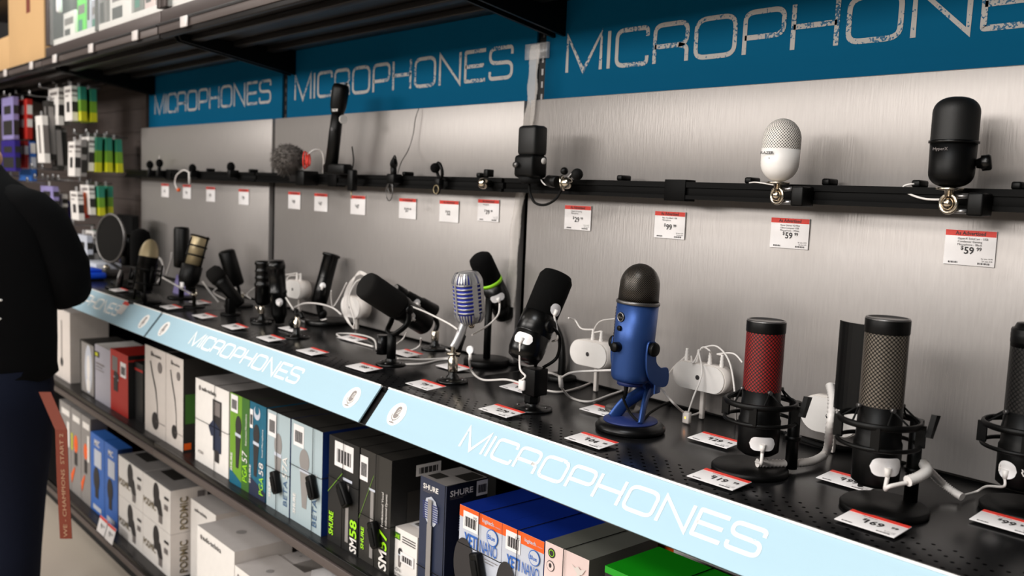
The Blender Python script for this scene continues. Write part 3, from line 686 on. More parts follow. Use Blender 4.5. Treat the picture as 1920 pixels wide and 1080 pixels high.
for sx in (-1, 1):
    m.tube([B + Vector((0.002 * sx, 0.042, 0.068)), B + Vector((sx * 0.010, 0.026, 0.056)), B + Vector((sx * 0.022, 0.006, 0.040)), B + Vector((sx * 0.031, -0.010, 0.016))], 0.0115, 'yeti_blue', 14, 6, flat=0.42)
m.build('swivel_leg', t, B)
cable([bt + Vector((-0.004, -0.004, -0.004)), bt + Vector((-0.004, -0.006, -0.028)), A(1168, 745, y=bt.y - 0.01), A(1182, 775, y=bt.y), A(1202, 790, z=ZD + 0.022), A(1222, 772, z=ZD + 0.02), A(1262, 752, z=ZD + 0.004), A(1300, 760, z=ZD + 0.004)], 'thin black cable dropping from the blue microphone', 0.0022, 'rubber')
m = MB(); m.cyl(bt + Vector((-0.004, -0.004, -0.003)), bt + Vector((-0.004, -0.006, -0.026)), 0.0045, 'rubber', 0.003); m.build('cable_boot', t, B)

# --- black podcast microphone on boxy stand ---
B = base(997, 768)
t = thing('podcast_microphone', 'smooth black podcast microphone tilted right with white plug stickers on a boxy black stand', 'microphone', B)
flange(t, B, 0.038)
m = MB(); m.lathe([(0.013, 0.012), (0.015, 0.016), (0.015, 0.026), (0.010, 0.030)], 'black', B, seg=6, smooth=False); 
m.box((B.x - 0.017, B.y - 0.012, B.z + 0.028), (B.x + 0.017, B.y + 0.022, B.z + 0.078), 'black', 0.002); m.build('stand_block', t, B)
top = X_(B, 1047, 512); bot = X_(B, 978, 678); d = (top - bot).normalized(); L = (top - bot).length; r = 0.0335
m = MB(); m.lathe([(0, 0), (r * 0.55, 0.001), (r * 0.85, 0.006), (r * 0.98, 0.018), (r, 0.03), (r, L * 0.295), (r * 0.975, L * 0.30), (r, L * 0.305), (r * 1.0, L * 0.515), (r * 0.96, L * 0.52)], 'black_gloss', bot, d, 64); m.build('body_shell', t, B)
m = MB(); m.lathe([(r * 0.95, L * 0.50), (r * 0.97, L * 0.8), (r * 0.96, L * 0.93), (r * 0.80, L * 0.985), (r * 0.4, L), (0, L)], 'foam', bot, d, 48); m.build('foam_windscreen', t, B)
x, y, _ = frame_of(d)
for sx in (-1, 1):
    m = MB(); c = bot + d * (L * 0.42) + x * (sx * r); m.lathe([(0.0125, -0.004), (0.0125, 0.004), (0.010, 0.006), (0, 0.006)], 'black', c, x * sx, 28); m.build('pivot_knob', t, B)
m = MB(); c = bot + d * L * 0.42
for sx in (-1, 1):
    p0 = c + x * (sx * (r + 0.004)); m.tube([p0, p0 + Vector((0, 0.022, -0.02)), Vector((B.x + sx * 0.026, B.y + 0.034, B.z + 0.10)), Vector((B.x + sx * 0.010, B.y + 0.014, B.z + 0.079))], 0.0032, 'black', 8, 6)
m.build('yoke', t, B)
c1 = X_(B, 983, 643) ; fr = (Vector((0, 0, H)) - c1); fr = (fr - d * fr.dot(d)).normalized()
side = d.cross(fr).normalized()
def sticker_on(t, B, axp, d, h, r, ang, w=0.034, hh=0.017, rot=0):
    f = (Vector((math.sin(ang), -math.cos(ang), 0))); f = (f - d * f.dot(d)).normalized(); s = f.cross(d).normalized(); c = axp + d * h
    m = MB(); n = 14; rows = []
    for i in range(n + 1):
        u = -w / 2 + w * i / n; e = min(1, (w / 2 - abs(u)) / (hh / 2)); hv = hh / 2 * math.sqrt(max(0, 1 - (1 - e) ** 2)) if e < 1 else hh / 2
        a = u / r; q = c + (f * math.cos(a) + s * math.sin(a)) * (r + 0.0008); rows.append((m.v(q - d * hv), m.v(q + d * hv)))
    for i in range(n): m.f([rows[i][0], rows[i + 1][0], rows[i + 1][1], rows[i][1]], 'white_gloss')
    m.recalc = False; q = c + f * (r + 0.002); m.box((-0.0055, -0.0055, -0.006), (0.0055, 0.0055, 0.006), 'white', 0.002) if False else None
    m.cyl(q, q - d * 0.012, 0.0040, 'white', 0.0028, 12); m.build('plug_sticker', t, B); return q - d * 0.012
q1 = sticker_on(t, B, bot, d, L * 0.20, r, 0.35, 0.038, 0.020)
q2 = sticker_on(t, B, bot, d, L * 0.60, r * 0.97, 1.55, 0.026, 0.022)

# --- retro chrome and blue microphone ---
B = base(848, 716)
t = thing('retro_microphone', 'retro silver microphone with blue slotted grille on a chrome stand', 'microphone', B)
flange(t, B, 0.033)
m = MB(); m.lathe([(0.010, 0.022), (0.011, 0.024), (0.011, 0.050), (0.007, 0.054), (0.007, 0.058), (0.016, 0.059), (0.016, 0.062), (0.006, 0.064), (0.006, 0.075)], 'gold_chrome', B, seg=10); m.build('chrome_post', t, B)
hb = X_(B, 872, 606); ht = X_(B, 884, 510)
m = MB(); m.tube([B + Vector((0, 0, 0.072)), B + Vector((0.004, 0.008, 0.09)), hb + Vector((0, 0, 0.004))], 0.009, 'retro_silver', 12, 6, flat=0.6); m.ball(X_(B, 884, 610), 0.007, 'chrome'); m.build('swivel_neck', t, B)
hc = (hb + ht) / 2; hh = (ht - hb).length
# head: rounded block, front facing the aisle, ribs as real bars over a blue core
rot = Matrix.Translation(hc) @ Matrix.Rotation(math.radians(8), 4, 'X') @ Matrix.Rotation(math.radians(-6), 4, 'Z')
def sqring(m, sx, sy, z, n=40, p=3.0):
    out = []
    for i in range(n):
        a = 2 * math.pi * i / n; c, s = math.cos(a), math.sin(a)
        out.append(m.v((sx * (abs(c) ** (2 / p)) * (1 if c > 0 else -1), sy * (abs(s) ** (2 / p)) * (1 if s > 0 else -1), z)))
    return out
def loft(m, secs, mt, n=40, p=3.0, capm=None):
    pr = None
    for k, (sx, sy, z) in enumerate(secs):
        cur = sqring(m, sx, sy, z, n, p)
        if pr is None: m.f(cur[::-1], mt)
        else:
            for i in range(n): m.f([pr[i], pr[(i + 1) % n], cur[(i + 1) % n], cur[i]], mt, True)
        pr = cur
    m.f(pr, mt)
a_, b_ = 0.0285, 0.030; Z = hh / 2
m = MB(); m.xf = rot; loft(m, [(a_ * 0.60, b_ * 0.60, -Z * 0.97), (a_ * 0.84, b_ * 0.84, -Z * 0.86), (a_ * 0.93, b_ * 0.93, -Z * 0.55), (a_ * 0.95, b_ * 0.95, 0), (a_ * 0.93, b_ * 0.93, Z * 0.6), (a_ * 0.78, b_ * 0.80, Z * 0.86), (a_ * 0.5, b_ * 0.5, Z * 0.97)], 'cobalt'); m.build('blue_liner', t, B)
m = MB(); m.xf = rot
def sec(z):
    k = abs(z) / Z; return (1.0 if k < 0.6 else 1 - 0.30 * ((k - 0.6) / 0.4) ** 1.8)
def rings_bar(z0, z1, full=True):
    n = 40; A0 = sqring(m, a_ * sec(z0), b_ * sec(z0), z0, n); A1 = sqring(m, a_ * sec(z1), b_ * sec(z1), z1, n); I0 = sqring(m, a_ * sec(z0) * 0.9, b_ * sec(z0) * 0.9, z0, n); I1 = sqring(m, a_ * sec(z1) * 0.9, b_ * sec(z1) * 0.9, z1, n)
    for i in range(n):
        j = (i + 1) % n; m.f([A0[i], A0[j], A1[j], A1[i]], 'retro_silver', True); m.f([A1[i], A1[j], I1[j], I1[i]], 'retro_silver'); m.f([I0[i], I0[j], A0[j], A0[i]], 'retro_silver')
nb = 8
for k in range(nb):
    z = -Z * 0.52 + k * (Z * 1.08 / (nb - 1)); rings_bar(z - 0.0017, z + 0.0017)
# vertical ribs: front centre spine, sides, and slotted top and bottom
def vrib(ax_, w, zs, rscale=1.03):
    pr = None; c, s = math.cos(ax_), math.sin(ax_)
    for z in zs:
        e = sec(z) * rscale; px_ = a_ * e * (abs(c) ** (2 / 3)) * (1 if c > 0 else -1); py_ = b_ * e * (abs(s) ** (2 / 3)) * (1 if s > 0 else -1)
        tx, ty = -math.sin(ax_) * w / 2, math.cos(ax_) * w / 2; q = [m.v((px_ + tx, py_ + ty, z)), m.v((px_ - tx, py_ - ty, z)), m.v(((px_ - tx) * 0.85, (py_ - ty) * 0.85, z)), m.v(((px_ + tx) * 0.85, (py_ + ty) * 0.85, z))]
        if pr:
            for i in range(4): m.f([pr[i], pr[(i + 1) % 4], q[(i + 1) % 4], q[i]], 'retro_silver')
        pr = q
allz = [-Z * 0.99 + Z * 1.98 * k / 14 for k in range(15)]
vrib(-math.pi / 2, 0.006, allz); vrib(math.pi / 2, 0.006, allz); vrib(0, 0.012, allz, 1.01); vrib(math.pi, 0.012, allz, 1.01)
topz = [Z * (0.60 + 0.39 * k / 5) for k in range(6)]; boz = [-Z * (0.60 + 0.39 * k / 5) for k in range(6)]
for k in range(24):
    a = k * math.pi / 12 + 0.08; vrib(a, 0.0036, topz); vrib(a, 0.0036, boz)
loft(m, [(a_ * 0.62, b_ * 0.62, Z * 0.93), (a_ * 0.50, b_ * 0.50, Z), (a_ * 0.25, b_ * 0.25, Z * 1.02)], 'retro_silver'); loft(m, [(a_ * 0.3, b_ * 0.3, -Z * 1.06), (a_ * 0.6, b_ * 0.6, -Z)], 'retro_silver')
# silver back half shell
m.build('silver_grille', t, B)
m = MB(); m.xf = rot; n = 16; rows = []
for z in allz:
    e = sec(z) * 1.02; rows.append([m.v((a_ * e * math.copysign(abs(math.cos(a)) ** 0.667, math.cos(a)), b_ * e * abs(math.sin(a)) ** 0.667, z)) for a in [math.pi * (0.10 + 0.8 * i / n) for i in range(n + 1)]])
for r0, r1 in zip(rows[:-1], rows[1:]):
    for i in range(n): m.f([r0[i], r0[i + 1], r1[i + 1], r1[i]], 'retro_silver', True)
m.build('back_shell', t, B)
# black adapter hanging on the stem
m = MB(); a, b = X_(B, 868, 628), X_(B, 855, 668); m.tube([a, b], 0.0095, 'black', 4, 1, smooth=False, flat=0.7); m.build('black_adapter', t, B)
m = MB(); a2, b2 = X_(B, 862, 634, 0.009), X_(B, 855, 648, 0.009); m.tube([X_(B, 871, 618), a], 0.005, 'retro_silver', 6, 1, smooth=False); m.tube([b, X_(B, 850, 680)], 0.006, 'white', 6, 1, smooth=False)
m.build('adapter_plug', t, B)

# --- black microphone with lime ring on tall round-based stand ---
B = base(912, 684)
t = thing('streaming_microphone', 'black cylindrical microphone with lime green ring tilted over a tall round-based stand', 'microphone', B)
m = MB(); puck(m, B, 0.053, 0.016, 'black'); m.cyl(B + Vector((0, 0, 0.014)), B + Vector((0, 0, 0.155)), 0.0085, 'black'); m.build('stand', t, B)
top = X_(B, 897, 478); bot = X_(B, 950, 592); top.x -= 0.0; d = (bot - top).normalized(); L = (bot - top).length; r = 0.027
m = MB(); m.lathe([(0, 0), (r * 0.6, 0.001), (r * 0.92, 0.007), (r, 0.016), (r, L * 0.40)], 'foam', top, d, 40); m.build('foam_windscreen', t, B)
m = MB(); m.lathe([(r, L * 0.45), (r, L * 0.80), (r * 0.95, L * 0.81), (r, L * 0.82), (r, L * 0.985), (r * 0.9, L), (0, L)], 'black_gloss', top, d, 40); m.build('body_shell', t, B)
m = MB(); m.lathe([(r * 1.03, L * 0.40), (r * 1.03, L * 0.45)], 'lime', top, d, 40); m.build('lime_ring', t, B)
m = MB(); m.tube([B + Vector((0, 0, 0.15)), top + d * L * 0.6 + Vector((0, 0.02, -0.01)), top + d * L * 0.6 + Vector((0, 0, 0))], 0.007, 'black', 8, 4); m.build('swivel', t, B)
q3 = sticker_on(t, B, top, -d, -L * 0.62, r, 0.85, 0.036, 0.018)

# --- large broadcast microphone ---
B = base(733, 684)
t = thing('broadcast_microphone', 'large black broadcast microphone with long foam windscreen pointing up left on a yoke stand', 'microphone', B)
flange(t, B, 0.034)
m = MB(); m.cyl(B + Vector((0, 0, 0.01)), B + Vector((0, 0, 0.075)), 0.0105, 'black'); m.cyl(B + Vector((-0.022, -0.010, 0.022)), B + Vector((-0.022, -0.010, 0.066)), 0.0125, 'black_metal'); m.build('stand_post', t, B)
top = X_(B, 683, 532); bot = X_(B, 800, 610); d = (bot - top).normalized(); L = (bot - top).length; r = 0.0285
m = MB(); m.lathe([(0, 0), (r * 0.9, 0.001), (r * 1.06, 0.005), (r * 1.12, 0.014), (r * 1.10, L * 0.5), (r * 1.02, L * 0.53)], 'foam_grey', top, d, 44); m.build('foam_windscreen', t, B)
m = MB(); m.lathe([(r * 0.98, L * 0.52), (r * 1.02, L * 0.55), (r * 1.02, L * 0.60), (r * 0.95, L * 0.62), (r * 0.97, L * 0.80), (r * 0.92, L * 0.97), (r * 0.75, L), (0, L)], 'black', top, d, 44); m.build('body_shell', t, B)
m = MB(); c = top + d * L * 0.57
for sx in (-1, 1):
    p0 = c + Vector((sx * (r + 0.003), 0, 0)); m.tube([p0, p0 + Vector((0, -0.002, -0.03)), Vector((B.x + sx * 0.018, B.y, B.z + 0.075)), Vector((B.x, B.y, B.z + 0.070))], 0.005, 'black', 8, 6, flat=1.4); m.lathe([(0.010, 0), (0.010, 0.006), (0, 0.007)], 'black_metal', p0, (sx, 0, 0), 20)
m.build('yoke', t, B)
sticker_on(t, B, top, -d, -L * 0.66, r * 0.98, 0.9, 0.024, 0.019)

# --- slim condenser behind it ---
B = base(815, 655)
t = thing('pencil_microphone', 'slim black pencil microphone with a white sticker behind the broadcast microphone', 'microphone', B)
flange(t, B, 0.034); m = MB(); m.lathe([(0.009, 0.022), (0.010, 0.024), (0.010, 0.045), (0.006, 0.048)], 'gold_chrome', B, seg=10); m.build('chrome_post', t, B)
top = X_(B, 741, 541); bot = X_(B, 816, 584); d = (bot - top).normalized(); L = (bot - top).length
m = MB(); m.lathe([(0.010, 0, 'grey_metal'), (0.0125, 0.001), (0.0125, L * 0.22), (0.010, L * 0.24), (0.010, L * 0.27), (0.0125, L * 0.30), (0.0135, L * 0.6), (0.016, L * 0.64), (0.017, L * 0.98), (0.013, L), (0, L)], 'black', top, d, 28); m.build('body_shell', t, B)
m = MB(); m.tube([B + Vector((0, 0, 0.046)), B + Vector((0, 0.004, 0.07)), top + d * L * 0.75], 0.006, 'black', 8, 4); m.build('clip', t, B)
sticker_on(t, B, top, -d, -L * 0.48, 0.0135, 0.6, 0.022, 0.018)

# --- slanted cylinder with rim on round base ---
B = base(612, 607)
t = thing('usb_microphone', 'black tube-shaped microphone with flared rim leaning right on a dark round base', 'microphone', B)
m = MB(); puck(m, B, 0.062, 0.014, 'black_gloss'); m.tube([B + Vector((0, -0.01, 0.012)), B + Vector((0, -0.02, 0.035)), B + Vector((0, -0.025, 0.06))], 0.010, 'black', 10, 5); m.ball(B + Vector((0, -0.014, 0.03)), 0.014, 'black'); m.build('stand', t, B)
top = X_(B, 622, 476); bot = X_(B, 597, 571); d = (top - bot).normalized(); L = (top - bot).length; r = 0.0225
m = MB(); m.lathe([(0, 0), (r, 0.001), (r * 1.05, L * 0.3), (r * 0.98, L * 0.5), (r * 0.98, L * 0.94), (r * 1.15, L * 0.95), (r * 1.15, L * 0.99), (r, L), (0, L * 0.995)], 'black_gloss', bot, d, 36); m.build('body_shell', t, B)
m = MB(); m.torus(bot + d * L * 0.52, r * 1.0, 0.001, 'black_metal', d, 36, 6); m.build('trim_ring', t, B)
sticker_on(t, B, bot, d, L * 0.36, r, 0.95, 0.016, 0.020)

# --- black studio microphone with second one behind ---
B = base(490, 606)
t = thing('studio_microphone', 'black studio microphone with collared body standing over a chrome swivel, left of the white hub', 'microphone', B)
flange(t, B, 0.030); m = MB(); m.lathe([(0.007, 0.02), (0.008, 0.022), (0.008, 0.045), (0.005, 0.05)], 'gold_chrome', B, seg=10); m.torus(B + Vector((-0.006, -0.01, 0.04)), 0.010, 0.002, 'gold_chrome', (0.4, 1, 0.5), 24, 6); m.build('chrome_post', t, B)
bb = X_(B, 516, 603); tt = X_(B, 508, 487); bb = Vector((B.x + 0.028, bb.y, bb.z)); tt = Vector((B.x + 0.03, tt.y, tt.z)); d = (tt - bb).normalized(); L = (tt - bb).length; r = 0.0245
m = MB(); m.lathe([(0.013, 0), (0.015, 0.012), (0.019, 0.016), (0.022, 0.03), (r, L * 0.48), (r * 1.05, L * 0.485), (r * 1.05, L * 0.52), (r * 0.98, L * 0.53), (r * 0.97, L * 0.86), (r * 1.05, L * 0.87), (r * 1.06, L * 0.93), (r * 0.92, L), (0, L)], 'black_gloss', bb, d, 36); m.build('body_shell', t, B)
sticker_on(t, B, bb, d, L * 0.36, r, 1.2, 0.020, 0.022)
B2 = B + Vector((-0.055, 0.03, 0))
t = thing('studio_microphone', 'black ribbed studio microphone standing just behind and left of its taller twin', 'microphone', B2)
m = MB(); puck(m, B2, 0.035, 0.006, 'black'); m.cyl(B2, B2 + Vector((0, 0, 0.05)), 0.006, 'black'); m.build('stand', t, B2)
m = MB(); c = B2 + Vector((0, 0, 0.045)); m.lathe([(0.016, 0), (0.022, 0.01), (0.022, 0.052), (0.024, 0.054), (0.024, 0.062), (0.021, 0.065), (0.021, 0.075), (0.024, 0.078), (0.021, 0.082), (0.021, 0.095), (0.024, 0.098), (0.021, 0.102), (0.021, 0.115), (0.024, 0.118), (0.022, 0.128), (0, 0.129)], 'black_gloss', c, (0, 0, 1), 32); m.build('body_shell', t, B2)

# --- small empty stand ---
B = base(556, 633)
t = thing('microphone_stand', 'small black and brass stand with a clip but no microphone, before the white hub', 'stand', B)
flange(t, B, 0.034); m = MB(); m.lathe([(0.008, 0.02), (0.009, 0.022), (0.009, 0.044), (0.005, 0.048), (0.006, 0.06)], 'gold_chrome', B, seg=8); m.build('brass_post', t, B)
m = MB(); m.cyl(B + Vector((-0.018, 0, 0.036)), B + Vector((-0.008, 0, 0.036)), 0.014, 'black'); m.tube([B + Vector((0, 0, 0.055)), B + Vector((-0.02, 0.01, 0.066)), B + Vector((-0.045, 0.02, 0.062))], 0.007, 'black', 8, 4); m.tube([B + Vector((0, 0, 0.058)), B + Vector((0.02, 0, 0.065)), B + Vector((0.03, 0, 0.055))], 0.006, 'black', 8, 4); m.build('clip', t, B)

# --- slanted handheld dynamic ---
B = base(432, 590)
t = thing('dynamic_microphone', 'black handheld style microphone with round foam head slanting down right', 'microphone', B)
m = MB(); puck(m, B, 0.03, 0.006, 'black'); m.box((B.x - 0.012, B.y - 0.012, B.z), (B.x + 0.012, B.y + 0.012, B.z + 0.05), 'black', 0.002); m.build('stand', t, B)
top = A(394, 503, y=B.y - 0.04); bot = A(452, 572, y=B.y + 0.03); d = (bot - top).normalized(); L = (bot - top).length
m = MB(); m.lathe([(0, 0), (0.017, 0.002), (0.025, 0.012), (0.0265, 0.028), (0.025, 0.045)], 'foam_grey', top, d, 32); m.build('foam_head', t, B)
m = MB(); m.lathe([(0.024, 0.044), (0.022, 0.06), (0.019, L * 0.55), (0.017, L * 0.97), (0.012, L), (0, L)], 'black', top, d, 32); m.build('handle', t, B)
B = base(448, 575)
t = thing('studio_microphone', 'plain black cylinder microphone leaning left behind the handheld one', 'microphone', B)
m = MB(); puck(m, B, 0.045, 0.008, 'black'); m.tube([B, B + Vector((0, 0.0, 0.05)), X_(B, 440, 520)], 0.006, 'black', 8, 5); m.build('stand', t, B)
top = X_(B, 424, 470); bot = X_(B, 443, 534); d = (bot - top).normalized(); L = (bot - top).length
m = MB(); m.lathe([(0, 0), (0.022, 0.001), (0.026, 0.005), (0.026, L * 0.97), (0.023, L), (0, L)], 'black', top, d, 32); m.build('body_shell', t, B)

# --- gold banded microphone ---
B = base(364, 577)
t = thing('podcast_microphone', 'stubby microphone with three gold bands and black collars on a thin chrome post', 'microphone', B)
m = MB(); puck(m, B, 0.034, 0.006, 'black'); m.lathe([(0.006, 0.005), (0.006, 0.04), (0.012, 0.041), (0.012, 0.044), (0.006, 0.045), (0.006, 0.06)], 'gold_chrome', B, seg=12); m.torus(B + Vector((0.01, 0, 0.045)), 0.008, 0.002, 'gold_chrome', (0, 1, 0)); m.build('chrome_post', t, B)
top = X_(B, 376, 442); bot = X_(B, 355, 520); d = (top - bot).normalized(); L = (top - bot).length; r = 0.029
m = MB(); m.lathe([(0.018, -0.03), (r * 0.8, -0.026), (r * 1.1, -0.006), (r * 1.1, L * 0.28), (r * 0.95, L * 0.30)], 'black', bot, d, 32)
for f in (0.52, 0.74, 0.97): m.lathe([(r * 0.9, L * (f - 0.02)), (r * 1.03, L * (f - 0.015)), (r * 1.03, L * (f + 0.02)), (r * 0.9, L * (f + 0.025))], 'black', bot, d, 32)
for k in range(3): a = 0.6 + k * 2.1; f_ = Vector((math.cos(a), math.sin(a), 0)); m.cyl(bot + d * L * 0.25 + f_ * r * 1.0, bot + d * L * 0.98 + f_ * r * 0.98, 0.003, 'black', seg=8)
m.build('black_cage', t, B)
m = MB(); m.lathe([(r * 0.94, L * 0.28), (r * 0.94, L * 0.95), (r * 0.8, L), (0, L)], 'gold', bot, d, 32); m.build('gold_grille', t, B)
m = MB(); m.cyl(bot + d * (-0.03), B + Vector((0, 0, 0.055)), 0.010, 'black'); m.box((bot.x + 0.01, bot.y - 0.034, bot.z - 0.028), (bot.x + 0.03, bot.y - 0.028, bot.z - 0.012), 'white_gloss', 0.001); m.build('swivel', t, B)

# --- flat black microphone ---
B = base(340, 560)
t = thing('studio_microphone', 'tall plain black microphone with rounded top beside the gold banded one', 'microphone', B)
m = MB(); puck(m, B, 0.045, 0.008, 'black'); m.cyl(B, B + Vector((0, 0, 0.07)), 0.009, 'black'); m.build('stand', t, B)
c = X_(B, 338, 502); tt = X_(B, 341, 425)
m = MB(); c = Vector((B.x, B.y, c.z)); L = tt.z - c.z; m.lathe([(0.020, 0), (0.031, 0.004), (0.032, 0.03), (0.032, L - 0.010), (0.028, L - 0.002), (0, L)], 'black', c, (0, 0, 1), 36, sq=0.75); m.build('body_shell', t, B)
m = MB(); a = base(318, 552); m.prism([a + Vector((-0.05, 0.03, 0)), a + Vector((0.10, 0.03, 0)), a + Vector((0.085, 0.035, 0.06)), a + Vector((-0.03, 0.035, 0.065))], (0, 0.006, 0), 'lilac'); o = m.build('display_card', None, a); tag(o, 'small lilac display card behind the tall plain black microphone', 'card')

# --- gold topped microphone in shock mount ---
B = base(272, 568)
t = thing('studio_microphone', 'black microphone with ribbed gold dome in a spidery shock mount', 'microphone', B)
top = X_(B, 284, 449); bot = X_(B, 268, 545); d = (top - bot).normalized(); L = (top - bot).length; r = 0.031
m = MB(); m.lathe([(0.018, 0), (r * 0.9, 0.004), (r * 0.95, L * 0.65), (r, L * 0.66)], 'black', bot, d, 32); m.build('body_shell', t, B)
m = MB(); pr = [(r * 0.98, L * 0.66)]
for k in range(11): a = k / 10 * math.pi / 2; rr_ = r * math.cos(a); pr += [(rr_ * 1.0, L * 0.68 + L * 0.32 * math.sin(a)), (rr_ * 0.93, L * 0.68 + L * 0.32 * math.sin(a) + 0.0012)]
pr.append((0, L + 0.001)); m.lathe(pr, 'gold', bot, d, 32); m.build('gold_dome', t, B)
m = MB(); m.torus(bot + d * L * 0.15, 0.046, 0.003, 'black', d, 32, 6); m.torus(bot + d * L * 0.42, 0.046, 0.003, 'black', d, 32, 6)
for k in range(6):
    a = k * math.pi / 3; f_ = Vector((math.cos(a), math.sin(a), 0)); m.cyl(bot + d * L * 0.10 + f_ * 0.047, bot + d * L * 0.5 + f_ * 0.047, 0.003, 'black', seg=6); m.cyl(bot + d * L * 0.28 + f_ * 0.03, bot + d * L * 0.42 + f_ * 0.046, 0.0012, 'black', seg=6)
m.build('shock_mount', t, B)
m = MB(); puck(m, B, 0.05, 0.008, 'black'); m.cyl(B, bot, 0.008, 'black'); m.cyl(B + Vector((0.05, -0.02, 0)), B + Vector((0.03, -0.01, 0.10)), 0.004, 'black', seg=8); m.cyl(B + Vector((-0.05, -0.02, 0)), B + Vector((-0.03, -0.01, 0.10)), 0.004, 'black', seg=8); m.build('stand', t, B)
B = base(262, 548)
t = thing('studio_microphone', 'black foam covered microphone directly behind the gold domed one', 'microphone', B)
m = MB(); puck(m, B, 0.04, 0.008, 'black'); m.cyl(B, B + Vector((0, 0, 0.10)), 0.006, 'black'); m.build('stand', t, B)
m = MB(); m.lathe([(0.024, 0.09), (0.033, 0.10), (0.034, 0.19), (0.028, 0.212), (0.012, 0.222), (0, 0.222)], 'foam', B, (0.05, 0, 1), 28); m.build('foam_windscreen', t, B)

# --- round pop filter and its microphone ---
B = base(225, 540)
t = thing('pop_filter', 'round black mesh pop filter with pale rim at the far left of the shelf', 'pop filter', B)
c = A(207, 447, y=B.y); n = (Vector((0, 0, H)) - c).normalized(); n = (Vector((0.25, -1, 0.05))).normalized(); R_ = 0.088
m = MB(); m.torus(c, R_, 0.005, 'grey_metal', n, 48, 8); m.build('rim', t, B)
m = MB(); m.lathe([(R_, -0.001), (R_, 0.001)], 'foam_grey', c, n, 48); m.build('mesh_disc', t, B)
m = MB(); m.tube([c - Vector((0, 0, R_)), B + Vector((0.02, 0, 0.06)), B + Vector((0, 0, 0))], 0.006, 'black', 8, 6); puck(m, B, 0.05, 0.008, 'black'); m.tube([B + Vector((0.03, -0.02, 0.0)), B + Vector((0.05, -0.02, 0.04)), B + Vector((0.045, -0.01, 0.07))], 0.007, 'grey_metal', 8, 5); m.build('gooseneck', t, B)
B = base(240, 532)
t = thing('vocal_shield', 'large black foam panel and microphone behind the round pop filter', 'acoustic shield', B)
c = A(240, 440, y=B.y + 0.10)
m = MB(); n_ = 10; rows = []
for k in range(n_ + 1):
    a = math.radians(-34 + 68 * k / n_); p = Vector((c.x - 0.02 + 0.16 * math.sin(a), B.y + 0.12 - 0.16 * (1 - math.cos(a)), 0)); p2 = p + Vector((0.02 * math.sin(a), 0.02 * math.cos(a), 0)); rows.append((p, p2))
for (a, b), (c_, d_) in zip(rows[:-1], rows[1:]):
    z0, z1 = ZD + 0.06, A(240, 404, y=B.y + 0.10).z; m.hexa([(a.x, a.y, z0), (c_.x, c_.y, z0), (d_.x, d_.y, z0), (b.x, b.y, z0), (a.x, a.y, z1), (c_.x, c_.y, z1), (d_.x, d_.y, z1), (b.x, b.y, z1)], 'foam')
m.build('foam_panel', t, B); m = MB(); puck(m, B, 0.06, 0.01, 'black'); m.cyl(B, B + Vector((0.0, 0.06, 0.10)), 0.008, 'black'); m.build('stand', t, B)
m = MB(); m.lathe([(0.02, 0.07), (0.03, 0.08), (0.03, 0.17), (0.02, 0.185), (0, 0.187)], 'black_gloss', B, (0, 0, 1), 24); m.build('microphone_body', t, B)
# blue gadget, white box and other clutter by the pop filter
a = A(173, 524, z=ZD); m = MB(); m.box((a.x - 0.11, a.y - 0.06, ZD + 0.006), (a.x + 0.05, a.y + 0.04, ZD + 0.03), 'bright_blue', 0.008); m.box((a.x - 0.09, a.y - 0.05, ZD + 0.03), (a.x + 0.03, a.y + 0.03, ZD + 0.042), 'bright_blue', 0.006); m.box((a.x - 0.1, a.y - 0.05, ZD), (a.x + 0.04, a.y + 0.03, ZD + 0.006), 'rubber'); o = m.build('audio_box', None, a); tag(o, 'bright blue plastic gadget at the far left end of the shelf', 'gadget')
a = A(150, 515, z=ZD); m = MB(); m.box((a.x - 0.12, a.y + 0.03, ZD), (a.x + 0.10, a.y + 0.13, ZD + 0.05), 'pale_grey', 0.004); m.box((a.x - 0.10, a.y + 0.029, ZD + 0.012), (a.x + 0.02, a.y + 0.0298, ZD + 0.04), 'print_grey'); o = m.build('audio_mixer', None, a); tag(o, 'small pale grey device behind the bright blue gadget', 'gadget')
a = A(205, 520, z=ZD); m = MB(); m.box((a.x - 0.08, a.y - 0.02, ZD), (a.x + 0.0, a.y + 0.04, ZD + 0.03), 'grey_metal', 0.005); m.ball((a.x - 0.04, a.y, ZD + 0.036), 0.014, 'gold_chrome'); o = m.build('desk_clamp', None, a); tag(o, 'metal clamp with a brass ball beside the round pop filter', 'clamp')

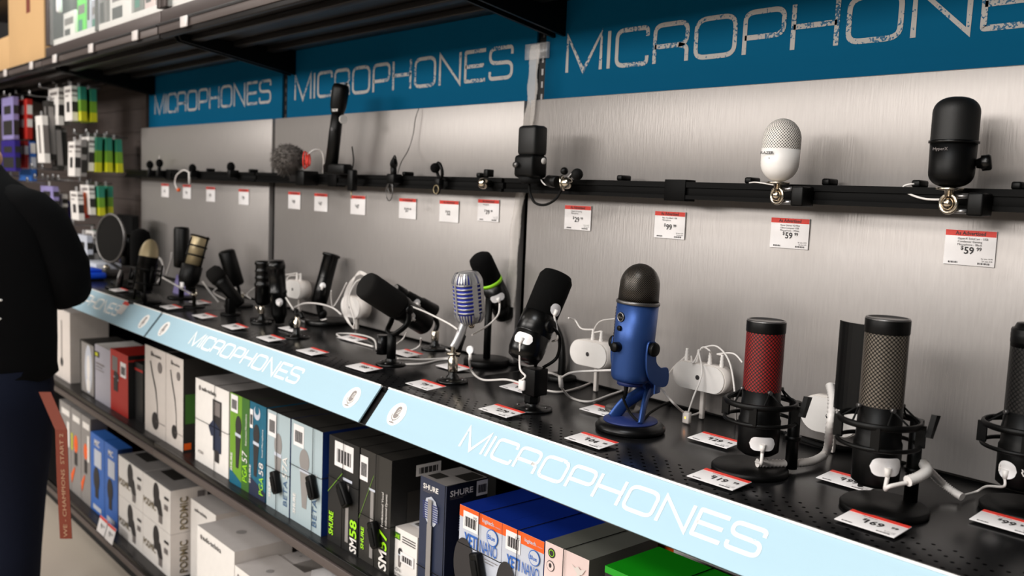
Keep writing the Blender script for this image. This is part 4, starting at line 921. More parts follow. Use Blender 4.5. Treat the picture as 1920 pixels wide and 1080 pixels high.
# --- two gaming microphones in ring shock mounts ---
def ring_mic(t, B, C_, s, mesh, cap, z0=0.035, extra=None):
    "B base centre, C_ axis foot; heights in metres from the deck"
    m = MB(); puck(m, B, 0.056, 0.010, 'black'); m.build('base_disc', t, B)
    zb, zr2, zr1, zg0, zg1, zt = [z * s for z in (0.036, 0.082, 0.108, 0.126, 0.211, 0.229)]
    m = MB(); m.lathe([(0.022, zb - 0.006), (0.030, zb), (0.0305, zr2), (0.0285, zr2 + 0.004), (0.0275, zg0)], 'black', C_, (0, 0, 1), 44); m.build('lower_body', t, B)
    m = MB(); m.lathe([(0.0275, zg0), (0.0275, zg1)], mesh, C_, (0, 0, 1), 56, cap=False); m.build('grille', t, B)
    m = MB(); m.lathe([(0.0278, zg1), (0.0282, zg1 + 0.001), (0.0282, zt - 0.002), (0.0272, zt, cap), (0.025, zt, cap), (0.0245, zt - 0.0012, cap), (0, zt - 0.0012, cap)], 'black', C_, (0, 0, 1), 56); m.build('top_cap', t, B)
    m = MB()
    for z in (zr2, zr1):
        m.torus(C_ + Vector((0, 0, z)), 0.0505, 0.0028, 'black', (0, 0, 1), 56, 8, 0.0045 if z == zr1 else 0.003)
    for k in range(8):
        a = k * math.pi / 4 + 0.39; f_ = Vector((math.cos(a), math.sin(a), 0))
        if k % 2 == 0: m.box(tuple(C_ + f_ * 0.0505 + Vector((-0.006, -0.002, zr2))), tuple(C_ + f_ * 0.0505 + Vector((0.006, 0.002, zr1))), 'black')
    m.build('shock_mount_rings', t, B)
    m = MB()
    for k in range(4):
        a = k * math.pi / 2 - 0.6; f_ = Vector((math.cos(a), math.sin(a), 0)); top = C_ + f_ * 0.030 + Vector((0, 0, zr1 + 0.019))
        for da in (-0.33, 0.33):
            g = Vector((math.cos(a + da), math.sin(a + da), 0)); m.cyl(C_ + g * 0.050 + Vector((0, 0, zr1)), top, 0.0014, 'rubber', seg=8)
        m.cyl(top - f_ * 0.003, top + f_ * 0.003, 0.003, 'grey_metal', seg=12)
    m.build('elastic_cords', t, B)
    m = MB(); p = C_ + Vector((0.028, 0.048, 0)); m.tube([Vector((p.x, p.y, B.z + 0.006)), Vector((p.x, p.y, B.z + zr1))], 0.009, 'black', 14, 1, smooth=False); m.cyl((p.x, p.y, B.z + 0.05), (p.x, p.y, B.z + 0.056), 0.012, 'black'); m.build('stand_post', t, B)
    m = MB(); q = C_ + Vector((0.056, 0.014, zr1)); m.prism([q + Vector((0, -0.004, -0.012)), q + Vector((0.0, 0.004, -0.014)), q + Vector((0.004, 0.012, 0.016)), q + Vector((0.004, 0.0, 0.018))], (0.007, 0, 0), 'black'); m.build('tightening_tab', t, B)
    return zb, zr2
B = base(1405, 884); C_ = base(1416, 884) + Vector((0.0, 0.0, 0)); C_ = Vector((B.x + 0.010, B.y + 0.002, ZD))
t = thing('gaming_microphone', 'gaming microphone with red mesh grille in a black ring shock mount', 'microphone', B)
ring_mic(t, B, C_, 1.0, 'red_mesh', 'grey_metal')
m = MB(); p = C_ + Vector((-0.022, 0.028, 0)); m.tube([p + Vector((0, 0.004, 0.10)), p + Vector((-0.002, 0.01, 0.15)), p + Vector((0.004, 0.004, 0.215))], 0.009, 'black', 8, 6, flat=0.5); m.cyl(p + Vector((-0.014, 0, 0.158)), p + Vector((-0.004, 0, 0.158)), 0.007, 'black'); m.build('headphone_hook', t, B)
q4 = sticker_on(t, B, C_, Vector((0, 0, 1)), 0.052, 0.031, 0.78, 0.038, 0.020)
B = base(1657, 957)
C_ = Vector((B.x - 0.012, B.y - 0.008, ZD))
t = thing('gaming_microphone', 'gaming microphone with grey studded mesh grille in a black ring shock mount', 'microphone', B)
ring_mic(t, B, C_, 1.12, 'grey_mesh', 'grey_metal')
q5 = sticker_on(t, B, C_, Vector((0, 0, 1)), 0.066, 0.031, 0.92, 0.044, 0.024)
m = MB(); m.lathe([(0.012, -0.010), (0.012, 0)], 'grey_mesh', C_ + Vector((0, 0, 0.232)), (0, 0, 1), 24) if False else None
m.bm.free()
# flat pop screen standing beside the grey one
S = Vector((B.x - 0.075, B.y + 0.035, ZD))
t2 = thing('pop_screen', 'tall black rectangular pop screen left of the grey mesh microphone', 'pop filter', S)
m = MB(); pts = []; W_ = 0.036
a_top = A(1592, 605, y=S.y); zt = a_top.z; zb_ = A(1575, 770, y=S.y).z
for k in range(13): a = math.radians(-60 + 10 * k); pts.append((S.x + 0.04 * math.sin(a), S.y + 0.0 + 0.03 * (1 - math.cos(a))))
for (x0, y0), (x1, y1) in zip(pts[:-1], pts[1:]): m.hexa([(x0, y0, zb_), (x1, y1, zb_), (x1, y1 + 0.003, zb_), (x0, y0 + 0.003, zb_), (x0, y0, zt), (x1, y1, zt), (x1, y1 + 0.003, zt), (x0, y0 + 0.003, zt)], 'black')
m.build('screen_panel', t2, S); m = MB(); m.tube([(S.x + 0.01, S.y + 0.005, zb_ + 0.03), (S.x + 0.02, S.y + 0.02, zb_ - 0.02), (S.x + 0.012, S.y + 0.02, ZD)], 0.004, 'black', 8, 5); m.build('clip_stem', t2, S)
# right-hand cut-off microphone
B = base(1922, 962)
t = thing('gaming_microphone', 'black microphone cut off by the right frame edge, lettered YPE on its body', 'microphone', B)
C_ = Vector((B.x - 0.010, B.y, ZD)); ring_mic(t, B, C_, 1.08, 'dark_mesh', 'black')
m = MB(); m.text('HYPERX', Vector((C_.x - 0.010, C_.y - 0.0345, ZD + 0.056)) + Vector((0.012, 0.006, 0)), 0.013, 'white', X=Vector((0.85, -0.0, 0)), bold=True, align='c'); m.build('lettering', t, B)
m = MB(); c = C_; m.lathe([(0.0275, 0.222), (0.0285, 0.240), (0.022, 0.254), (0, 0.256)], 'black', c, (0, 0, 1), 40); m.build('dome_top', t, B)
q6 = sticker_on(t, B, c, Vector((0, 0, 1)), 0.060, 0.031, -0.25, 0.026, 0.024)

# --- more stands behind ---
B = base(1168, 776)
t = thing('desk_stand', 'brushed grey round stand base with short tube behind the blue microphone', 'stand', B)
m = MB(); puck(m, B, 0.034, 0.014, 'grey_metal'); m.cyl(B + Vector((0.01, 0.0, 0.01)), B + Vector((0.035, 0.01, 0.085)), 0.011, 'grey_metal'); m.build('stand_tube', t, B)
B = base(1052, 712)
t = thing('desk_stand', 'black curved stand behind the black podcast microphone', 'stand', B)
m = MB(); puck(m, B, 0.033, 0.012, 'black'); m.build('base_disc', t, B)
m = MB(); m.tube([B + Vector((0, 0, 0.01)), B + Vector((0.004, -0.004, 0.05)), B + Vector((-0.006, -0.002, 0.09)), B + Vector((-0.028, -0.004, 0.125))], 0.018, 'black', 12, 6, flat=0.5, r2=0.012); m.build('curved_arm', t, B)

# --- white hubs standing against the panel ---
def hub(px, py, w, h, d, label, ports, rz=0):
    c = A(px, py, y=1.35); t = thing('charging_hub', label, 'usb hub', (c.x, c.y, c.z))
    m = MB(); n = 28; pts = []
    for k in range(n):
        a = 2 * math.pi * k / n; sx = (w - h) / 2 * (1 if math.cos(a) > 0 else -1); pts.append((c.x + sx + h / 2 * math.cos(a), c.y - d / 2, c.z + h / 2 * math.sin(a)))
    m.prism(pts, (0, d, 0), 'hub_white', True); m.prism([(p[0] * 0.96 + c.x * 0.04, p[1] - 0.003, p[2] * 0.96 + c.z * 0.04) for p in pts], (0, 0.003, 0), 'white', True); m.build('hub_body', t, c)
    m = MB(); m.lathe([(0.0045, 0), (0.0045, 0.0008), (0.003, 0.001, 'print'), (0, 0.001, 'print')], 'hub_white', (c.x, c.y - d / 2 - 0.003, c.z), (0, -1, 0), 20); m.build('lock_hole', t, c)
    m = MB(); m.box((c.x - 0.004, c.y + 0.0, ZD + 0.001), (c.x + 0.004, c.y + 0.008, c.z - h / 2 + 0.002), 'hub_white', 0.001); m.build('hub_foot', t, c)
    out = []
    for k in range(ports):
        x = c.x + (k - (ports - 1) / 2) * w * 0.22; p0 = Vector((x, c.y, c.z + h / 2 - 0.003)); m = MB()
        m.tube([p0 + Vector((0, 0, k_ * 0.003)) for k_ in range(9)], 0.0052, 'white', 10, 1, smooth=False, rib=0.2, r2=0.0028); m.build('plug', t, c); out.append(p0 + Vector((0, 0, 0.024)))
    return c, out
c, P1 = hub(1318, 706, 0.118, 0.050, 0.026, 'white oval charging hub with four plugs left of the red microphone', 4)
def arc(a, pts, label, r=0.0016, **k): cable([a] + pts, label, r, **k)
yp = 1.35
arc(P1[0], [A(1285, 668, y=yp), A(1262, 690, y=yp - 0.01), A(1243, 720, y=yp - 0.06), A(1240, 728, y=yp - 0.09)], 'white cable arching left from the first plug of the four-plug hub')
arc(P1[1], [A(1310, 660, y=yp - 0.01), A(1316, 700, y=yp - 0.03), A(1300, 745, y=yp - 0.05), A(1290, 775, z=ZD + 0.02)], 'white cable looping down in front of the four-plug hub')
arc(P1[2], [A(1330, 657, y=yp - 0.01), A(1316, 652, y=yp), A(1300, 680, y=yp - 0.02), A(1296, 668, y=yp)], 'short white cable crossing over the hub plugs')
arc(P1[3], [A(1345, 664, y=yp), A(1375, 663, y=yp), A(1392, 680, y=yp)], 'white cable arching right towards the red microphone')
arc(P1[1] + Vector((0.004, 0, 0)), [A(1318, 652, y=yp), A(1345, 650, y=yp), A(1368, 680, y=yp - 0.01), A(1378, 740, y=yp - 0.03), A(1380, 790, z=ZD + 0.004)], 'tall white cable loop behind the four-plug hub')
cable([A(1240, 728, y=1.26), A(1262, 755, y=1.25), A(1285, 775, z=ZD + 0.016), A(1300, 778, z=ZD + 0.012), A(1330, 766, z=ZD + 0.004), A(1352, 760, z=ZD + 0.003)], 'white cable running from the blue microphone to the small lit connector', 0.002)
m = MB(); a = A(1288, 782, z=ZD + 0.012); m.box((a.x - 0.007, a.y - 0.005, ZD + 0.001), (a.x + 0.007, a.y + 0.005, ZD + 0.022), 'hub_white', 0.002); m.box((a.x - 0.001, a.y - 0.0056, ZD + 0.010), (a.x + 0.001, a.y - 0.005, ZD + 0.013), 'led'); o = m.build('cable_connector', None, a); tag(o, 'small white connector with orange light below the four-plug hub', 'connector')
c, P2 = hub(1118, 662, 0.105, 0.052, 0.045, 'white hub with two plugs between the podcast and blue microphones', 2)
arc(P2[0], [A(1090, 616, y=yp), A(1078, 600, y=yp), A(1066, 596, y=yp - 0.02)], 'white cable rising from the left plug of the two-plug hub')
arc(P2[1], [A(1113, 622, y=yp), A(1125, 603, y=yp - 0.01), A(1152, 598, y=yp - 0.05), A(1160, 598, y=yp - 0.08)], 'white cable from the two-plug hub to the blue microphone')
c, P3 = hub(1563, 778, 0.105, 0.060, 0.026, 'white oval hub mostly hidden behind the grey mesh microphone', 1)
c, P4 = hub(560, 542, 0.100, 0.055, 0.035, 'cream hub with two looping cables left of the tube-shaped microphone', 2)
arc(P4[0], [A(536, 515, y=yp), A(527, 514, y=yp)], 'white cable looping left out of the cream hub')
arc(P4[1], [A(556, 516, y=yp), A(540, 520, y=yp), A(533, 545, y=yp - 0.02)], 'white cable looping over the cream hub')
c, P5 = hub(668, 575, 0.100, 0.060, 0.035, 'cream hub behind the foam end of the broadcast microphone', 0)

# coiled cables
m = MB(); pts = [A(1420, 868, z=ZD + 0.016), A(1460, 869, z=ZD + 0.014), A(1500, 868, z=ZD + 0.012), A(1530, 862, z=ZD + 0.012), A(1550, 845, z=ZD + 0.02), A(1556, 800, y=1.20), A(1560, 750, y=1.22), A(1556, 722, y=1.24)]
m.tube(pts, 0.0066, 'cable_white', 12, 13, rib=0.30); o = m.build('coiled_cable', None, pts[0]); tag(o, 'thick white coiled cable rising in front of the half-hidden hub', 'cable')
m = MB(); pts = [A(1556, 722, y=1.25), A(1568, 728, y=1.28), A(1566, 760, y=1.30), A(1573, 800, y=1.30)]; m.tube(pts, 0.004, 'cable_white', 10, 14, rib=0.2); o = m.build('coiled_cable', None, pts[0]); tag(o, 'thin grey-white coiled cable down to the half-hidden hub', 'cable')
cable([q4, q4 + Vector((0.001, -0.002, -0.015)), A(1428, 868, z=ZD + 0.02), A(1418, 866, z=ZD + 0.016)], 'short white cable from the red microphone to the thick coil', 0.0025)
cable([q5, q5 + Vector((0, -0.003, -0.015)), A(1668, 912, y=q5.y - 0.01), A(1700, 905, y=q5.y + 0.01)], 'short white cable under the grey mesh microphone', 0.0028)
m = MB(); pts = [A(1702, 902, y=q5.y + 0.01), A(1725, 893, y=q5.y + 0.03), A(1738, 882, y=q5.y + 0.05), A(1732, 870, y=q5.y + 0.07)]; m.tube(pts, 0.0072, 'white', 12, 10, rib=0.2); o = m.build('coiled_cable', None, pts[0]); tag(o, 'stub of white coiled cable right of the grey mesh microphone', 'cable')
m = MB(); pts = [A(1733, 872, y=q5.y + 0.07), A(1760, 900, z=ZD + 0.025), A(1785, 920, z=ZD + 0.012), A(1804, 932, z=ZD + 0.008)]; m.tube(pts, 0.0058, 'cable_white', 12, 14, rib=0.30); o = m.build('coiled_cable', None, pts[0]); tag(o, 'white coiled cable sloping down to the shelf at the right', 'cable')
cable([A(1802, 930, z=ZD + 0.008), A(1830, 922, z=ZD + 0.006), A(1850, 912, z=ZD + 0.02), q6 + Vector((0, -0.002, -0.01)), q6], 'thin white cable into the plug of the cut-off right microphone', 0.0018)
cable([A(1488, 812, z=ZD + 0.003), A(1485, 790, z=ZD + 0.02), A(1505, 783, z=ZD + 0.05), A(1550, 800, z=ZD + 0.03), A(1572, 830, z=ZD + 0.004), A(1568, 838, z=ZD + 0.003)], 'black cable loop on the shelf between the two gaming microphones', 0.0022, 'rubber')
cable([A(1472, 812, z=ZD + 0.005), A(1510, 826, z=ZD + 0.005), A(1550, 838, z=ZD + 0.004), A(1600, 842, z=ZD + 0.004)], 'black plug cable lying behind the gaming microphones', 0.004, 'rubber')
# white cables around the podcast microphone
cable([q1, A(975, 690, y=q1.y), A(985, 705, y=q1.y - 0.02), A(979, 712, y=q1.y - 0.02)], 'white cable from the lower plug of the podcast microphone', 0.0019)
cable([A(979, 720, y=1.12), A(950, 712, y=1.15), A(905, 712, z=ZD + 0.01), A(884, 695, z=ZD + 0.02), A(880, 672, y=1.17)], 'white cable sweeping from the boxy stand to the retro microphone', 0.0022)
m = MB(); a = A(882, 656, y=1.165); m.lathe([(0.0085, -0.003), (0.0085, 0.003)], 'white_gloss', a, (0.2, -1, 0), 20); m.cyl(a + Vector((0, 0, -0.006)), a + Vector((0.001, 0, -0.02)), 0.0035, 'white'); o = m.build('cable_connector', None, a); tag(o, 'white oval connector hanging beside the retro microphone stem', 'connector')
m = MB(); a = A(979, 722, y=1.12); m.box((a.x - 0.008, a.y - 0.004, a.z - 0.010), (a.x + 0.008, a.y + 0.004, a.z + 0.010), 'white', 0.003); o = m.build('cable_connector', None, a); tag(o, 'white connector against the left of the boxy black stand', 'connector')
yj = 1.22; J = A(1051, 714, y=yj)
cable([q2, A(1046, 632, y=q2.y + 0.01), A(1036, 640, y=q2.y + 0.02)], 'short white cable under the upper plug of the podcast microphone', 0.002)
cable([A(1015, 697, y=1.20), A(1035, 700, y=1.21), J + Vector((-0.004, 0, 0.008))], 'white cable from the podcast stand to the white splitter', 0.0022)
cable([J + Vector((0.004, 0, 0.008)), A(1070, 699, y=yj), A(1100, 696, y=yj + 0.02), A(1150, 694, y=yj + 0.03), A(1165, 694, y=yj + 0.03)], 'white cable from the splitter passing behind the blue microphone', 0.0022)
cable([J + Vector((0, 0, -0.010)), A(1070, 745, z=ZD + 0.004), A(1105, 753, z=ZD + 0.003), A(1145, 740, z=ZD + 0.003), A(1175, 730, z=ZD + 0.003)], 'white cable curving on the shelf left of the blue microphone', 0.0022)
cable([A(1018, 731, z=ZD + 0.004), A(1050, 735, z=ZD + 0.003), A(1085, 727, z=ZD + 0.003), A(1110, 717, z=ZD + 0.003)], 'white cable lying behind the white splitter', 0.0022)
m = MB(); m.tube([J + Vector((-0.002, 0, 0.010)), J + Vector((0.003, 0, -0.012))], 0.0065, 'white', 4, 1, smooth=False, flat=0.7); o = m.build('cable_splitter', None, J); tag(o, 'white cable splitter hanging behind the boxy black stand', 'connector')
cable([q3, A(934, 590, y=q3.y - 0.01), A(915, 610, y=q3.y - 0.03), A(885, 628, y=1.2)], 'white cable from the lime ringed microphone down to the retro microphone', 0.0020)
cable([A(770, 574, y=1.18), A(800, 586, y=1.18), A(840, 606, y=1.17), A(858, 618, y=1.16)], 'white cable from the broadcast microphone sticker to the retro microphone', 0.0020)
cable([A(742, 646, y=1.2), A(755, 636, y=1.22), A(763, 622, y=1.22)], 'white cable rising behind the broadcast microphone stand', 0.0018)
cable([A(742, 658, z=ZD + 0.003), A(770, 657, z=ZD + 0.003), A(787, 648, z=ZD + 0.015), A(789, 634, z=ZD + 0.04)], 'white cable looping under the broadcast microphone tail', 0.0020)
cable([A(745, 672, z=ZD + 0.003), A(790, 674, z=ZD + 0.003), A(830, 672, z=ZD + 0.003), A(850, 668, z=ZD + 0.006)], 'white cable along the shelf from the broadcast to the retro stand, upper', 0.0022)
cable([A(750, 683, z=ZD + 0.003), A(790, 682, z=ZD + 0.003), A(830, 674, z=ZD + 0.003), A(852, 672, z=ZD + 0.01)], 'white cable along the shelf from the broadcast to the retro stand, lower', 0.0022)
cable([A(706, 654, z=ZD + 0.006), A(700, 636, z=ZD + 0.006), A(670, 627, z=ZD + 0.004), A(632, 626, z=ZD + 0.004), A(650, 636, z=ZD + 0.004), A(700, 650, z=ZD + 0.004)], 'flat white cable loop left of the broadcast microphone stand', 0.0022)
cable([A(817, 643, z=ZD + 0.01), A(830, 652, z=ZD + 0.004), A(848, 660, z=ZD + 0.004)], 'white cable end behind the retro microphone adapter', 0.0018)
loop = []
for k in range(3):
    dx = 0.007 * k; loop += [A(690, 520, y=1.33) + Vector((dx * 0.3, 0, 0)), A(674, 514, y=1.33) + Vector((0, 0, dx * 0.5)), A(656, 530, y=1.33) + Vector((dx, 0, 0)), A(645, 560, y=1.32) + Vector((dx, 0, 0)), A(645, 590, y=1.30) + Vector((dx, 0, 0)), A(660, 612, y=1.28) + Vector((dx * 0.5, 0, -dx * 0.3)), A(664, 600, y=1.28 + dx), A(654, 560, y=1.30 + dx), A(668, 528, y=1.325 + dx)]
cable(loop, 'bundled white cable looped beside the foam of the broadcast microphone', 0.0017)
cable([A(650, 530, y=1.33), A(635, 560, y=1.33), A(624, 575, y=1.32), A(621, 560, y=1.31), A(621, 545, y=1.3)], 'white cable from the tube microphone sticker to the cream hub', 0.0017)
cable([A(545, 580, y=1.25), A(570, 569, y=1.26), A(600, 570, y=1.26), A(625, 578, y=1.28), A(640, 590, y=1.28)], 'white cable in front of the tube microphone stand', 0.0022)
cable([A(536, 558, y=1.22), A(550, 580, y=1.22), A(562, 600, z=ZD + 0.01), A(585, 604, z=ZD + 0.004), A(612, 598, z=ZD + 0.02)], 'white cable curling around the small empty stand', 0.0022)
m = MB(); a = A(580, 604, z=ZD + 0.008); m.box((a.x - 0.012, a.y - 0.005, ZD), (a.x + 0.012, a.y + 0.005, ZD + 0.012), 'white', 0.003); m.box((a.x + 0.010, a.y - 0.0056, ZD + 0.004), (a.x + 0.012, a.y - 0.005, ZD + 0.007), 'led'); o = m.build('cable_connector', None, a); tag(o, 'white connector with a tiny orange light by the tube microphone base', 'connector')
cable([A(304, 520, y=1.15), A(330, 535, y=1.13), A(355, 550, z=ZD + 0.03), A(362, 553, z=ZD + 0.03)], 'white cable running left from the gold banded microphone', 0.003)
cable([A(380, 528, y=1.2), A(392, 545, y=1.2), A(410, 567, z=ZD + 0.01)], 'white cable between the gold banded and handheld microphones', 0.003)
cable([A(312, 515, y=1.24), A(320, 490, y=1.24), A(322, 474, y=1.24)], 'white cable beside the tall plain black microphone', 0.003)
cable([A(470, 560, y=1.25), A(463, 552, y=1.3), A(480, 537, y=1.3)], 'thin white cable left of the collared studio microphone', 0.002)
cable([A(462, 555, y=1.3), A(440, 540, y=1.3), A(420, 535, y=1.33), A(400, 548, z=ZD + 0.01), A(430, 565, z=ZD + 0.01)], 'white cable loop behind the handheld microphone', 0.002)
cable([A(290, 480, y=1.2), A(302, 488, y=1.2), A(306, 510, y=1.2), A(296, 530, y=1.2)], 'white cable hanging right of the gold domed microphone', 0.004)
for px, py, lab in ((417, 570, 'tangle of brass swivel parts at the foot of the handheld microphone'),):
    a = A(px + 25, py + 2, z=ZD); m = MB(); 
    for k in range(5): m.torus(a + Vector((0.02 * math.cos(k * 1.9), 0.02 * math.sin(k * 1.9), 0.012 + 0.004 * k)), 0.012, 0.0025, 'gold_chrome', (math.sin(k), math.cos(k), 0.8), 20, 6)
    m.ball(a + Vector((0.03, -0.02, 0.02)), 0.016, 'silver'); o = m.build('swivel_parts', None, a); tag(o, lab, 'hardware')
for px, py, lab, c in ((1766, 880, 'small black cable clip at the back edge behind the coiled cable', 'rubber'), (1270, 747, 'small black cable clip left of the four-plug hub', 'rubber')):
    a = A(px, py, z=ZD); m = MB(); m.box((a.x - 0.014, a.y - 0.006, ZD), (a.x + 0.014, a.y + 0.006, ZD + 0.02), c, 0.002); o = m.build('cable_clip', None, a); tag(o, lab, 'clip')

# ---------------- microphones on the rail ----------------
YR = 1.30
def rail_mount(t, p, B):
    "chrome ball mount gripping the rail below a microphone"
    m = MB(); m.lathe([(0.018, 0), (0.018, 0.003), (0.007, 0.004), (0.006, 0.012)], 'gold_chrome', p, (0, 0, -1), 24); c = p - Vector((0, 0, 0.022)); m.ball(c, 0.009, 'chrome')
    m.torus(c, 0.0125, 0.0028, 'gold_chrome', (0.2, 1, 0), 28, 8); m.build('ball_mount', t, B)
    m = MB(); m.tube([c + Vector((0.004, 0.004, 0.010)), c + Vector((0.026, 0.01, 0.012))], 0.0035, 'silver', 8, 1, smooth=False); m.tube([c + Vector((0.004, 0.004, -0.010)), c + Vector((0.026, 0.01, -0.010))], 0.0035, 'silver', 8, 1, smooth=False); m.box((c.x + 0.024, c.y, c.z - 0.016), (c.x + 0.046, 1.335, c.z + 0.016), 'black', 0.003); m.build('rail_clamp', t, B)
# white capsule
pt, pb = A(1466, 222, y=YR), A(1459, 341, y=YR); B = Vector((pb.x, YR, pb.z))
t = thing('capsule_microphone', 'white capsule microphone with dotted upper half mounted on the rail', 'microphone', B)
L = pt.z - pb.z; r = 0.030; ax = Vector((0.02, 0, 1)).normalized()
lo = [(r * math.sin(a), 0.030 - 0.030 * math.cos(a)) for a in [math.pi / 2 * k / 8 for k in range(9)]]; lo[0] = (0, 0)
m = MB(); m.lathe(lo + [(r * 1.01, L * 0.52)], 'white', B, ax, 48); m.text('RAZER', B + Vector((-0.003, -0.0325, L * 0.42)), 0.0065, 'print', bold=True, align='c', width=0.024); m.lathe([(0.0008, 0.0305), (0.0008, 0.031)], 'print', B + Vector((0, 0, L * 0.36)), (0, -1, 0), 10); m.build('body_shell', t, B)
hi = [(r * 1.01 * math.cos(a), L - 0.034 + 0.034 * math.sin(a)) for a in [math.pi / 2 * k / 8 for k in range(9)]]; hi[-1] = (0, L)
m = MB(); m.lathe([(r * 1.01, L * 0.52)] + hi, 'white_mesh', B, ax, 56, cap=False); m.build('grille', t, B)
rail_mount(t, B, B)
cable([B + Vector((-0.01, 0.02, -0.006)), A(1420, 342, y=1.33), A(1405, 343, y=1.34)], 'thin white cable behind the white capsule microphone', 0.0012)
# black capsule
pt, pb = A(1786, 182, y=YR), A(1781, 352, y=YR); B = Vector((pb.x, YR, pb.z)); L = pt.z - pb.z; r = 0.0305
t = thing('capsule_microphone', 'large matte black capsule microphone with side knob mounted on the rail at right', 'microphone', B)
lo = [(r * 0.97 * math.sin(a) ** 0.8, 0.020 - 0.020 * math.cos(a)) for a in [math.pi / 2 * k / 8 for k in range(9)]]; lo[0] = (0, 0)
m = MB(); m.lathe(lo + [(r, L * 0.5)], 'black', B, (0, 0, 1), 48); m.text('HyperX', B + Vector((-0.004, -0.0318, L * 0.40)), 0.006, 'print_grey', align='c', width=0.02); m.build('body_shell', t, B)
hi = [(r * math.cos(a) ** 0.75 if a < 1.57 else 0, L - 0.022 + 0.022 * math.sin(a)) for a in [math.pi / 2 * k / 8 for k in range(9)]]; hi[-1] = (0, L)
m = MB(); m.lathe([(r, L * 0.52)] + hi, 'black_mesh', B, (0, 0, 1), 56, cap=False); m.build('grille', t, B)
m = MB(); m.lathe([(r, L * 0.485), (r * 1.07, L * 0.49), (r * 1.07, L * 0.515), (r, L * 0.52)], 'black_gloss', B, (0, 0, 1), 48, cap=False); m.build('collar', t, B)
k0 = B + Vector((r * 0.95, 0.008, L * 0.27)); m = MB(); m.lathe([(0.006, 0), (0.008, 0.006), (0.011, 0.007), (0.011, 0.017), (0.009, 0.019), (0, 0.019)], 'black_gloss', k0, (1, 0.3, 0.15), 24); m.build('side_knob', t, B)
rail_mount(t, B, B)
cable([A(1780, 374, y=1.30), A(1735, 373, y=1.32), A(1702, 362, y=1.335), A(1694, 350, y=1.34), A(1712, 345, y=1.345), A(1730, 348, y=1.36)], 'white cable looping left from the black capsule microphone', 0.0016)
# rectangular black mic
pb, pt = A(996, 345, y=1.31), A(998, 236, y=1.31); B = Vector((pb.x, 1.31, pb.z)); L = pt.z - pb.z
t = thing('block_microphone', 'black rounded-block microphone clamped at the left end of the right rail', 'microphone', B)
m = MB(); m.box((B.x - 0.029, B.y - 0.020, B.z + L * 0.48), (B.x + 0.026, B.y + 0.020, B.z + L), 'black_mesh', 0.008); m.build('grille', t, B)
m = MB(); m.box((B.x - 0.033, B.y - 0.024, B.z + L * 0.10), (B.x + 0.026, B.y + 0.022, B.z + L * 0.5), 'black', 0.008); m.lathe([(0.018, 0.0), (0.024, 0.004), (0.026, L * 0.12)], 'rubber', B - Vector((0.003, 0, 0)), (0, 0, 1), 28); m.build('lower_body', t, B)
m = MB(); m.lathe([(0.006, 0), (0.006, 0.010), (0, 0.010)], 'grey_metal', B + Vector((-0.020, -0.022, L * 0.32)), (0, -1, 0), 20); m.lathe([(0.0065, 0), (0.0065, 0.002), (0, 0.002)], 'white', B + Vector((0.026, 0.008, L * 0.40)), (1, 0, 0), 20); m.build('volume_knob', t, B)
cable([B + Vector((-0.006, 0, 0.0)), A(994, 362, y=1.31), A(1003, 380, y=1.31), A(1022, 384, y=1.31), A(1042, 373, y=1.31), A(1056, 350, y=1.32), A(1070, 330, y=1.335), A(1073, 324, y=1.345)], 'thick black cable looping under the block microphone', 0.0028, 'rubber')
cable([A(1013, 335, y=1.32), A(1022, 346, y=1.31), A(1042, 350, y=1.31), A(1058, 340, y=1.32), A(1072, 325, y=1.335)], 'thin white cable hung over the rail beside the block microphone', 0.0013)
B = A(1055, 343, y=1.30); t = thing('rail_mount', 'chrome and black clamp with no microphone beside the block microphone', 'mount', B)
m = MB(); m.ball(B + Vector((0.012, 0, 0)), 0.012, 'gold_chrome'); m.torus(B, 0.013, 0.003, 'gold_chrome', (1, 0.5, 0.2), 24, 8); m.cyl(B + Vector((-0.05, 0.01, 0.004)), B + Vector((-0.012, 0.0, 0.002)), 0.012, 'black'); m.ball(B + Vector((0.03, 0.01, 0.018)), 0.012, 'rubber'); m.ball(B + Vector((-0.002, 0.005, 0.024)), 0.008, 'black'); m.build('clamp', t, B)
B = A(906, 344, y=1.31); m = MB(); m.ball(B, 0.0125, 'chrome'); m.cyl(B, B + Vector((0, 0.03, 0)), 0.008, 'black'); m.box((B.x - 0.007, 1.315, B.z + 0.015), (B.x + 0.007, 1.335, B.z + 0.032), 'black', 0.002); o = m.build('rail_mount', None, B); tag(o, 'bare chrome ball mount in the middle of the rail', 'mount')
# headset ring
B = A(822, 338, y=1.31); t = thing('headset_microphone', 'small black ring-shaped headset microphone hanging on the middle rail', 'microphone', B)
c = A(824, 320, y=1.31); m = MB(); m.torus(c, 0.018, 0.004, 'black', (0.3, 1, 0.2), 28, 8); m.ball(c + Vector((-0.012, -0.004, 0.006)), 0.012, 'foam'); m.build('ear_hook', t, B)
m = MB(); m.box((B.x - 0.010, B.y - 0.006, B.z - 0.022), (B.x + 0.010, B.y + 0.010, B.z + 0.005), 'black', 0.003); m.torus(B + Vector((0, -0.004, -0.02)), 0.012, 0.002, 'black', (0, 1, 0.2), 24, 6); m.torus(B + Vector((0, -0.006, -0.022)), 0.010, 0.0012, 'gold', (0, 1, 0), 24, 6); m.build('clip', t, B)
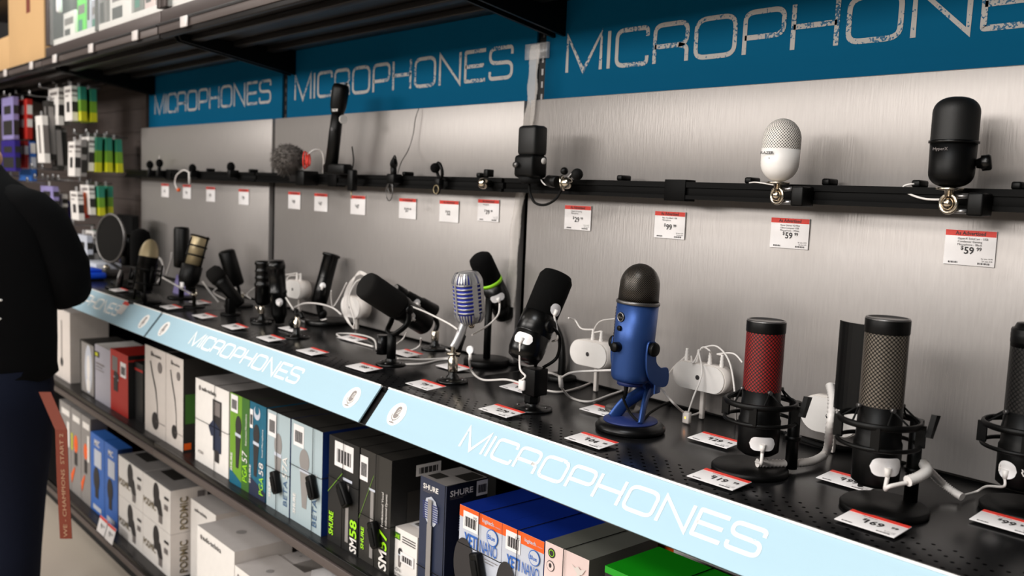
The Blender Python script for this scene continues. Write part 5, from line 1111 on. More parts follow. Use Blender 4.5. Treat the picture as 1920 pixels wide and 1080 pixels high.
# lavalier bundle
B = A(738, 335, y=1.31); t = thing('lavalier_microphone', 'bundle of black lavalier microphones with hanging grey wire loops', 'microphone', B)
m = MB(); c = A(738, 308, y=1.31)
for k in range(4): m.torus(c + Vector((0.002 * k, 0, 0.002 * k)), 0.010 + 0.002 * k, 0.0015, 'black', (1, 0.3 * k, 0.1), 20, 6, 0.0015)
m.ball(c, 0.010, 'foam', (0.8, 0.8, 1.6)); m.cyl(c, B, 0.008, 'black'); m.box((B.x - 0.022, B.y - 0.008, B.z - 0.012), (B.x + 0.010, B.y + 0.02, B.z + 0.012), 'black', 0.003); m.build('microphone_heads', t, B)
m = MB(); m.torus(A(730, 360, y=1.31), 0.022, 0.0013, 'grey_metal', (0.2, 1, 0), 32, 6); m.torus(A(732, 352, y=1.31), 0.014, 0.0013, 'grey_metal', (0.1, 1, 0.1), 28, 6); m.build('wire_loops', t, B)
cable([A(785, 203, y=1.385), A(779, 222, y=1.38), A(775, 250, y=1.38), A(766, 280, y=1.37), A(752, 305, y=1.33), A(746, 325, y=1.32)], 'thin grey wire running down the middle panel from the blue sign', 0.0013, 'grey_metal')
# wireless transmitter
B = A(660, 335, y=1.30); t = thing('wireless_transmitter', 'small black wireless transmitter with thin antenna clipped to the rail', 'transmitter', B)
a, b = A(661, 318, y=1.30), A(659, 358, y=1.30); m = MB(); m.box((B.x - 0.013, B.y - 0.008, b.z), (B.x + 0.013, B.y + 0.010, a.z), 'black', 0.004); m.build('case', t, B)
m = MB(); m.tube([a + Vector((-0.002, 0, 0)), A(663, 300, y=1.30), A(660, 275, y=1.30)], 0.0018, 'rubber', 6, 6); m.build('antenna', t, B)
m = MB(); m.tube([b, b + Vector((0, 0, -0.022))], 0.0022, 'gold', 6, 1, smooth=False, r2=0.001); m.build('tip', t, B)
# handheld recorder
B = A(628, 328, y=1.30); t = thing('handheld_recorder', 'tall black angled recorder microphone standing on the middle rail before the sign', 'microphone', B)
top, nk, lo_ = A(640, 158, y=1.30), A(634, 200, y=1.30), A(620, 322, y=1.30); d = (top - nk).normalized(); L = (top - nk).length; r = mm(37, nk) / 2
m = MB(); m.lathe([(r * 0.75, -0.02), (r * 0.95, 0), (r, L * 0.3), (r * 1.02, L * 0.8), (r * 0.85, L * 0.98), (r * 0.6, L), (0, L)], 'black', nk, d, 28, sq=0.8); m.build('grille_head', t, B)
m = MB(); pr = [(613, 322), (645, 325), (648, 308), (662, 312), (655, 330), (640, 332), (608, 330)]
d2 = (nk - lo_); m.lathe([(r * 0.78, 0), (r * 0.74, d2.length * 0.6), (r * 0.66, d2.length * 0.95)], 'black', lo_, d2, 24, sq=0.8)
q = A(648, 316, y=1.30); m.box((lo_.x - 0.02, 1.285, q.z - 0.016), (q.x + 0.012, 1.315, q.z + 0.012), 'black', 0.005); m.build('handle', t, B)
m = MB(); p = A(628, 209, y=1.30 - r); m.text('TASCAM', p + Vector((0, -0.001, 0)), 0.010, 'white', bold=True, align='c', width=0.03); p = A(622, 242, y=1.30 - r * 0.9); m.lathe([(0.005, 0), (0.005, 0.001)], 'silver', p, (0, -1, 0), 16); m.build('logo', t, B)
m = MB(); p = A(643, 224, y=1.30); m.lathe([(0.012, 0), (0.012, 0.003)], 'white', p, (1, 0, 0), 20); m.build('side_sticker', t, B)
# furry windscreen
B = A(545, 325, y=1.30); t = thing('furry_microphone', 'grey furry ball windscreen microphone with red ring on the middle rail', 'microphone', B)
c = A(540, 298, y=1.28); R_ = mm(30, c); m = MB(); m.ball(c, R_ * 0.92, 'fur', (1.12, 1, 0.95), 24, 16, 0.05)
for k in range(1500):
    v = Vector((random.gauss(0, 1), random.gauss(0, 1), random.gauss(0, 1))).normalized(); p = c + Vector((v.x * 1.12, v.y, v.z * 0.95)) * R_ * 0.88
    w = v.cross(Vector((random.random(), random.random(), random.random()))).normalized(); tip = p + (v + Vector((random.uniform(-.5, .5), random.uniform(-.5, .5), random.uniform(-.9, .1)))) * R_ * 0.24
    q = [m.v(p - w * R_ * 0.035), m.v(p + w * R_ * 0.035), m.v(tip)]; m.f(q, 'fur')
m.build('furry_windscreen', t, B)
m = MB(); a = A(572, 300, y=1.275)
for k in range(3): m.torus(a + Vector((0.004 * k, 0.004 * k, 0)), 0.024 - 0.004 * k, 0.0020, 'red', (0.66, 0.75, 0.0), 28, 6)
m.build('red_shock_mount', t, B)
m = MB(); a = A(568, 328, y=1.30); m.box((a.x - 0.02, 1.285, a.z - 0.03), (a.x + 0.03, 1.335, a.z + 0.012), 'black', 0.003); m.box((a.x - 0.13, 1.325, a.z - 0.02), (a.x - 0.01, 1.334, a.z + 0.0), 'shelf_grey', 0.002); m.build('rail_clamp', t, B)
cable([A(577, 290, y=1.28), A(590, 281, y=1.30), A(603, 284, y=1.32), A(607, 300, y=1.33), A(606, 325, y=1.34)], 'white cable looping right of the furry windscreen', 0.0025)
# left bay lavaliers
for px, py, px2, lab in ((433, 313, 433, 'small black ball-headed clip microphone on the left rail, nearest the middle bay'), (361, 316, 360, 'small black clip microphone with a white cable on the left rail'), (299, 306, 298, 'small black clip microphone with white loop, second on the left rail'), (281, 309, 281, 'small black clip microphone at the far left end of the rail')):
    B = A(px2, 322, y=1.31); t = thing('lavalier_microphone', lab, 'microphone', B); c = A(px, py, y=1.31)
    m = MB(); m.ball(c, 0.015, 'foam', (0.9, 0.9, 1.1)); m.build('foam_ball', t, B); m = MB(); m.cyl(c, B + Vector((0, 0, -0.01)), 0.007, 'black'); m.box((B.x - 0.010, B.y - 0.01, B.z - 0.02), (B.x + 0.012, B.y + 0.024, B.z + 0.006), 'black', 0.003); m.build('clip', t, B)
m = MB(); cc = A(299, 308, y=1.34); m.torus(cc, 0.032, 0.0022, 'cable_white', (0.4, 1, 0), 28, 6); o = m.build('usb_cable', None, cc); tag(o, 'round white cable loop behind the second left clip microphone', 'cable')
cable([A(356, 325, y=1.30), A(345, 319, y=1.30), A(332, 328, y=1.30), A(328, 342, y=1.30), A(332, 354, y=1.30)], 'white cable hanging below the left rail to a small orange tip', 0.0025)
a = A(335, 356, y=1.30); m = MB(); m.ball(a, 0.007, 'orange'); o = m.build('cable_tip', None, a); tag(o, 'small orange plug tip hanging under the left rail', 'plug')
cable([A(355, 322, y=1.30), A(355, 345, y=1.30)], 'short straight white cable over the left rail', 0.004, smooth=False)
# ---------------- boxed products ----------------
def pbox(label, x0, x1, y, z, h, dep, col, side=None, top=None, deco=(), sdeco=(), tdeco=(), strap=None, rz=0, group=None, name='microphone_box', order=0):
    """carton with its printed front; decorations use face coordinates 0..1 (u right, v up)"""
    w = x1 - x0; t = thing(name, label, 'box', (x0, y, z), rz, group)
    m = MB(); side = side or col; top = top or col
    v = [m.v(p) for p in ((0, 0, 0), (w, 0, 0), (w, dep, 0), (0, dep, 0), (0, 0, h), (w, 0, h), (w, dep, h), (0, dep, h))]
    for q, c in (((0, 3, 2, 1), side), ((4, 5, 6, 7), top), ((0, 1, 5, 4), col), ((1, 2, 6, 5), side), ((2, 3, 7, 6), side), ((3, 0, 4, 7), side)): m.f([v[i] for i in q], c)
    cart = m.build('carton', t)
    def face(items, O, U, V, N, nm):
        O = Vector(O); U = Vector(U); V = Vector(V); N = Vector(N); uw, vh = U.length, V.length; Un, Vn = U.normalized(), V.normalized()
        m = MB(); k = 1; extra = []
        def pt(u, v_, e): return O + U * u + V * v_ + N * e
        for it in items:
            it = tuple({'silver': 'pale_grey', 'grey_metal': 'box_grey'}.get(q, q) if isinstance(q, str) else q for q in it)
            e = 0.0003 + 0.00025 * k; k += 1
            if it[0] == 'r':
                _, u0, v0, u1, v1, c = it; m.f([m.v(pt(u0, v0, e)), m.v(pt(u1, v0, e)), m.v(pt(u1, v1, e)), m.v(pt(u0, v1, e))], c)
            elif it[0] == 'p':
                m.f([m.v(pt(u, v_, e)) for u, v_ in it[1]], it[2])
            elif it[0] == 'o':
                _, u, v_, ru, rv, c = it; m.f([m.v(pt(u, v_, e) + Un * (ru * uw * math.cos(a)) + Vn * (rv * uw * math.sin(a))) for a in [2 * math.pi * i / 24 for i in range(24)]], c)
            elif it[0] == 't':   # text: string,u,v,size(in face widths),colour[,bold[,width]]
                _, s, u, v_, sz, c = it[:6]; m.text(s, pt(u, v_, e), sz * uw, c, X=Un, Y=Vn, bold=len(it) > 6 and it[6], width=(it[7] * uw if len(it) > 7 else None))
            elif it[0] == 'tv':  # vertical text reading upwards
                _, s, u, v_, sz, c = it[:6]; m.text(s, pt(u, v_, e), sz * uw, c, X=Vn, Y=-Un, bold=len(it) > 6 and it[6], width=(it[7] * vh if len(it) > 7 else None))
            elif it[0] == 'b':   # barcode sticker
                _, u0, v0, u1, v1 = it[:5]; m.f([m.v(pt(u0, v0, e)), m.v(pt(u1, v0, e)), m.v(pt(u1, v1, e)), m.v(pt(u0, v1, e))], 'tag_white')
                n = 14
                for i in range(n):
                    a0 = u0 + (u1 - u0) * (0.12 + 0.76 * i / n); a1 = a0 + (u1 - u0) * (0.02 + 0.025 * ((i * 7) % 3)); b0 = v0 + (v1 - v0) * 0.18; b1 = v0 + (v1 - v0) * 0.72
                    m.f([m.v(pt(a0, b0, e + 0.0002)), m.v(pt(a1, b0, e + 0.0002)), m.v(pt(a1, b1, e + 0.0002)), m.v(pt(a0, b1, e + 0.0002))], 'print')
            elif it[0] == 'mic':  # printed microphone: u,v centre bottom, u,v top, width, colour head, colour body
                _, u0, v0, u1, v1, wd_, ch, cb = it; a = pt(u0, v0, e); b = pt(u1, v1, e); d = (b - a); L = d.length; d.normalize(); s = d.cross(N).normalized(); W_ = wd_ * uw
                def poly(pr, c, ee): m.f([m.v(a + d * (L * h_) + s * (W_ * x_) + N * ee) for x_, h_ in pr], c)
                poly([(-0.22, 0), (0.22, 0), (0.45, 0.62), (-0.45, 0.62)], cb, 0); poly([(0.5 * math.cos(q), 0.80 + 0.20 * math.sin(q)) for q in [2 * math.pi * i / 20 for i in range(20)]], ch, 0.0001); poly([(-0.48, 0.60), (0.48, 0.60), (0.48, 0.66), (-0.48, 0.66)], 'pale_grey', 0.0002)
        m.build(nm, cart)
    if deco: face(deco, (0, 0, 0), (w, 0, 0), (0, 0, h), (0, -1, 0), 'front_print')
    if sdeco: face(sdeco, (w, 0, 0), (0, dep, 0), (0, 0, h), (1, 0, 0), 'side_print')
    if tdeco: face(tdeco, (0, 0, h), (w, 0, 0), (0, dep, 0), (0, 0, 1), 'top_print')
    if strap:
        u, v_, kind = strap; e = 0.0035; m = MB(); xs = w * u; zs = h * v_; r = 0.0008
        m.tube([(xs, -e, -0.0 + 0.001), (xs, -e, h + 0.001), (xs + 0.004, dep, h + 0.001)], r, 'rubber', 5, 1, smooth=False); m.tube([(-0.001, -e, zs), (w + 0.001, -e, zs), (w + 0.001, dep, zs)], r, 'rubber', 5, 1, smooth=False); stp = m.build('elastic_strap', t)
        if kind:
            m = MB(); m.xf = Matrix.Translation((xs, -0.008, zs)) @ Matrix.Rotation(math.radians(kind), 4, 'Y'); m.box((-0.012, -0.010, -0.055), (0.012, 0.006, 0.0), 'black', 0.004); m.box((-0.008, -0.013, -0.05), (0.008, -0.009, -0.012), 'rubber', 0.002); m.build('security_tag', stp)
    return t
def X(px, py, y): return A(px, py, y=y).x
def Zt(px, py, y): return A(px, py, y=y).z
YF = 1.012
# middle shelf, left to right
x0, x1 = X(100, 602, YF), X(131, 612, YF)
pbox('white box with a tall thin microphone, half hidden behind the person', x0 - 0.08, x1, YF, ZM, 0.27, 0.14, 'box_white', deco=[('r', 0.62, 0.25, 0.66, 0.85, 'print_grey'), ('o', 0.64, 0.25, 0.06, 0.06, 'print')])
x0 = X(133, 605, 1.15)
pbox('large dark navy box with a purple top edge under the far blue strip', x0, x0 + 0.36, 1.15, ZM, 0.30, 0.25, 'purple2', top='purple', deco=[('r', 0, 0.94, 1, 1, 'purple')])
x0, x1 = X(150, 644, YF), X(176, 652, YF)
pbox('box with a pale ornate microphone photo beside the navy box', x0, x1, YF, ZM, Zt(176, 648, YF) - ZM, 0.13, 'box_charcoal', deco=[('r', 0.12, 0.02, 1, 0.98, 'box_grey'), ('o', 0.62, 0.5, 0.26, 0.55, 'pale_grey'), ('o', 0.62, 0.52, 0.12, 0.3, 'white'), ('r', 0.5, 0.08, 0.74, 0.3, 'white')])
x0, x1 = X(178, 646, YF), X(207, 656, YF)
pbox('pale grey box with a small yellow label left of the red box', x0, x1, YF, ZM, Zt(190, 650, YF) - ZM, 0.13, 'pale_grey2', top='white', deco=[('r', 0, 0.78, 0.3, 0.88, 'print'), ('r', 0.02, 0.80, 0.2, 0.86, 'pack_yellow'), ('r', 0.08, 0.66, 0.62, 0.69, 'print_grey'), ('r', 0.08, 0.61, 0.5, 0.63, 'print_grey'), ('r', 0.08, 0.56, 0.6, 0.575, 'print_grey')])
x0, x1 = X(207, 653, YF), X(240, 671, YF)
pbox('bright red box with a black microphone on the middle shelf', x0, x1, YF, ZM, Zt(212, 655, YF) - ZM, 0.14, 'box_red', side='box_black', sdeco=[('r', 0, 0.9, 1, 0.93, 'box_red')], deco=[('r', 0.1, 0.66, 0.42, 0.9, 'print_grey'), ('b', 0.58, 0.62, 0.90, 0.86), ('mic', 0.3, 0.36, 0.36, 0.66, 0.30, 'print', 'print'), ('r', 0.2, 0.34, 0.44, 0.56, 'print')])
x0, x1 = -2.998, X(268, 700, YF + .02)
pbox('black box right of the bright red one in the shadow', x0, x1, YF + .02, ZM, 0.19, 0.14, 'box_black', deco=[('r', 0, 0.86, 1, 0.90, 'box_red')])
for k, (a, b, la) in enumerate(((272, 311, 'tall cream box with a gooseneck microphone picture, left of a pair'), (311.6, 344, 'tall cream box with a gooseneck microphone picture, right of a pair'))):
    x0, x1 = X(a, 645 + 17 * k, YF), X(b, 662 + 17 * k, YF); h = 0.272
    pts = [(0.26, 0.83), (0.33, 0.72), (0.52, 0.52), (0.60, 0.36), (0.62, 0.18), (0.65, 0.18), (0.63, 0.37), (0.56, 0.54), (0.38, 0.73), (0.30, 0.84)]
    pbox(la, x0, x1 - 0.001, YF, ZM, h, 0.12, 'box_white', side='box_charcoal' if k else 'box_white', top='box_black', deco=[('o', 0.34, 0.925, 0.05, 0.05, 'print_grey'), ('t', 'audio-technica', 0.30, 0.90, 0.085, 'print', True), ('p', pts, 'print'), ('o', 0.52, 0.17, 0.16, 0.16, 'print'), ('o', 0.74, 0.80, 0.10, 0.10, 'print_grey'), ('r', 0.55, 0.17, 1, 0.176, 'print_grey')],
         sdeco=[('r', 0.05, 0.3, 0.3, 0.62, 'box_darkgreen'), ('r', 0.02, 0.02, 0.2, 0.09, 'orange')] if k else ())
y = 1.014; x0, x1 = X(367, 708, y), X(430, 733, y); h = 0.236
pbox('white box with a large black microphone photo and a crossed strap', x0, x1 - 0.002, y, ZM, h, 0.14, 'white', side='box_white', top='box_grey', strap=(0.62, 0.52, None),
     deco=[('o', 0.14, 0.90, 0.035, 0.035, 'print_grey'), ('t', 'audio-technica', 0.20, 0.88, 0.075, 'print', True), ('r', 0.54, 0.44, 0.80, 0.84, 'print'), ('r', 0.58, 0.66, 0.76, 0.82, 'print_grey'), ('p', [(0.42, 0.50), (0.56, 0.60), (0.76, 0.52), (0.74, 0.42), (0.50, 0.40)], 'box_navy'), ('r', 0.56, 0.24, 0.80, 0.44, 'box_navy'), ('r', 0.62, 0.12, 0.74, 0.26, 'print'), ('t', 'AT2020', 0.10, 0.12, 0.05, 'print_grey', True)])
def shure(label, pxl, pyl, pxr, pyr, y, col, top, side, deco, strap=None, dep=0.13, h=0.240, sdeco=()):
    x0, x1 = X(pxl, pyl, y), X(pxr, pyr, y); return pbox(label, x0, x1 - 0.0015, y, ZM, h, dep, col, side=side, top=top, deco=deco, strap=strap, sdeco=sdeco)
shure('lime green microphone box reading PGA57', 432, 735, 469, 750, 1.01, 'box_green', 'box_charcoal', 'box_darkgreen', [('r', 0.62, 0, 1, 1, 'box_darkgreen'), ('p', [(0, 0), (0.62, 0), (0.62, 0.06), (0, 0.16)], 'box_teal'), ('mic', 0.40, 0.20, 0.46, 0.78, 0.30, 'print', 'print'), ('b', 0.06, 0.80, 0.42, 0.99), ('tv', 'SHURE', 0.16, 0.14, 0.14, 'white', True, 0.20), ('tv', 'PGA', 0.92, 0.10, 0.34, 'lime_text', False, 0.19), ('tv', '57', 0.92, 0.31, 0.36, 'white', False, 0.12), ('tv', 'Instrument Microphone', 0.90, 0.50, 0.12, 'white', False, 0.34)])
shure('teal microphone box reading PGA58', 469, 750, 500, 764, 1.01, 'box_teal', 'box_charcoal', 'box_teal', [('p', [(0, 0), (1, 0), (1, 0.1), (0, 0.2)], 'box_navy'), ('mic', 0.38, 0.22, 0.44, 0.78, 0.38, 'print', 'print'), ('o', 0.46, 0.90, 0.2, 0.2, 'pale_grey'), ('o', 0.46, 0.93, 0.13, 0.13, 'box_teal'), ('b', 0.04, 0.72, 0.22, 0.92), ('tv', 'SHURE', 0.12, 0.12, 0.13, 'white', True, 0.20), ('tv', 'PGA', 0.90, 0.06, 0.36, 'lime_text', False, 0.19), ('tv', '58', 0.90, 0.27, 0.38, 'white', False, 0.13), ('tv', 'Vocal Microphone', 0.88, 0.46, 0.12, 'white', False, 0.30)])
shure('pale blue ribbed microphone box reading BETA 57A', 502, 768, 545, 788, 1.008, 'box_bluewhite', 'box_charcoal', 'deep_blue', [('mic', 0.48, 0.20, 0.50, 0.80, 0.34, 'box_grey', 'grey_metal'), ('b', 0.05, 0.74, 0.40, 0.97), ('tv', 'SHURE', 0.20, 0.10, 0.14, 'white', True, 0.20), ('tv', 'BETA', 0.92, 0.10, 0.24, 'beta_blue', False, 0.26), ('tv', '57A', 0.92, 0.38, 0.30, 'white', False, 0.22)], (0.48, 0.42, -22))
shure('pale blue ribbed microphone box reading BETA 58A, larger of two', 547, 790, 606, 812, 1.01, 'box_bluewhite', 'box_charcoal', 'deep_blue', [('mic', 0.46, 0.18, 0.44, 0.76, 0.32, 'box_grey', 'grey_metal'), ('b', 0.08, 0.76, 0.42, 0.97), ('tv', 'SHURE', 0.18, 0.08, 0.12, 'white', True, 0.20), ('tv', 'BETA', 0.86, 0.06, 0.20, 'beta_blue', False, 0.27), ('tv', '58A', 0.86, 0.35, 0.26, 'white', False, 0.22)], (0.74, 0.56, -25))
shure('black microphone box with white price sticker and lime lettering, left of two', 618, 815, 675, 838, 1.015, 'box_black', 'box_charcoal', 'box_black', [('b', 0.20, 0.74, 0.82, 0.97), ('r', 0.60, 0.08, 0.70, 0.62, 'grey_metal'), ('r', 0.50, 0.64, 0.80, 0.665, 'silver'), ('p', [(0, 0.46), (0.5, 0.70), (0.5, 0.71), (0, 0.47)], 'box_green'), ('tv', 'SHURE', 0.20, 0.07, 0.20, 'lime_text', True, 0.22), ('tv', 'SM', 0.98, 0.02, 0.3, 'white', True, 0.13), ('tv', '58', 0.98, 0.16, 0.3, 'lime_text', True, 0.16)], (0.52, 0.62, -38))
shure('black microphone box reading SM57 in white and lime', 677, 839, 736, 860, 1.017, 'box_charcoal', 'box_charcoal', 'box_black', [('r', 0.36, 0.06, 0.46, 0.66, 'grey_metal'), ('r', 0.30, 0.66, 0.52, 0.68, 'silver'), ('b', 0.0, 0.72, 0.26, 0.94), ('p', [(0, 0.36), (0.46, 0.80), (0.46, 0.81), (0, 0.37)], 'box_green'), ('tv', 'SHURE', 0.18, 0.10, 0.14, 'lime_text', True, 0.20), ('tv', 'SM', 0.92, 0.02, 0.34, 'white', True, 0.17), ('tv', '57', 0.92, 0.20, 0.36, 'lime_text', True, 0.17), ('tv', 'Professional Vocal', 0.80, 0.40, 0.09, 'white', False, 0.30), ('tv', 'Unidirectional Dynamic', 0.92, 0.40, 0.09, 'white', False, 0.30)], (0.55, 0.42, -22), dep=0.20,
      sdeco=[('b', 0.3, 0.82, 0.62, 0.92), ('r', 0.2, 0.3, 0.4, 0.7, 'box_charcoal')])
# second row of shadowed boxes behind
for k, (a, b, yy, lab) in enumerate(((432, 500, 1.16, 'dark-topped spare box behind the green and teal pair'), (505, 545, 1.16, 'dark-topped spare box behind the left pale blue ribbed box'), (548, 606, 1.17, 'dark-topped spare box behind the larger pale blue ribbed box'), (618, 670, 1.17, 'dark-topped spare box behind the left black microphone box'))):
    x0, x1 = X(a, 790, 1.01), X(b, 800, 1.01); pbox(lab, x0, x1 - 0.004, yy, ZM, 0.236, 0.13, 'box_black', top='box_charcoal', tdeco=[('r', 0.2, 0.2, 0.8, 0.6, 'box_grey'), ('r', 0.25, 0.25, 0.75, 0.55, 'box_charcoal')])
# clip-on, retro and desktop microphone boxes
y = 1.03; x0, x1 = X(729, 985, y), X(783, 1008, y)
pbox('small white box with a green logo patch, left of the navy retro microphone box', x0, x1, y, ZM, Zt(731, 981, y) - ZM, 0.10, 'white', side='box_white', top='box_white', deco=[('r', 0.06, 0.76, 0.42, 0.90, 'box_darkgreen'), ('t', 'SHURE', 0.10, 0.79, 0.10, 'lime_text', True), ('r', 0.5, 0.86, 0.95, 0.88, 'print'), ('r', 0.5, 0.81, 0.95, 0.83, 'print'), ('r', 0.5, 0.76, 0.95, 0.78, 'print'), ('mic', 0.42, 0.22, 0.45, 0.62, 0.13, 'print', 'print_grey'), ('b', 0.46, 0.34, 0.92, 0.56), ('t', 'MVL', 0.06, 0.24, 0.11, 'print'), ('t', 'CLIP-ON', 0.06, 0.12, 0.11, 'print'), ('t', 'MICROPHONE', 0.06, 0.01, 0.11, 'print')], tdeco=[('b', 0.3, 0.3, 0.7, 0.7)])
y = 1.03; x0, x1 = X(789, 892, y), X(838, 912, y); dp = 0.10
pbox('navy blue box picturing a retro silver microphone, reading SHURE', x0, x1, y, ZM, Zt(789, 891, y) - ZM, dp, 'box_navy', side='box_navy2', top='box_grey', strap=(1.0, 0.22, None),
     deco=[('t', 'SHURE', 0.12, 0.905, 0.17, 'white', True, 0.58), ('r', 0.12, 0.893, 0.5, 0.896, 'print_grey'), ('r', 0.12, 0.882, 0.4, 0.885, 'print_grey'), ('p', [(0.24, 0.66), (0.20, 0.76), (0.26, 0.83), (0.46, 0.86), (0.62, 0.83), (0.72, 0.76), (0.70, 0.66), (0.58, 0.61), (0.36, 0.61)], 'silver')] + [('r', 0.16, 0.655 + 0.020 * k, 0.38, 0.665 + 0.020 * k, 'cobalt2') for k in range(8)] + [('r', 0.56, 0.655 + 0.020 * k, 0.76, 0.665 + 0.020 * k, 'cobalt2') for k in range(8)] + [('r', 0.38, 0.0, 0.56, 0.62, 'grey_metal'), ('r', 0.40, 0.60, 0.54, 0.84, 'grey_metal')],
     sdeco=[('t', 'SHURE', 0.08, 0.905, 0.16, 'white', True, 0.56), ('r', 0.08, 0.892, 0.5, 0.895, 'print_grey'), ('r', 0.08, 0.880, 0.4, 0.883, 'print_grey'), ('b', 0.72, 0.86, 1.0, 0.99)] + [('r', 0.30, 0.60 + 0.022 * k, 0.62, 0.612 + 0.022 * k, 'silver') for k in range(9)], tdeco=[('r', 0.1, 0.1, 0.45, 0.4, 'box_charcoal'), ('r', 0.5, 0.5, 0.95, 0.95, 'box_charcoal')])
def nano(label, pl, pyl, pr, pyr, stk, dv=()):
    y = 1.03; x0, x1 = X(pl, pyl, y), X(pr, pyr, y)
    return pbox(label, x0, x1 - 0.001, y, ZM, Zt(pl, pyl, y) - ZM, 0.19, 'pale_grey', side='box_blue', top='box_blue', strap=stk,
        deco=[('r', 0, 0.90, 1, 1, 'orange'), ('t', 'logitech', 0.55, 0.935, 0.085, 'pale_grey', True), ('t', 'for creators', 0.80, 0.935, 0.035, 'pale_grey'), ('b', 0.10, 0.80, 0.46, 0.965), ('t', '195', 0.34, 0.915, 0.075, 'print'), ('t', 'YETI', 0.14, 0.665, 0.27, 'blue_print', True, 0.32), ('t', 'NANO', 0.52, 0.665, 0.27, 'blue_print', False, 0.40), ('o', 0.80, 0.835, 0.13, 0.13, 'blue_print'), ('o', 0.80, 0.835, 0.115, 0.115, 'pale_grey'), ('t', 'Blue', 0.70, 0.815, 0.10, 'blue_print', True), ('r', 0.60, 0.62, 0.95, 0.626, 'print_grey'), ('r', 0.60, 0.595, 0.85, 0.601, 'print_grey'), ('o', 0.16, 0.48, 0.24, 0.42, 'print')] + list(dv))
nano('pale microphone box with orange band reading YETI NANO, left of two', 863, 945, 943, 981, (0.50, 0.66, -18))
nano('pale microphone box with orange band reading YETI NANO, right of two', 943, 981, 1022, 1014, (0.40, 0.0, None))
y = 1.03; x0, x1 = X(1023, 1014, y), X(1105, 1050, y)
pbox('pale pink box with grey green top right of the orange banded boxes', x0, x1, y, ZM, Zt(1023, 1014, y) - ZM, 0.17, 'pink', side='grey_green', top='grey_green', strap=(0.46, -0.0, None), deco=[('o', 0.16, 0.925, 0.085, 0.085, 'print'), ('o', 0.16, 0.925, 0.06, 0.06, 'lime'), ('o', 0.16, 0.925, 0.048, 0.048, 'print'), ('o', 0.15, 0.82, 0.09, 0.09, 'print'), ('o', 0.15, 0.82, 0.08, 0.08, 'pink'), ('o', 0.15, 0.825, 0.03, 0.04, 'print'), ('p', [(0.62, 0.92), (0.72, 0.90), (0.78, 0.92), (0.84, 0.90), (0.95, 0.92), (0.88, 0.87), (0.80, 0.85), (0.74, 0.87)], 'box_white'), ('o', 0.80, 0.83, 0.05, 0.07, 'box_white')])
x0, x1 = X(1135, 1060, y), X(1290, 1120, y)
pbox('black box with a bright green top at the bottom of the view', x0, x0 + 0.17, y, ZM, Zt(1135, 1060, y) - ZM, 0.13, 'box_black', side='box_black', top='vivid_green', strap=(0.62, 0.0, None), deco=[('r', 0, 0.95, 1, 1, 'vivid_green')])
x0 = X(1060, 965, 1.21)
pbox('spare box with an orange and white edge behind the blue-topped boxes', -1.16, -0.93, 1.235, ZM, 0.195, 0.13, 'pale_grey', side='orange', top='white', deco=[('r', 0, 0.8, 1, 1, 'orange')])
pbox('dark spare box with a white edge behind the pink box', -0.92, -0.74, 1.21, ZM, 0.20, 0.14, 'box_charcoal', side='box_black', top='box_charcoal', deco=[('r', 0, 0.95, 1, 1, 'white')])
pbox('black spare box at the right end of the middle shelf', -0.72, -0.52, 1.05, ZM, 0.20, 0.14, 'box_black', top='box_charcoal', deco=[('r', 0, 0.95, 1, 1, 'white')])
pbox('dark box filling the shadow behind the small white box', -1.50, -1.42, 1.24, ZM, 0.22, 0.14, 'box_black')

# bottom shelf
yb = 1.02; h1 = 0.135
xa, xb, xc = X(222, 862, yb), X(268, 889, yb), X(320, 921, yb)
hh = (Zt(320, 921, yb) - ZB) / 2
for c, (a, b, cn) in enumerate(((xa, xb, 'left'), (xb, xc, 'right'))):
    for r_, rn in ((0, 'lower'), (1, 'upper')):
        pbox('white box reading PODMIC on its side, %s row of the %s column' % (rn, cn), a + 0.001, b - 0.001, yb, ZB + r_ * hh, hh - 0.001, 0.115, 'white', side='box_white', top='box_grey',
             deco=[('t', 'PODMIC', 0.02, 0.30, 0.14, 'print', False, 0.46), ('t', 'PODMIC', 0.03, 0.285, 0.14, 'gold', False, 0.46), ('o', 0.50, 0.72, 0.11, 0.15, 'print'), ('r', 0.42, 0.4, 0.62, 0.66, 'print'), ('p', [(0.46, 0.72), (0.66, 0.62), (0.74, 0.3), (0.60, 0.24), (0.52, 0.44)], 'print'), ('r', 0.60, 0.10, 0.72, 0.28, 'print_grey'), ('r', 0.80, 0.74, 0.95, 0.80, 'print'), ('r', 0.80, 0.5, 0.92, 0.62, 'print_grey')],
             sdeco=[('tv', 'PODMIC', 0.46, 0.08, 0.30, 'print', True, 0.74), ('tv', 'PODMIC', 0.475, 0.07, 0.30, 'gold', False, 0.74), ('r', 0.72, 0.6, 0.92, 0.9, 'print_grey'), ('r', 0.76, 0.1, 0.88, 0.36, 'print_grey'), ('o', 0.80, 0.46, 0.05, 0.05, 'orange')], tdeco=[('r', 0.1, 0.4, 0.6, 0.75, 'box_charcoal')] if r_ else ())
for k, (a, b, lab) in enumerate(((170, 196, 'blue retail pack with a black microphone, left of two on the bottom shelf'), (196, 221, 'blue retail pack with a black microphone, right of two on the bottom shelf'))):
    x0, x1 = X(a, 836 + 13 * k, yb), X(b, 849 + 13 * k, yb); pbox(lab, x0, x1 - 0.004, yb, ZB, 0.288, 0.05, 'pack_blue', side='pack_blue2', deco=[('t', 'MIC', 0.3, 0.86, 0.22, 'white', True), ('r', 0.28, 0.6, 0.8, 0.82, 'pale_grey'), ('o', 0.44, 0.44, 0.22, 0.3, 'print'), ('r', 0.34, 0.2, 0.58, 0.4, 'print'), ('r', 0.2, 0.04, 0.8, 0.10, 'pale_grey')], name='retail_pack')
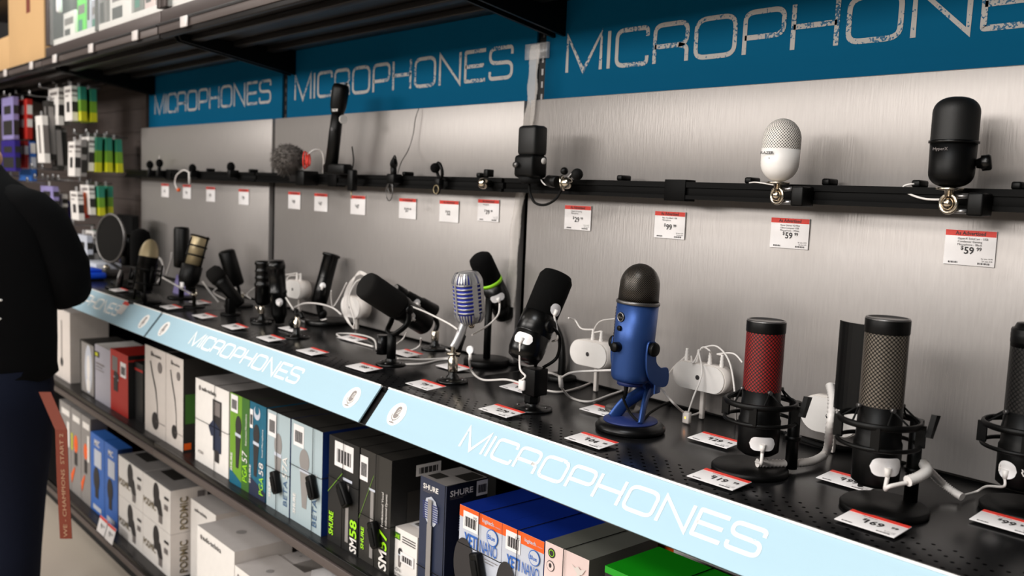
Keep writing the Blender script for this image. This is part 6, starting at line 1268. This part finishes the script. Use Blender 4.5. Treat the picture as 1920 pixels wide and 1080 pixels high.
for k, (a, b, lab) in enumerate(((112, 133, 'grey blister pack with orange parts, leftmost on the bottom shelf'), (133, 152, 'grey blister pack with orange parts, middle of three'), (152, 170, 'grey blister pack with an orange windscreen, right of three'))):
    x0, x1 = X(a, 775 + 12 * k, yb), X(b, 787 + 12 * k, yb); pbox(lab, x0, x1 - 0.004, yb, ZB, 0.33, 0.06, 'box_grey', side='print_grey', deco=[('r', 0.2, 0.86, 0.9, 0.93, 'white'), ('o', 0.5, 0.60, 0.20, 0.28, 'orange'), ('r', 0.35, 0.35, 0.65, 0.50, 'print'), ('r', 0.05, 0.5, 0.2, 0.7, 'pack_yellow') if k == 1 else ('r', 0.7, 0.5, 0.9, 0.8, 'white'), ('p', [(0.1, 0.1), (0.4, 0.28), (0.4, 0.33), (0.0, 0.2)], 'orange')], name='retail_pack')
pbox('dark orange box behind the packs on the bottom shelf', X(112, 775, yb) - .1, X(235, 800, 1.2) , 1.10, ZB, 0.345, 0.22, 'dark_orange', side='dark_orange', top='dark_orange', deco=[('r', 0.5, 0.2, 0.95, 0.9, 'box_red')])
def wbox(label, pl, pyl, pr, pyr, y, dep, mic=True, col='white', bottom=None, xa=-9, xb=9):
    x0, x1 = max(X(pl, pyl, y), xa), min(X(pr, pyr, y), xb); z1 = Zt(pl, pyl, y); z0 = ZB if bottom is None else bottom
    return pbox(label, x0, x1 - 0.001, y, z0, z1 - z0, dep, col, side='box_white', top='box_grey2', deco=[('t', 'audio-technica', 0.16, 0.88, 0.085, 'print', True), ('o', 0.12, 0.90, 0.03, 0.03, 'print_grey'), ('r', 0.30, 0.1, 0.62, 0.42, 'print_grey'), ('o', 0.75, 0.36, 0.10, 0.2, 'print'), ('r', 0.66, 0.16, 0.84, 0.34, 'print')] if mic else [('t', 'audio-technica', 0.16, 0.88, 0.085, 'print', True), ('o', 0.5, 0.4, 0.10, 0.16, 'print')], tdeco=[('o', 0.5, 0.45, 0.06, 0.06, 'box_grey')])
wbox('white microphone box standing back behind the front white boxes', 358, 934, 405, 955, 1.075, 0.20, False, xb=-2.40)
wbox('large white microphone box in the front, left of the bottom row', 370, 984, 440, 1038, 0.995, 0.165)
x1 = X(440, 1038, 0.995)
wbox('white microphone box in the second row with its grey top in view', 432, 968, 500, 1004, 1.165, 0.15, False, xa=-2.398)
wbox('white microphone box right of the large front one, lower', 427, 1049, 500, 1094, 0.995, 0.12, True, xa=-2.155)
wbox('white microphone box at the bottom, second from the right', 497, 1024, 548, 1052, 1.12, 0.10, False, xa=-2.155)
wbox('white microphone box at the bottom edge, third from the right', 500, 1075, 560, 1110, 1.02, 0.13, False, xa=-1.975)
wbox('white microphone box at the bottom edge, right end of the row', 545, 1048, 600, 1080, 1.155, 0.12, False, xa=-1.985)
m = MB(); a = A(610, 1068, y=1.05); m.ball((a.x, 1.06, a.z - 0.03), 0.04, 'clear', (1.3, 1, 0.8), 10, 6, 0.12); o = m.build('plastic_bag', None, (a.x, 1.06, a.z - 0.06)); tag(o, 'crumpled clear plastic wrap beside the bottom right white box', 'packaging')
z0 = ZB; pbox('low carton under the clear plastic wrap on the bottom shelf', a.x - 0.07, a.x + 0.07, 1.05, ZB, a.z - 0.065 - ZB, 0.12, 'box_grey')

# ---------------- accessories hanging at the left ----------------
def pack(label, cs, y, th, cols, kind, hook=True, group='packs on the accessory hooks'):
    "cs: left-top, right-top, left-bottom photo positions of the front face; leaning packs stay leaning"
    px0 = cs[0][0]; xp = -4.15 if px0 >= 120 else -4.4 if px0 >= 60 else -4.9
    y = min(1.385, A(*cs[0], x=xp).y)
    lt, rt, lb = [A(px, py, y=y) for px, py in cs]; U = rt - lt; V = lt - lb; t = thing('retail_pack', label, 'pack', lt + U / 2, 0, group); m = MB()
    U2 = Vector((U.x * 1.25, 0, 0)); V2 = Vector((V.x * 0.35, 0, V.z)); o = lt - V2
    def q(u, v_, e): return o + U2 * u + V2 * v_ + Vector((0, e, 0))
    m.hexa([q(0, 0, 0), q(1, 0, 0), q(1, 0, th), q(0, 0, th), q(0, 1, 0), q(1, 1, 0), q(1, 1, th), q(0, 1, th)], cols[0]); m.build('pack_body', t, t.location)
    m = MB()
    for k, (u0, v0, u1, v1, c) in enumerate(kind): e = -0.0006 - 0.0004 * k; m.f([m.v(q(u0, v0, e)), m.v(q(u1, v0, e)), m.v(q(u1, v1, e)), m.v(q(u0, v1, e))], c)
    # same print on the right-hand narrow side
    for k, (u0, v0, u1, v1, c) in enumerate(kind[:3]): e = Vector((0.0006 + 0.0004 * k, 0, 0)); m.f([m.v(q(1, v0, 0) + e), m.v(q(1, v0, th) + e), m.v(q(1, v1, th) + e), m.v(q(1, v1, 0) + e)], c)
    m.build('pack_print', t, t.location)
    if hook: m = MB(); c = q(0.5, 1, th / 2); m.box((c.x - 0.012, c.y - 0.001, c.z), (c.x + 0.012, c.y + 0.001, c.z + 0.02), 'clear'); m.build('hang_tab', t, t.location)
    return t
GY = [(0, 0, 1, 0.28, 'pack_yellow'), (0, 0.28, 1, 0.62, 'box_green'), (0, 0.62, 1, 1, 'pack_teal')]
WH = [(0.15, 0.82, 0.85, 0.9, 'print_grey'), (0.3, 0.25, 0.7, 0.55, 'print'), (0.15, 0.7, 0.6, 0.74, 'print_grey')]
CL = [(0.1, 0.1, 0.9, 0.45, 'box_charcoal'), (0.2, 0.6, 0.8, 0.8, 'box_charcoal')]
yy = 1.12
for lab, cs, c, kd, y_ in (
  ('white retail pack with a dark oval, top hook row', ((91, 168), (106, 164), (89, 236)), 'white', WH, yy),
  ('clear and black retail pack, top hook row beside the white one', ((107, 165), (119, 163), (106, 235)), 'box_grey', CL, yy),
  ('narrow white retail pack, top row, touching the green ones', ((120, 163), (131, 162), (124, 227)), 'white', WH, yy),
  ('green and yellow retail pack, top row, left of two', ((132, 166), (147, 165), (136, 228)), 'box_green', GY, yy + .02),
  ('green and yellow retail pack, top row, rightmost', ((150, 170), (166, 170), (154, 230)), 'box_green', GY, yy + .02),
  ('narrow white retail pack, second row, leftmost', ((128, 266), (138, 264), (126, 330)), 'white', WH, yy),
  ('clear and black retail pack, second row', ((139, 262), (150, 260), (136, 330)), 'box_grey', CL, yy + .02),
  ('white retail pack, second row, before the three green ones', ((153, 257), (164, 256), (150, 320)), 'white', WH, yy),
  ('green and yellow retail pack, second row, left of three', ((165, 258), (178, 258), (162, 322)), 'box_green', GY, yy),
  ('green and yellow retail pack, second row, middle of three', ((182, 259), (196, 259), (186, 322)), 'box_green', GY, yy + .02),
  ('green and yellow retail pack, second row, right of three', ((199, 262), (214, 262), (208, 323)), 'box_green', GY, yy + .02),
  ('white retail pack leaning against the orange one, third row', ((131, 358), (142, 356), (140, 412)), 'white', WH, yy),
  ('orange retail pack, third hook row', ((143, 360), (152, 359), (150, 408)), 'orange2', [(0, 0, 1, 0.2, 'box_red')], yy + .01),
  ('white retail pack, third row, touching the green pair', ((150, 346), (163, 346), (158, 401)), 'white', WH, yy),
  ('green and yellow retail pack, third row, left of two', ((165, 348), (181, 348), (170, 402)), 'box_green', GY, yy),
  ('green and yellow retail pack, third row, right of two', ((184, 348), (198, 348), (186, 400)), 'box_green', GY, yy + .02),
  ('white retail pack, lowest row beside the pop filter', ((160, 431), (172, 430), (163, 485)), 'white', WH, yy),
  ('dark green retail pack, lowest row beside the pop filter', ((173, 431), (185, 431), (174, 484)), 'pack_teal', [(0.3, 0.5, 0.6, 0.6, 'white')], yy),
  ('clear blister pack, lowest row, next to the person', ((140, 438), (158, 435), (146, 500)), 'pale_grey', CL, yy),
  ('red retail pack with two round pictures at far left', ((24, 190), (45, 188), (24, 262)), 'box_red', [(0.25, 0.62, 0.8, 0.85, 'white'), (0.25, 0.3, 0.8, 0.5, 'white')], 1.05),
  ('red retail pack below the one with round pictures', ((27, 264), (42, 264), (28, 315)), 'box_red', [(0.2, 0.5, 0.9, 0.8, 'white')], 1.07),
  ('light blue retail pack with a white corner at far left', ((34, 266), (52, 263), (39, 338)), 'pack_blue', [(0.1, 0.7, 0.7, 0.95, 'white'), (0.3, 0.3, 0.9, 0.6, 'pale_grey')], 1.03),
  ('dark blue retail pack just right of the light blue one', ((52, 264), (58, 264), (56, 330)), 'deep_blue', [(0, 0, 1, 0.1, 'box_black')], 1.06),
  ('long white stick pack with black cap, left of two', ((50, 228), (61, 226), (62, 308)), 'white', [(0.3, 0.2, 0.6, 0.8, 'print_grey')], 1.08),
  ('long white stick pack with black cap, right of two', ((66, 218), (76, 216), (80, 305)), 'white', [(0.3, 0.2, 0.6, 0.8, 'print_grey')], 1.08),
  ('dark grey stick pack leaning right of the white sticks, first', ((80, 190), (88, 190), (94, 300)), 'box_charcoal', [(0.3, 0.1, 0.5, 0.9, 'box_grey')], 1.1),
  ('dark grey stick pack leaning right of the white sticks, second', ((92, 236), (101, 236), (106, 318)), 'box_charcoal', [(0.3, 0.1, 0.5, 0.9, 'box_grey')], 1.1),
  ('dark grey stick pack leaning right of the white sticks, third', ((104, 240), (112, 240), (118, 318)), 'box_grey', [(0.3, 0.1, 0.5, 0.9, 'box_charcoal')], 1.12),
  ('lilac retail pack at the far left edge under the shelf', ((3, 185), (20, 183), (5, 262)), 'lilac', CL, 1.05),
  ('purple and grey retail pack at the far left edge, lower', ((2, 264), (22, 262), (6, 320)), 'purple', CL, 1.05),
  ('pale lilac blister pack just above the shoulder, left', ((76, 348), (94, 345), (84, 395)), 'lilac', CL, 1.05),
  ('white blister pack just above the shoulder, right', ((96, 362), (112, 358), (100, 405)), 'white', CL, 1.06),
  ('dark purple retail pack just above the shoulder', ((108, 375), (120, 372), (112, 420)), 'purple', [(0, 0, 1, 0.1, 'box_black')], 1.1)):
    pack(lab, cs, y_, 0.022, [c], kd)
hooks = [(40, 177), (66, 180), (85, 165), (110, 158), (140, 160), (160, 163), (18, 180), (150, 252), (172, 252), (192, 254), (210, 257), (70, 316), (90, 318), (30, 330), (62, 342), (76, 336), (90, 335), (100, 338), (110, 336), (120, 338), (148, 422), (136, 440), (160, 342), (180, 344), (14, 338), (50, 335)]
hk = None
rowname = lambda py: 'top row' if py < 200 else 'second row' if py < 300 else 'third row' if py < 400 else 'lowest row'
rows = {}
for px, py in hooks: rows.setdefault(rowname(py), []).append((px, py))
ORD = ['first', 'second', 'third', 'fourth', 'fifth', 'sixth', 'seventh', 'eighth', 'ninth', 'tenth', 'eleventh', 'twelfth', 'thirteenth', 'fourteenth']
for rn, lst in rows.items():
    for k, (px, py) in enumerate(sorted(lst)):
        p = A(px, py, x=-4.12 if px >= 120 else -4.37 if px >= 60 else -4.87); p.y = min(p.y - 0.02, 1.33)
        if hk is None:
            m = MB(); m.tube([(0, 0.0, 0.012), (0, 0.004, 0.002), (0, 0.03, 0), (0, 0.085, 0)], 0.003, 'silver', 6, 3); m.box((-0.012, -0.006, 0.000), (0.012, -0.002, 0.022), 'silver', 0.002); hk = m.build('display_hook', None); o = hk
        else: o = hk.copy(); C.objects.link(o)
        o.location = p; tag(o, 'chrome display hook in the %s of hanging packs, %s from the left' % (rn, ORD[k]), 'hook', 'chrome display hooks')

# ---------------- person at the left ----------------
pc = ray(-62, 300); k = 2.55 / (AX[2] * pc.x + AY[2] * pc.y + AZ[2] * pc.z); pc = Vector((pc.x * k, pc.y * k, 0))
face_dir = Vector((-0.82, 0.57, 0)).normalized(); right = Vector((face_dir.y, -face_dir.x, 0))
person = thing('person', 'person seen from behind in a black sweater and dark navy trousers, reaching towards the shelf', 'person', pc)
def PL(x, y, z): return Vector((x * right.x + y * face_dir.x, x * right.y + y * face_dir.y, z))
def skin_obj(name, nodes, edges, m_, parent, sub=2):
    me = bpy.data.meshes.new(name); me.from_pydata([PL(*n[:3]) for n in nodes], edges, []); me.materials.append(MATS[m_])
    o = bpy.data.objects.new(name, me); C.objects.link(o); o.parent = parent
    sk = o.modifiers.new('skin', 'SKIN'); sk.use_smooth_shade = True
    lay = me.skin_vertices[0] if me.skin_vertices else me.attributes and None
    for i, n in enumerate(nodes):
        me.skin_vertices[0].data[i].radius = (n[3], n[4] if len(n) > 4 else n[3]); me.skin_vertices[0].data[i].use_root = (i == 0)
    ss = o.modifiers.new('sub', 'SUBSURF'); ss.levels = sub; ss.render_levels = sub
    return o
def ensure_skin(me):
    bm = bmesh.new(); bm.from_mesh(me); bm.verts.layers.skin.verify(); bm.to_mesh(me); bm.free()
_old = skin_obj
def skin_obj(name, nodes, edges, m_, parent, sub=2):
    me = bpy.data.meshes.new(name); me.from_pydata([PL(*n[:3]) for n in nodes], edges, []); ensure_skin(me); me.materials.append(MATS[m_])
    o = bpy.data.objects.new(name, me); C.objects.link(o); o.parent = parent
    for i, n in enumerate(nodes):
        d = me.skin_vertices[0].data[i]; d.radius = (n[3], n[4] if len(n) > 4 else n[3]); d.use_root = (i == 0)
    sk = o.modifiers.new('skin', 'SKIN'); sk.use_smooth_shade = True
    ss = o.modifiers.new('sub', 'SUBSURF'); ss.levels = sub; ss.render_levels = sub
    return o
# body skeleton (x right, y forward, z up)
N = []; E_ = []
def nd(*a): N.append(a); return len(N) - 1
def ed(*a):
    for i, j in zip(a[:-1], a[1:]): E_.append((i, j))
pel = nd(0, 0, 0.86, 0.13, 0.10); ab = nd(0, 0, 1.02, 0.12, 0.09); ch = nd(0, 0, 1.16, 0.125, 0.095); nk = nd(0, 0.015, 1.28, 0.052); hd0 = nd(-0.035, 0.07, 1.335, 0.055); hd1 = nd(-0.055, 0.105, 1.40, 0.075, 0.080); hd2 = nd(-0.055, 0.09, 1.455, 0.066, 0.072)
ed(pel, ab, ch, nk, hd0, hd1, hd2)
for s in (-1, 1):
    hip = nd(s * 0.09, 0, 0.80, 0.085); kn = nd(s * 0.10, 0.02, 0.46, 0.055); an = nd(s * 0.10, 0.0, 0.09, 0.038); ft = nd(s * 0.11, 0.10, 0.035, 0.035, 0.03); to = nd(s * 0.115, 0.18, 0.03, 0.028, 0.02); ed(pel, hip, kn, an, ft, to)
    sh = nd(s * 0.155, 0.0, 1.20, 0.045); el = nd(s * 0.24, 0.05, 1.02, 0.040); wr = nd(s * 0.10, 0.27, 1.03, 0.026, 0.02); pm = nd(s * 0.075, 0.335, 1.035, 0.034, 0.014); ed(ch, sh, el, wr, pm)
    for q in range(4):
        fx = s * 0.075 + (q - 1.5) * 0.020; L = (0.065, 0.078, 0.072, 0.055)[q if s > 0 else 3 - q]; a = nd(fx, 0.375, 1.035, 0.009); b = nd(fx, 0.375 + L * 0.5, 1.025, 0.0085); c = nd(fx, 0.375 + L * 0.85, 1.005, 0.007); ed(pm, a, b, c)
    a = nd(s * 0.075 - s * 0.035, 0.325, 1.025, 0.011); b = nd(s * 0.075 - s * 0.050, 0.355, 1.018, 0.010); c = nd(s * 0.075 - s * 0.050, 0.382, 1.01, 0.008); ed(pm, a, b, c)
skin_obj('body', N, E_, 'skin', person)
# clothes as lofted shells that follow the body
def shell(name, secs, mt, n=28, cap0=True, cap1=True, jig=0.0):
    m = MB(); prev = None
    for (cx, cy, cz, rx, ry, *rot_) in secs:
        tilt = rot_[0] if rot_ else None; cur = []
        for i in range(n):
            a = 2 * math.pi * i / n; e = 1 + jig * math.sin(3 * a + cz * 40) + jig * 0.6 * math.sin(7 * a - cz * 70); c, s = math.cos(a), math.sin(a)
            p = Vector((cx, cy, cz))
            if tilt is None: p = p + Vector((rx * c * e, ry * s * e, 0))
            else:
                x, y, _ = frame_of(Vector(tilt)); p = p + x * (rx * c * e) + y * (ry * s * e)
            cur.append(m.v(PL(*p)))
        if prev is None:
            if cap0: m.f(cur[::-1], mt)
        else:
            for i in range(n): m.f([prev[i], prev[(i + 1) % n], cur[(i + 1) % n], cur[i]], mt, True)
        prev = cur
    if cap1: m.f(prev, mt)
    m.recalc = True
    return m
m = shell('sweater', [(0, 0, 0.755, 0.210, 0.150), (0, 0, 0.78, 0.232, 0.168), (0, 0, 0.81, 0.225, 0.160), (0, 0, 0.88, 0.232, 0.165), (0, 0, 1.0, 0.228, 0.165), (0, 0, 1.12, 0.222, 0.160), (0, 0, 1.20, 0.218, 0.150), (0, 0.01, 1.26, 0.200, 0.132), (0, 0.02, 1.305, 0.155, 0.110), (0, 0.03, 1.335, 0.105, 0.085), (0, 0.04, 1.36, 0.078, 0.070), (0, 0.045, 1.372, 0.068, 0.066)], 'knit', 36, jig=0.012)
swt = m.build('sweater', person)
for s in (-1, 1):
    P = [(s * 0.10, 0.005, 1.275, 0.050, 0.075, (s * 1.0, 0, -0.5)), (s * 0.155, 0.005, 1.25, 0.068, 0.080, (s * 0.8, 0.0, -0.8)), (s * 0.195, 0.01, 1.215, 0.070, 0.078, (s * 0.5, 0.1, -1)), (s * 0.222, 0.02, 1.16, 0.064, 0.070, (s * 0.3, 0.15, -1)), (s * 0.250, 0.03, 1.09, 0.066, 0.068, (s * 0.10, 0.2, -1)), (s * 0.245, 0.05, 1.02, 0.066, 0.066, (-s * 0.4, 0.9, -0.8)), (s * 0.205, 0.12, 1.005, 0.058, 0.058, (-s * 0.55, 1, 0)), (s * 0.150, 0.20, 1.02, 0.048, 0.046, (-s * 0.6, 1, 0.05)), (s * 0.108, 0.262, 1.03, 0.036, 0.032, (-s * 0.5, 1, 0.05))]
    shell('sleeve', P, 'knit', 24, True, True, 0.02).build('sleeve', swt)
m = shell('trousers', [(0, 0, 0.86, 0.190, 0.130), (0, 0, 0.80, 0.212, 0.150), (0, 0, 0.74, 0.222, 0.156), (0, 0, 0.68, 0.215, 0.150)], 'denim', 30, jig=0.01)
for s in (-1, 1):
    q = shell('leg', [(s * 0.100, 0, 0.80, 0.108, 0.148), (s * 0.108, 0, 0.68, 0.108, 0.145), (s * 0.108, 0.01, 0.55, 0.098, 0.120), (s * 0.106, 0.02, 0.42, 0.084, 0.096), (s * 0.105, 0.01, 0.25, 0.074, 0.082), (s * 0.105, 0.0, 0.07, 0.066, 0.074)], 'denim', 24, jig=0.015)
    me = q.mesh('tmp'); b2 = bmesh.new(); b2.from_mesh(me); vm = {v.index: m.bm.verts.new(v.co) for v in b2.verts}
    for f in b2.faces:
        nf = m.bm.faces.new([vm[v.index] for v in f.verts]); nf.smooth = f.smooth
    b2.free(); bpy.data.meshes.remove(me)
    sh_ = MB(); sh_.recalc = True
    sh_ = shell('shoe', [(s * 0.105, 0.06, 0.0, 0.045, 0.13), (s * 0.105, 0.06, 0.025, 0.048, 0.135), (s * 0.105, 0.05, 0.05, 0.042, 0.115), (s * 0.103, 0.01, 0.09, 0.040, 0.060)], 'rubber', 20); sh_.build('shoe', person)
m.build('trousers', person)
m = MB(); hc = PL(-0.06, 0.07, 1.44); m.ball(hc, 0.1, 'hair', (0.94, 1.04, 1.02), 24, 16, 0.012); m.ball(PL(-0.055, 0.02, 1.375), 0.078, 'hair', (0.95, 0.8, 0.9), 18, 12, 0.02); m.build('hair', person)
m = MB()
for s in (-1, 1): m.ball(PL(-0.055 + s * 0.087, 0.115, 1.39), 0.018, 'skin', (0.5, 0.8, 1.3), 10, 8)
m.ball(PL(-0.055, 0.186, 1.385), 0.014, 'skin', (0.9, 1.1, 1.5), 10, 8); m.ball(PL(-0.055, 0.170, 1.345), 0.016, 'box_red', (1.3, 0.5, 0.4), 10, 6)
for s in (-1, 1): m.ball(PL(-0.055 + s * 0.032, 0.176, 1.415), 0.011, 'white', (1.2, 0.6, 0.8), 10, 8); m.ball(PL(-0.055 + s * 0.032, 0.184, 1.415), 0.006, 'print', (1, 0.6, 1), 8, 6)
m.build('face_features', person)
m = MB()   # small white print marks on the back of the sweater
for px, py in ((-2, 563), (-4, 598)):
    r = ray(px, py); tt = 2.425 / (AX[2] * r.x + AY[2] * r.y + AZ[2] * r.z); p = Vector((r.x * tt, r.y * tt, r.z * tt + H)) - pc
    m.ball(p, 0.0045, 'white', (2.0, 2.0, 0.8), 8, 6)
m.build('back_print', person)
# orange lettered lanyard hanging from the pocket
def D(px, py, dd):
    r = ray(px, py); tt = dd / (AX[2] * r.x + AY[2] * r.y + AZ[2] * r.z); return Vector((r.x * tt, r.y * tt, r.z * tt + H))
dd = 2.51; cs_ = [D(84, 735, dd + 0.02), D(115, 806, dd), D(118, 900, dd), D(124, 1010, dd)]; R_ = Vector((AX[0], AY[0], AZ[0])); m = MB(); w = 0.0165
for a, b in zip(cs_[:-1], cs_[1:]): 
    n_ = R_.cross(b - a).normalized() * 0.0012; m.hexa([a - R_ * w - n_, a + R_ * w - n_, a + R_ * w + n_, a - R_ * w + n_, b - R_ * w - n_, b + R_ * w - n_, b + R_ * w + n_, b - R_ * w + n_], 'dark_orange')
t = thing('lanyard', 'rust orange lettered lanyard strap hanging at the hip of the person', 'lanyard', cs_[0]); m.build('strap', t, cs_[0])
m = MB(); bk = Vector((AX[2], AY[2], AZ[2])) * -1
a, b = cs_[1] , cs_[3]; dv = (b - a).normalized(); m.text('WE - CHAMPIONS  START 2', b - dv * 0.005 - R_ * w * -0.32 + bk * 0.0025, 0.015, 'print_tan', X=-dv, Y=-R_, bold=False, width=(b - a).length * 0.95); m.build('lettering', t, cs_[0])
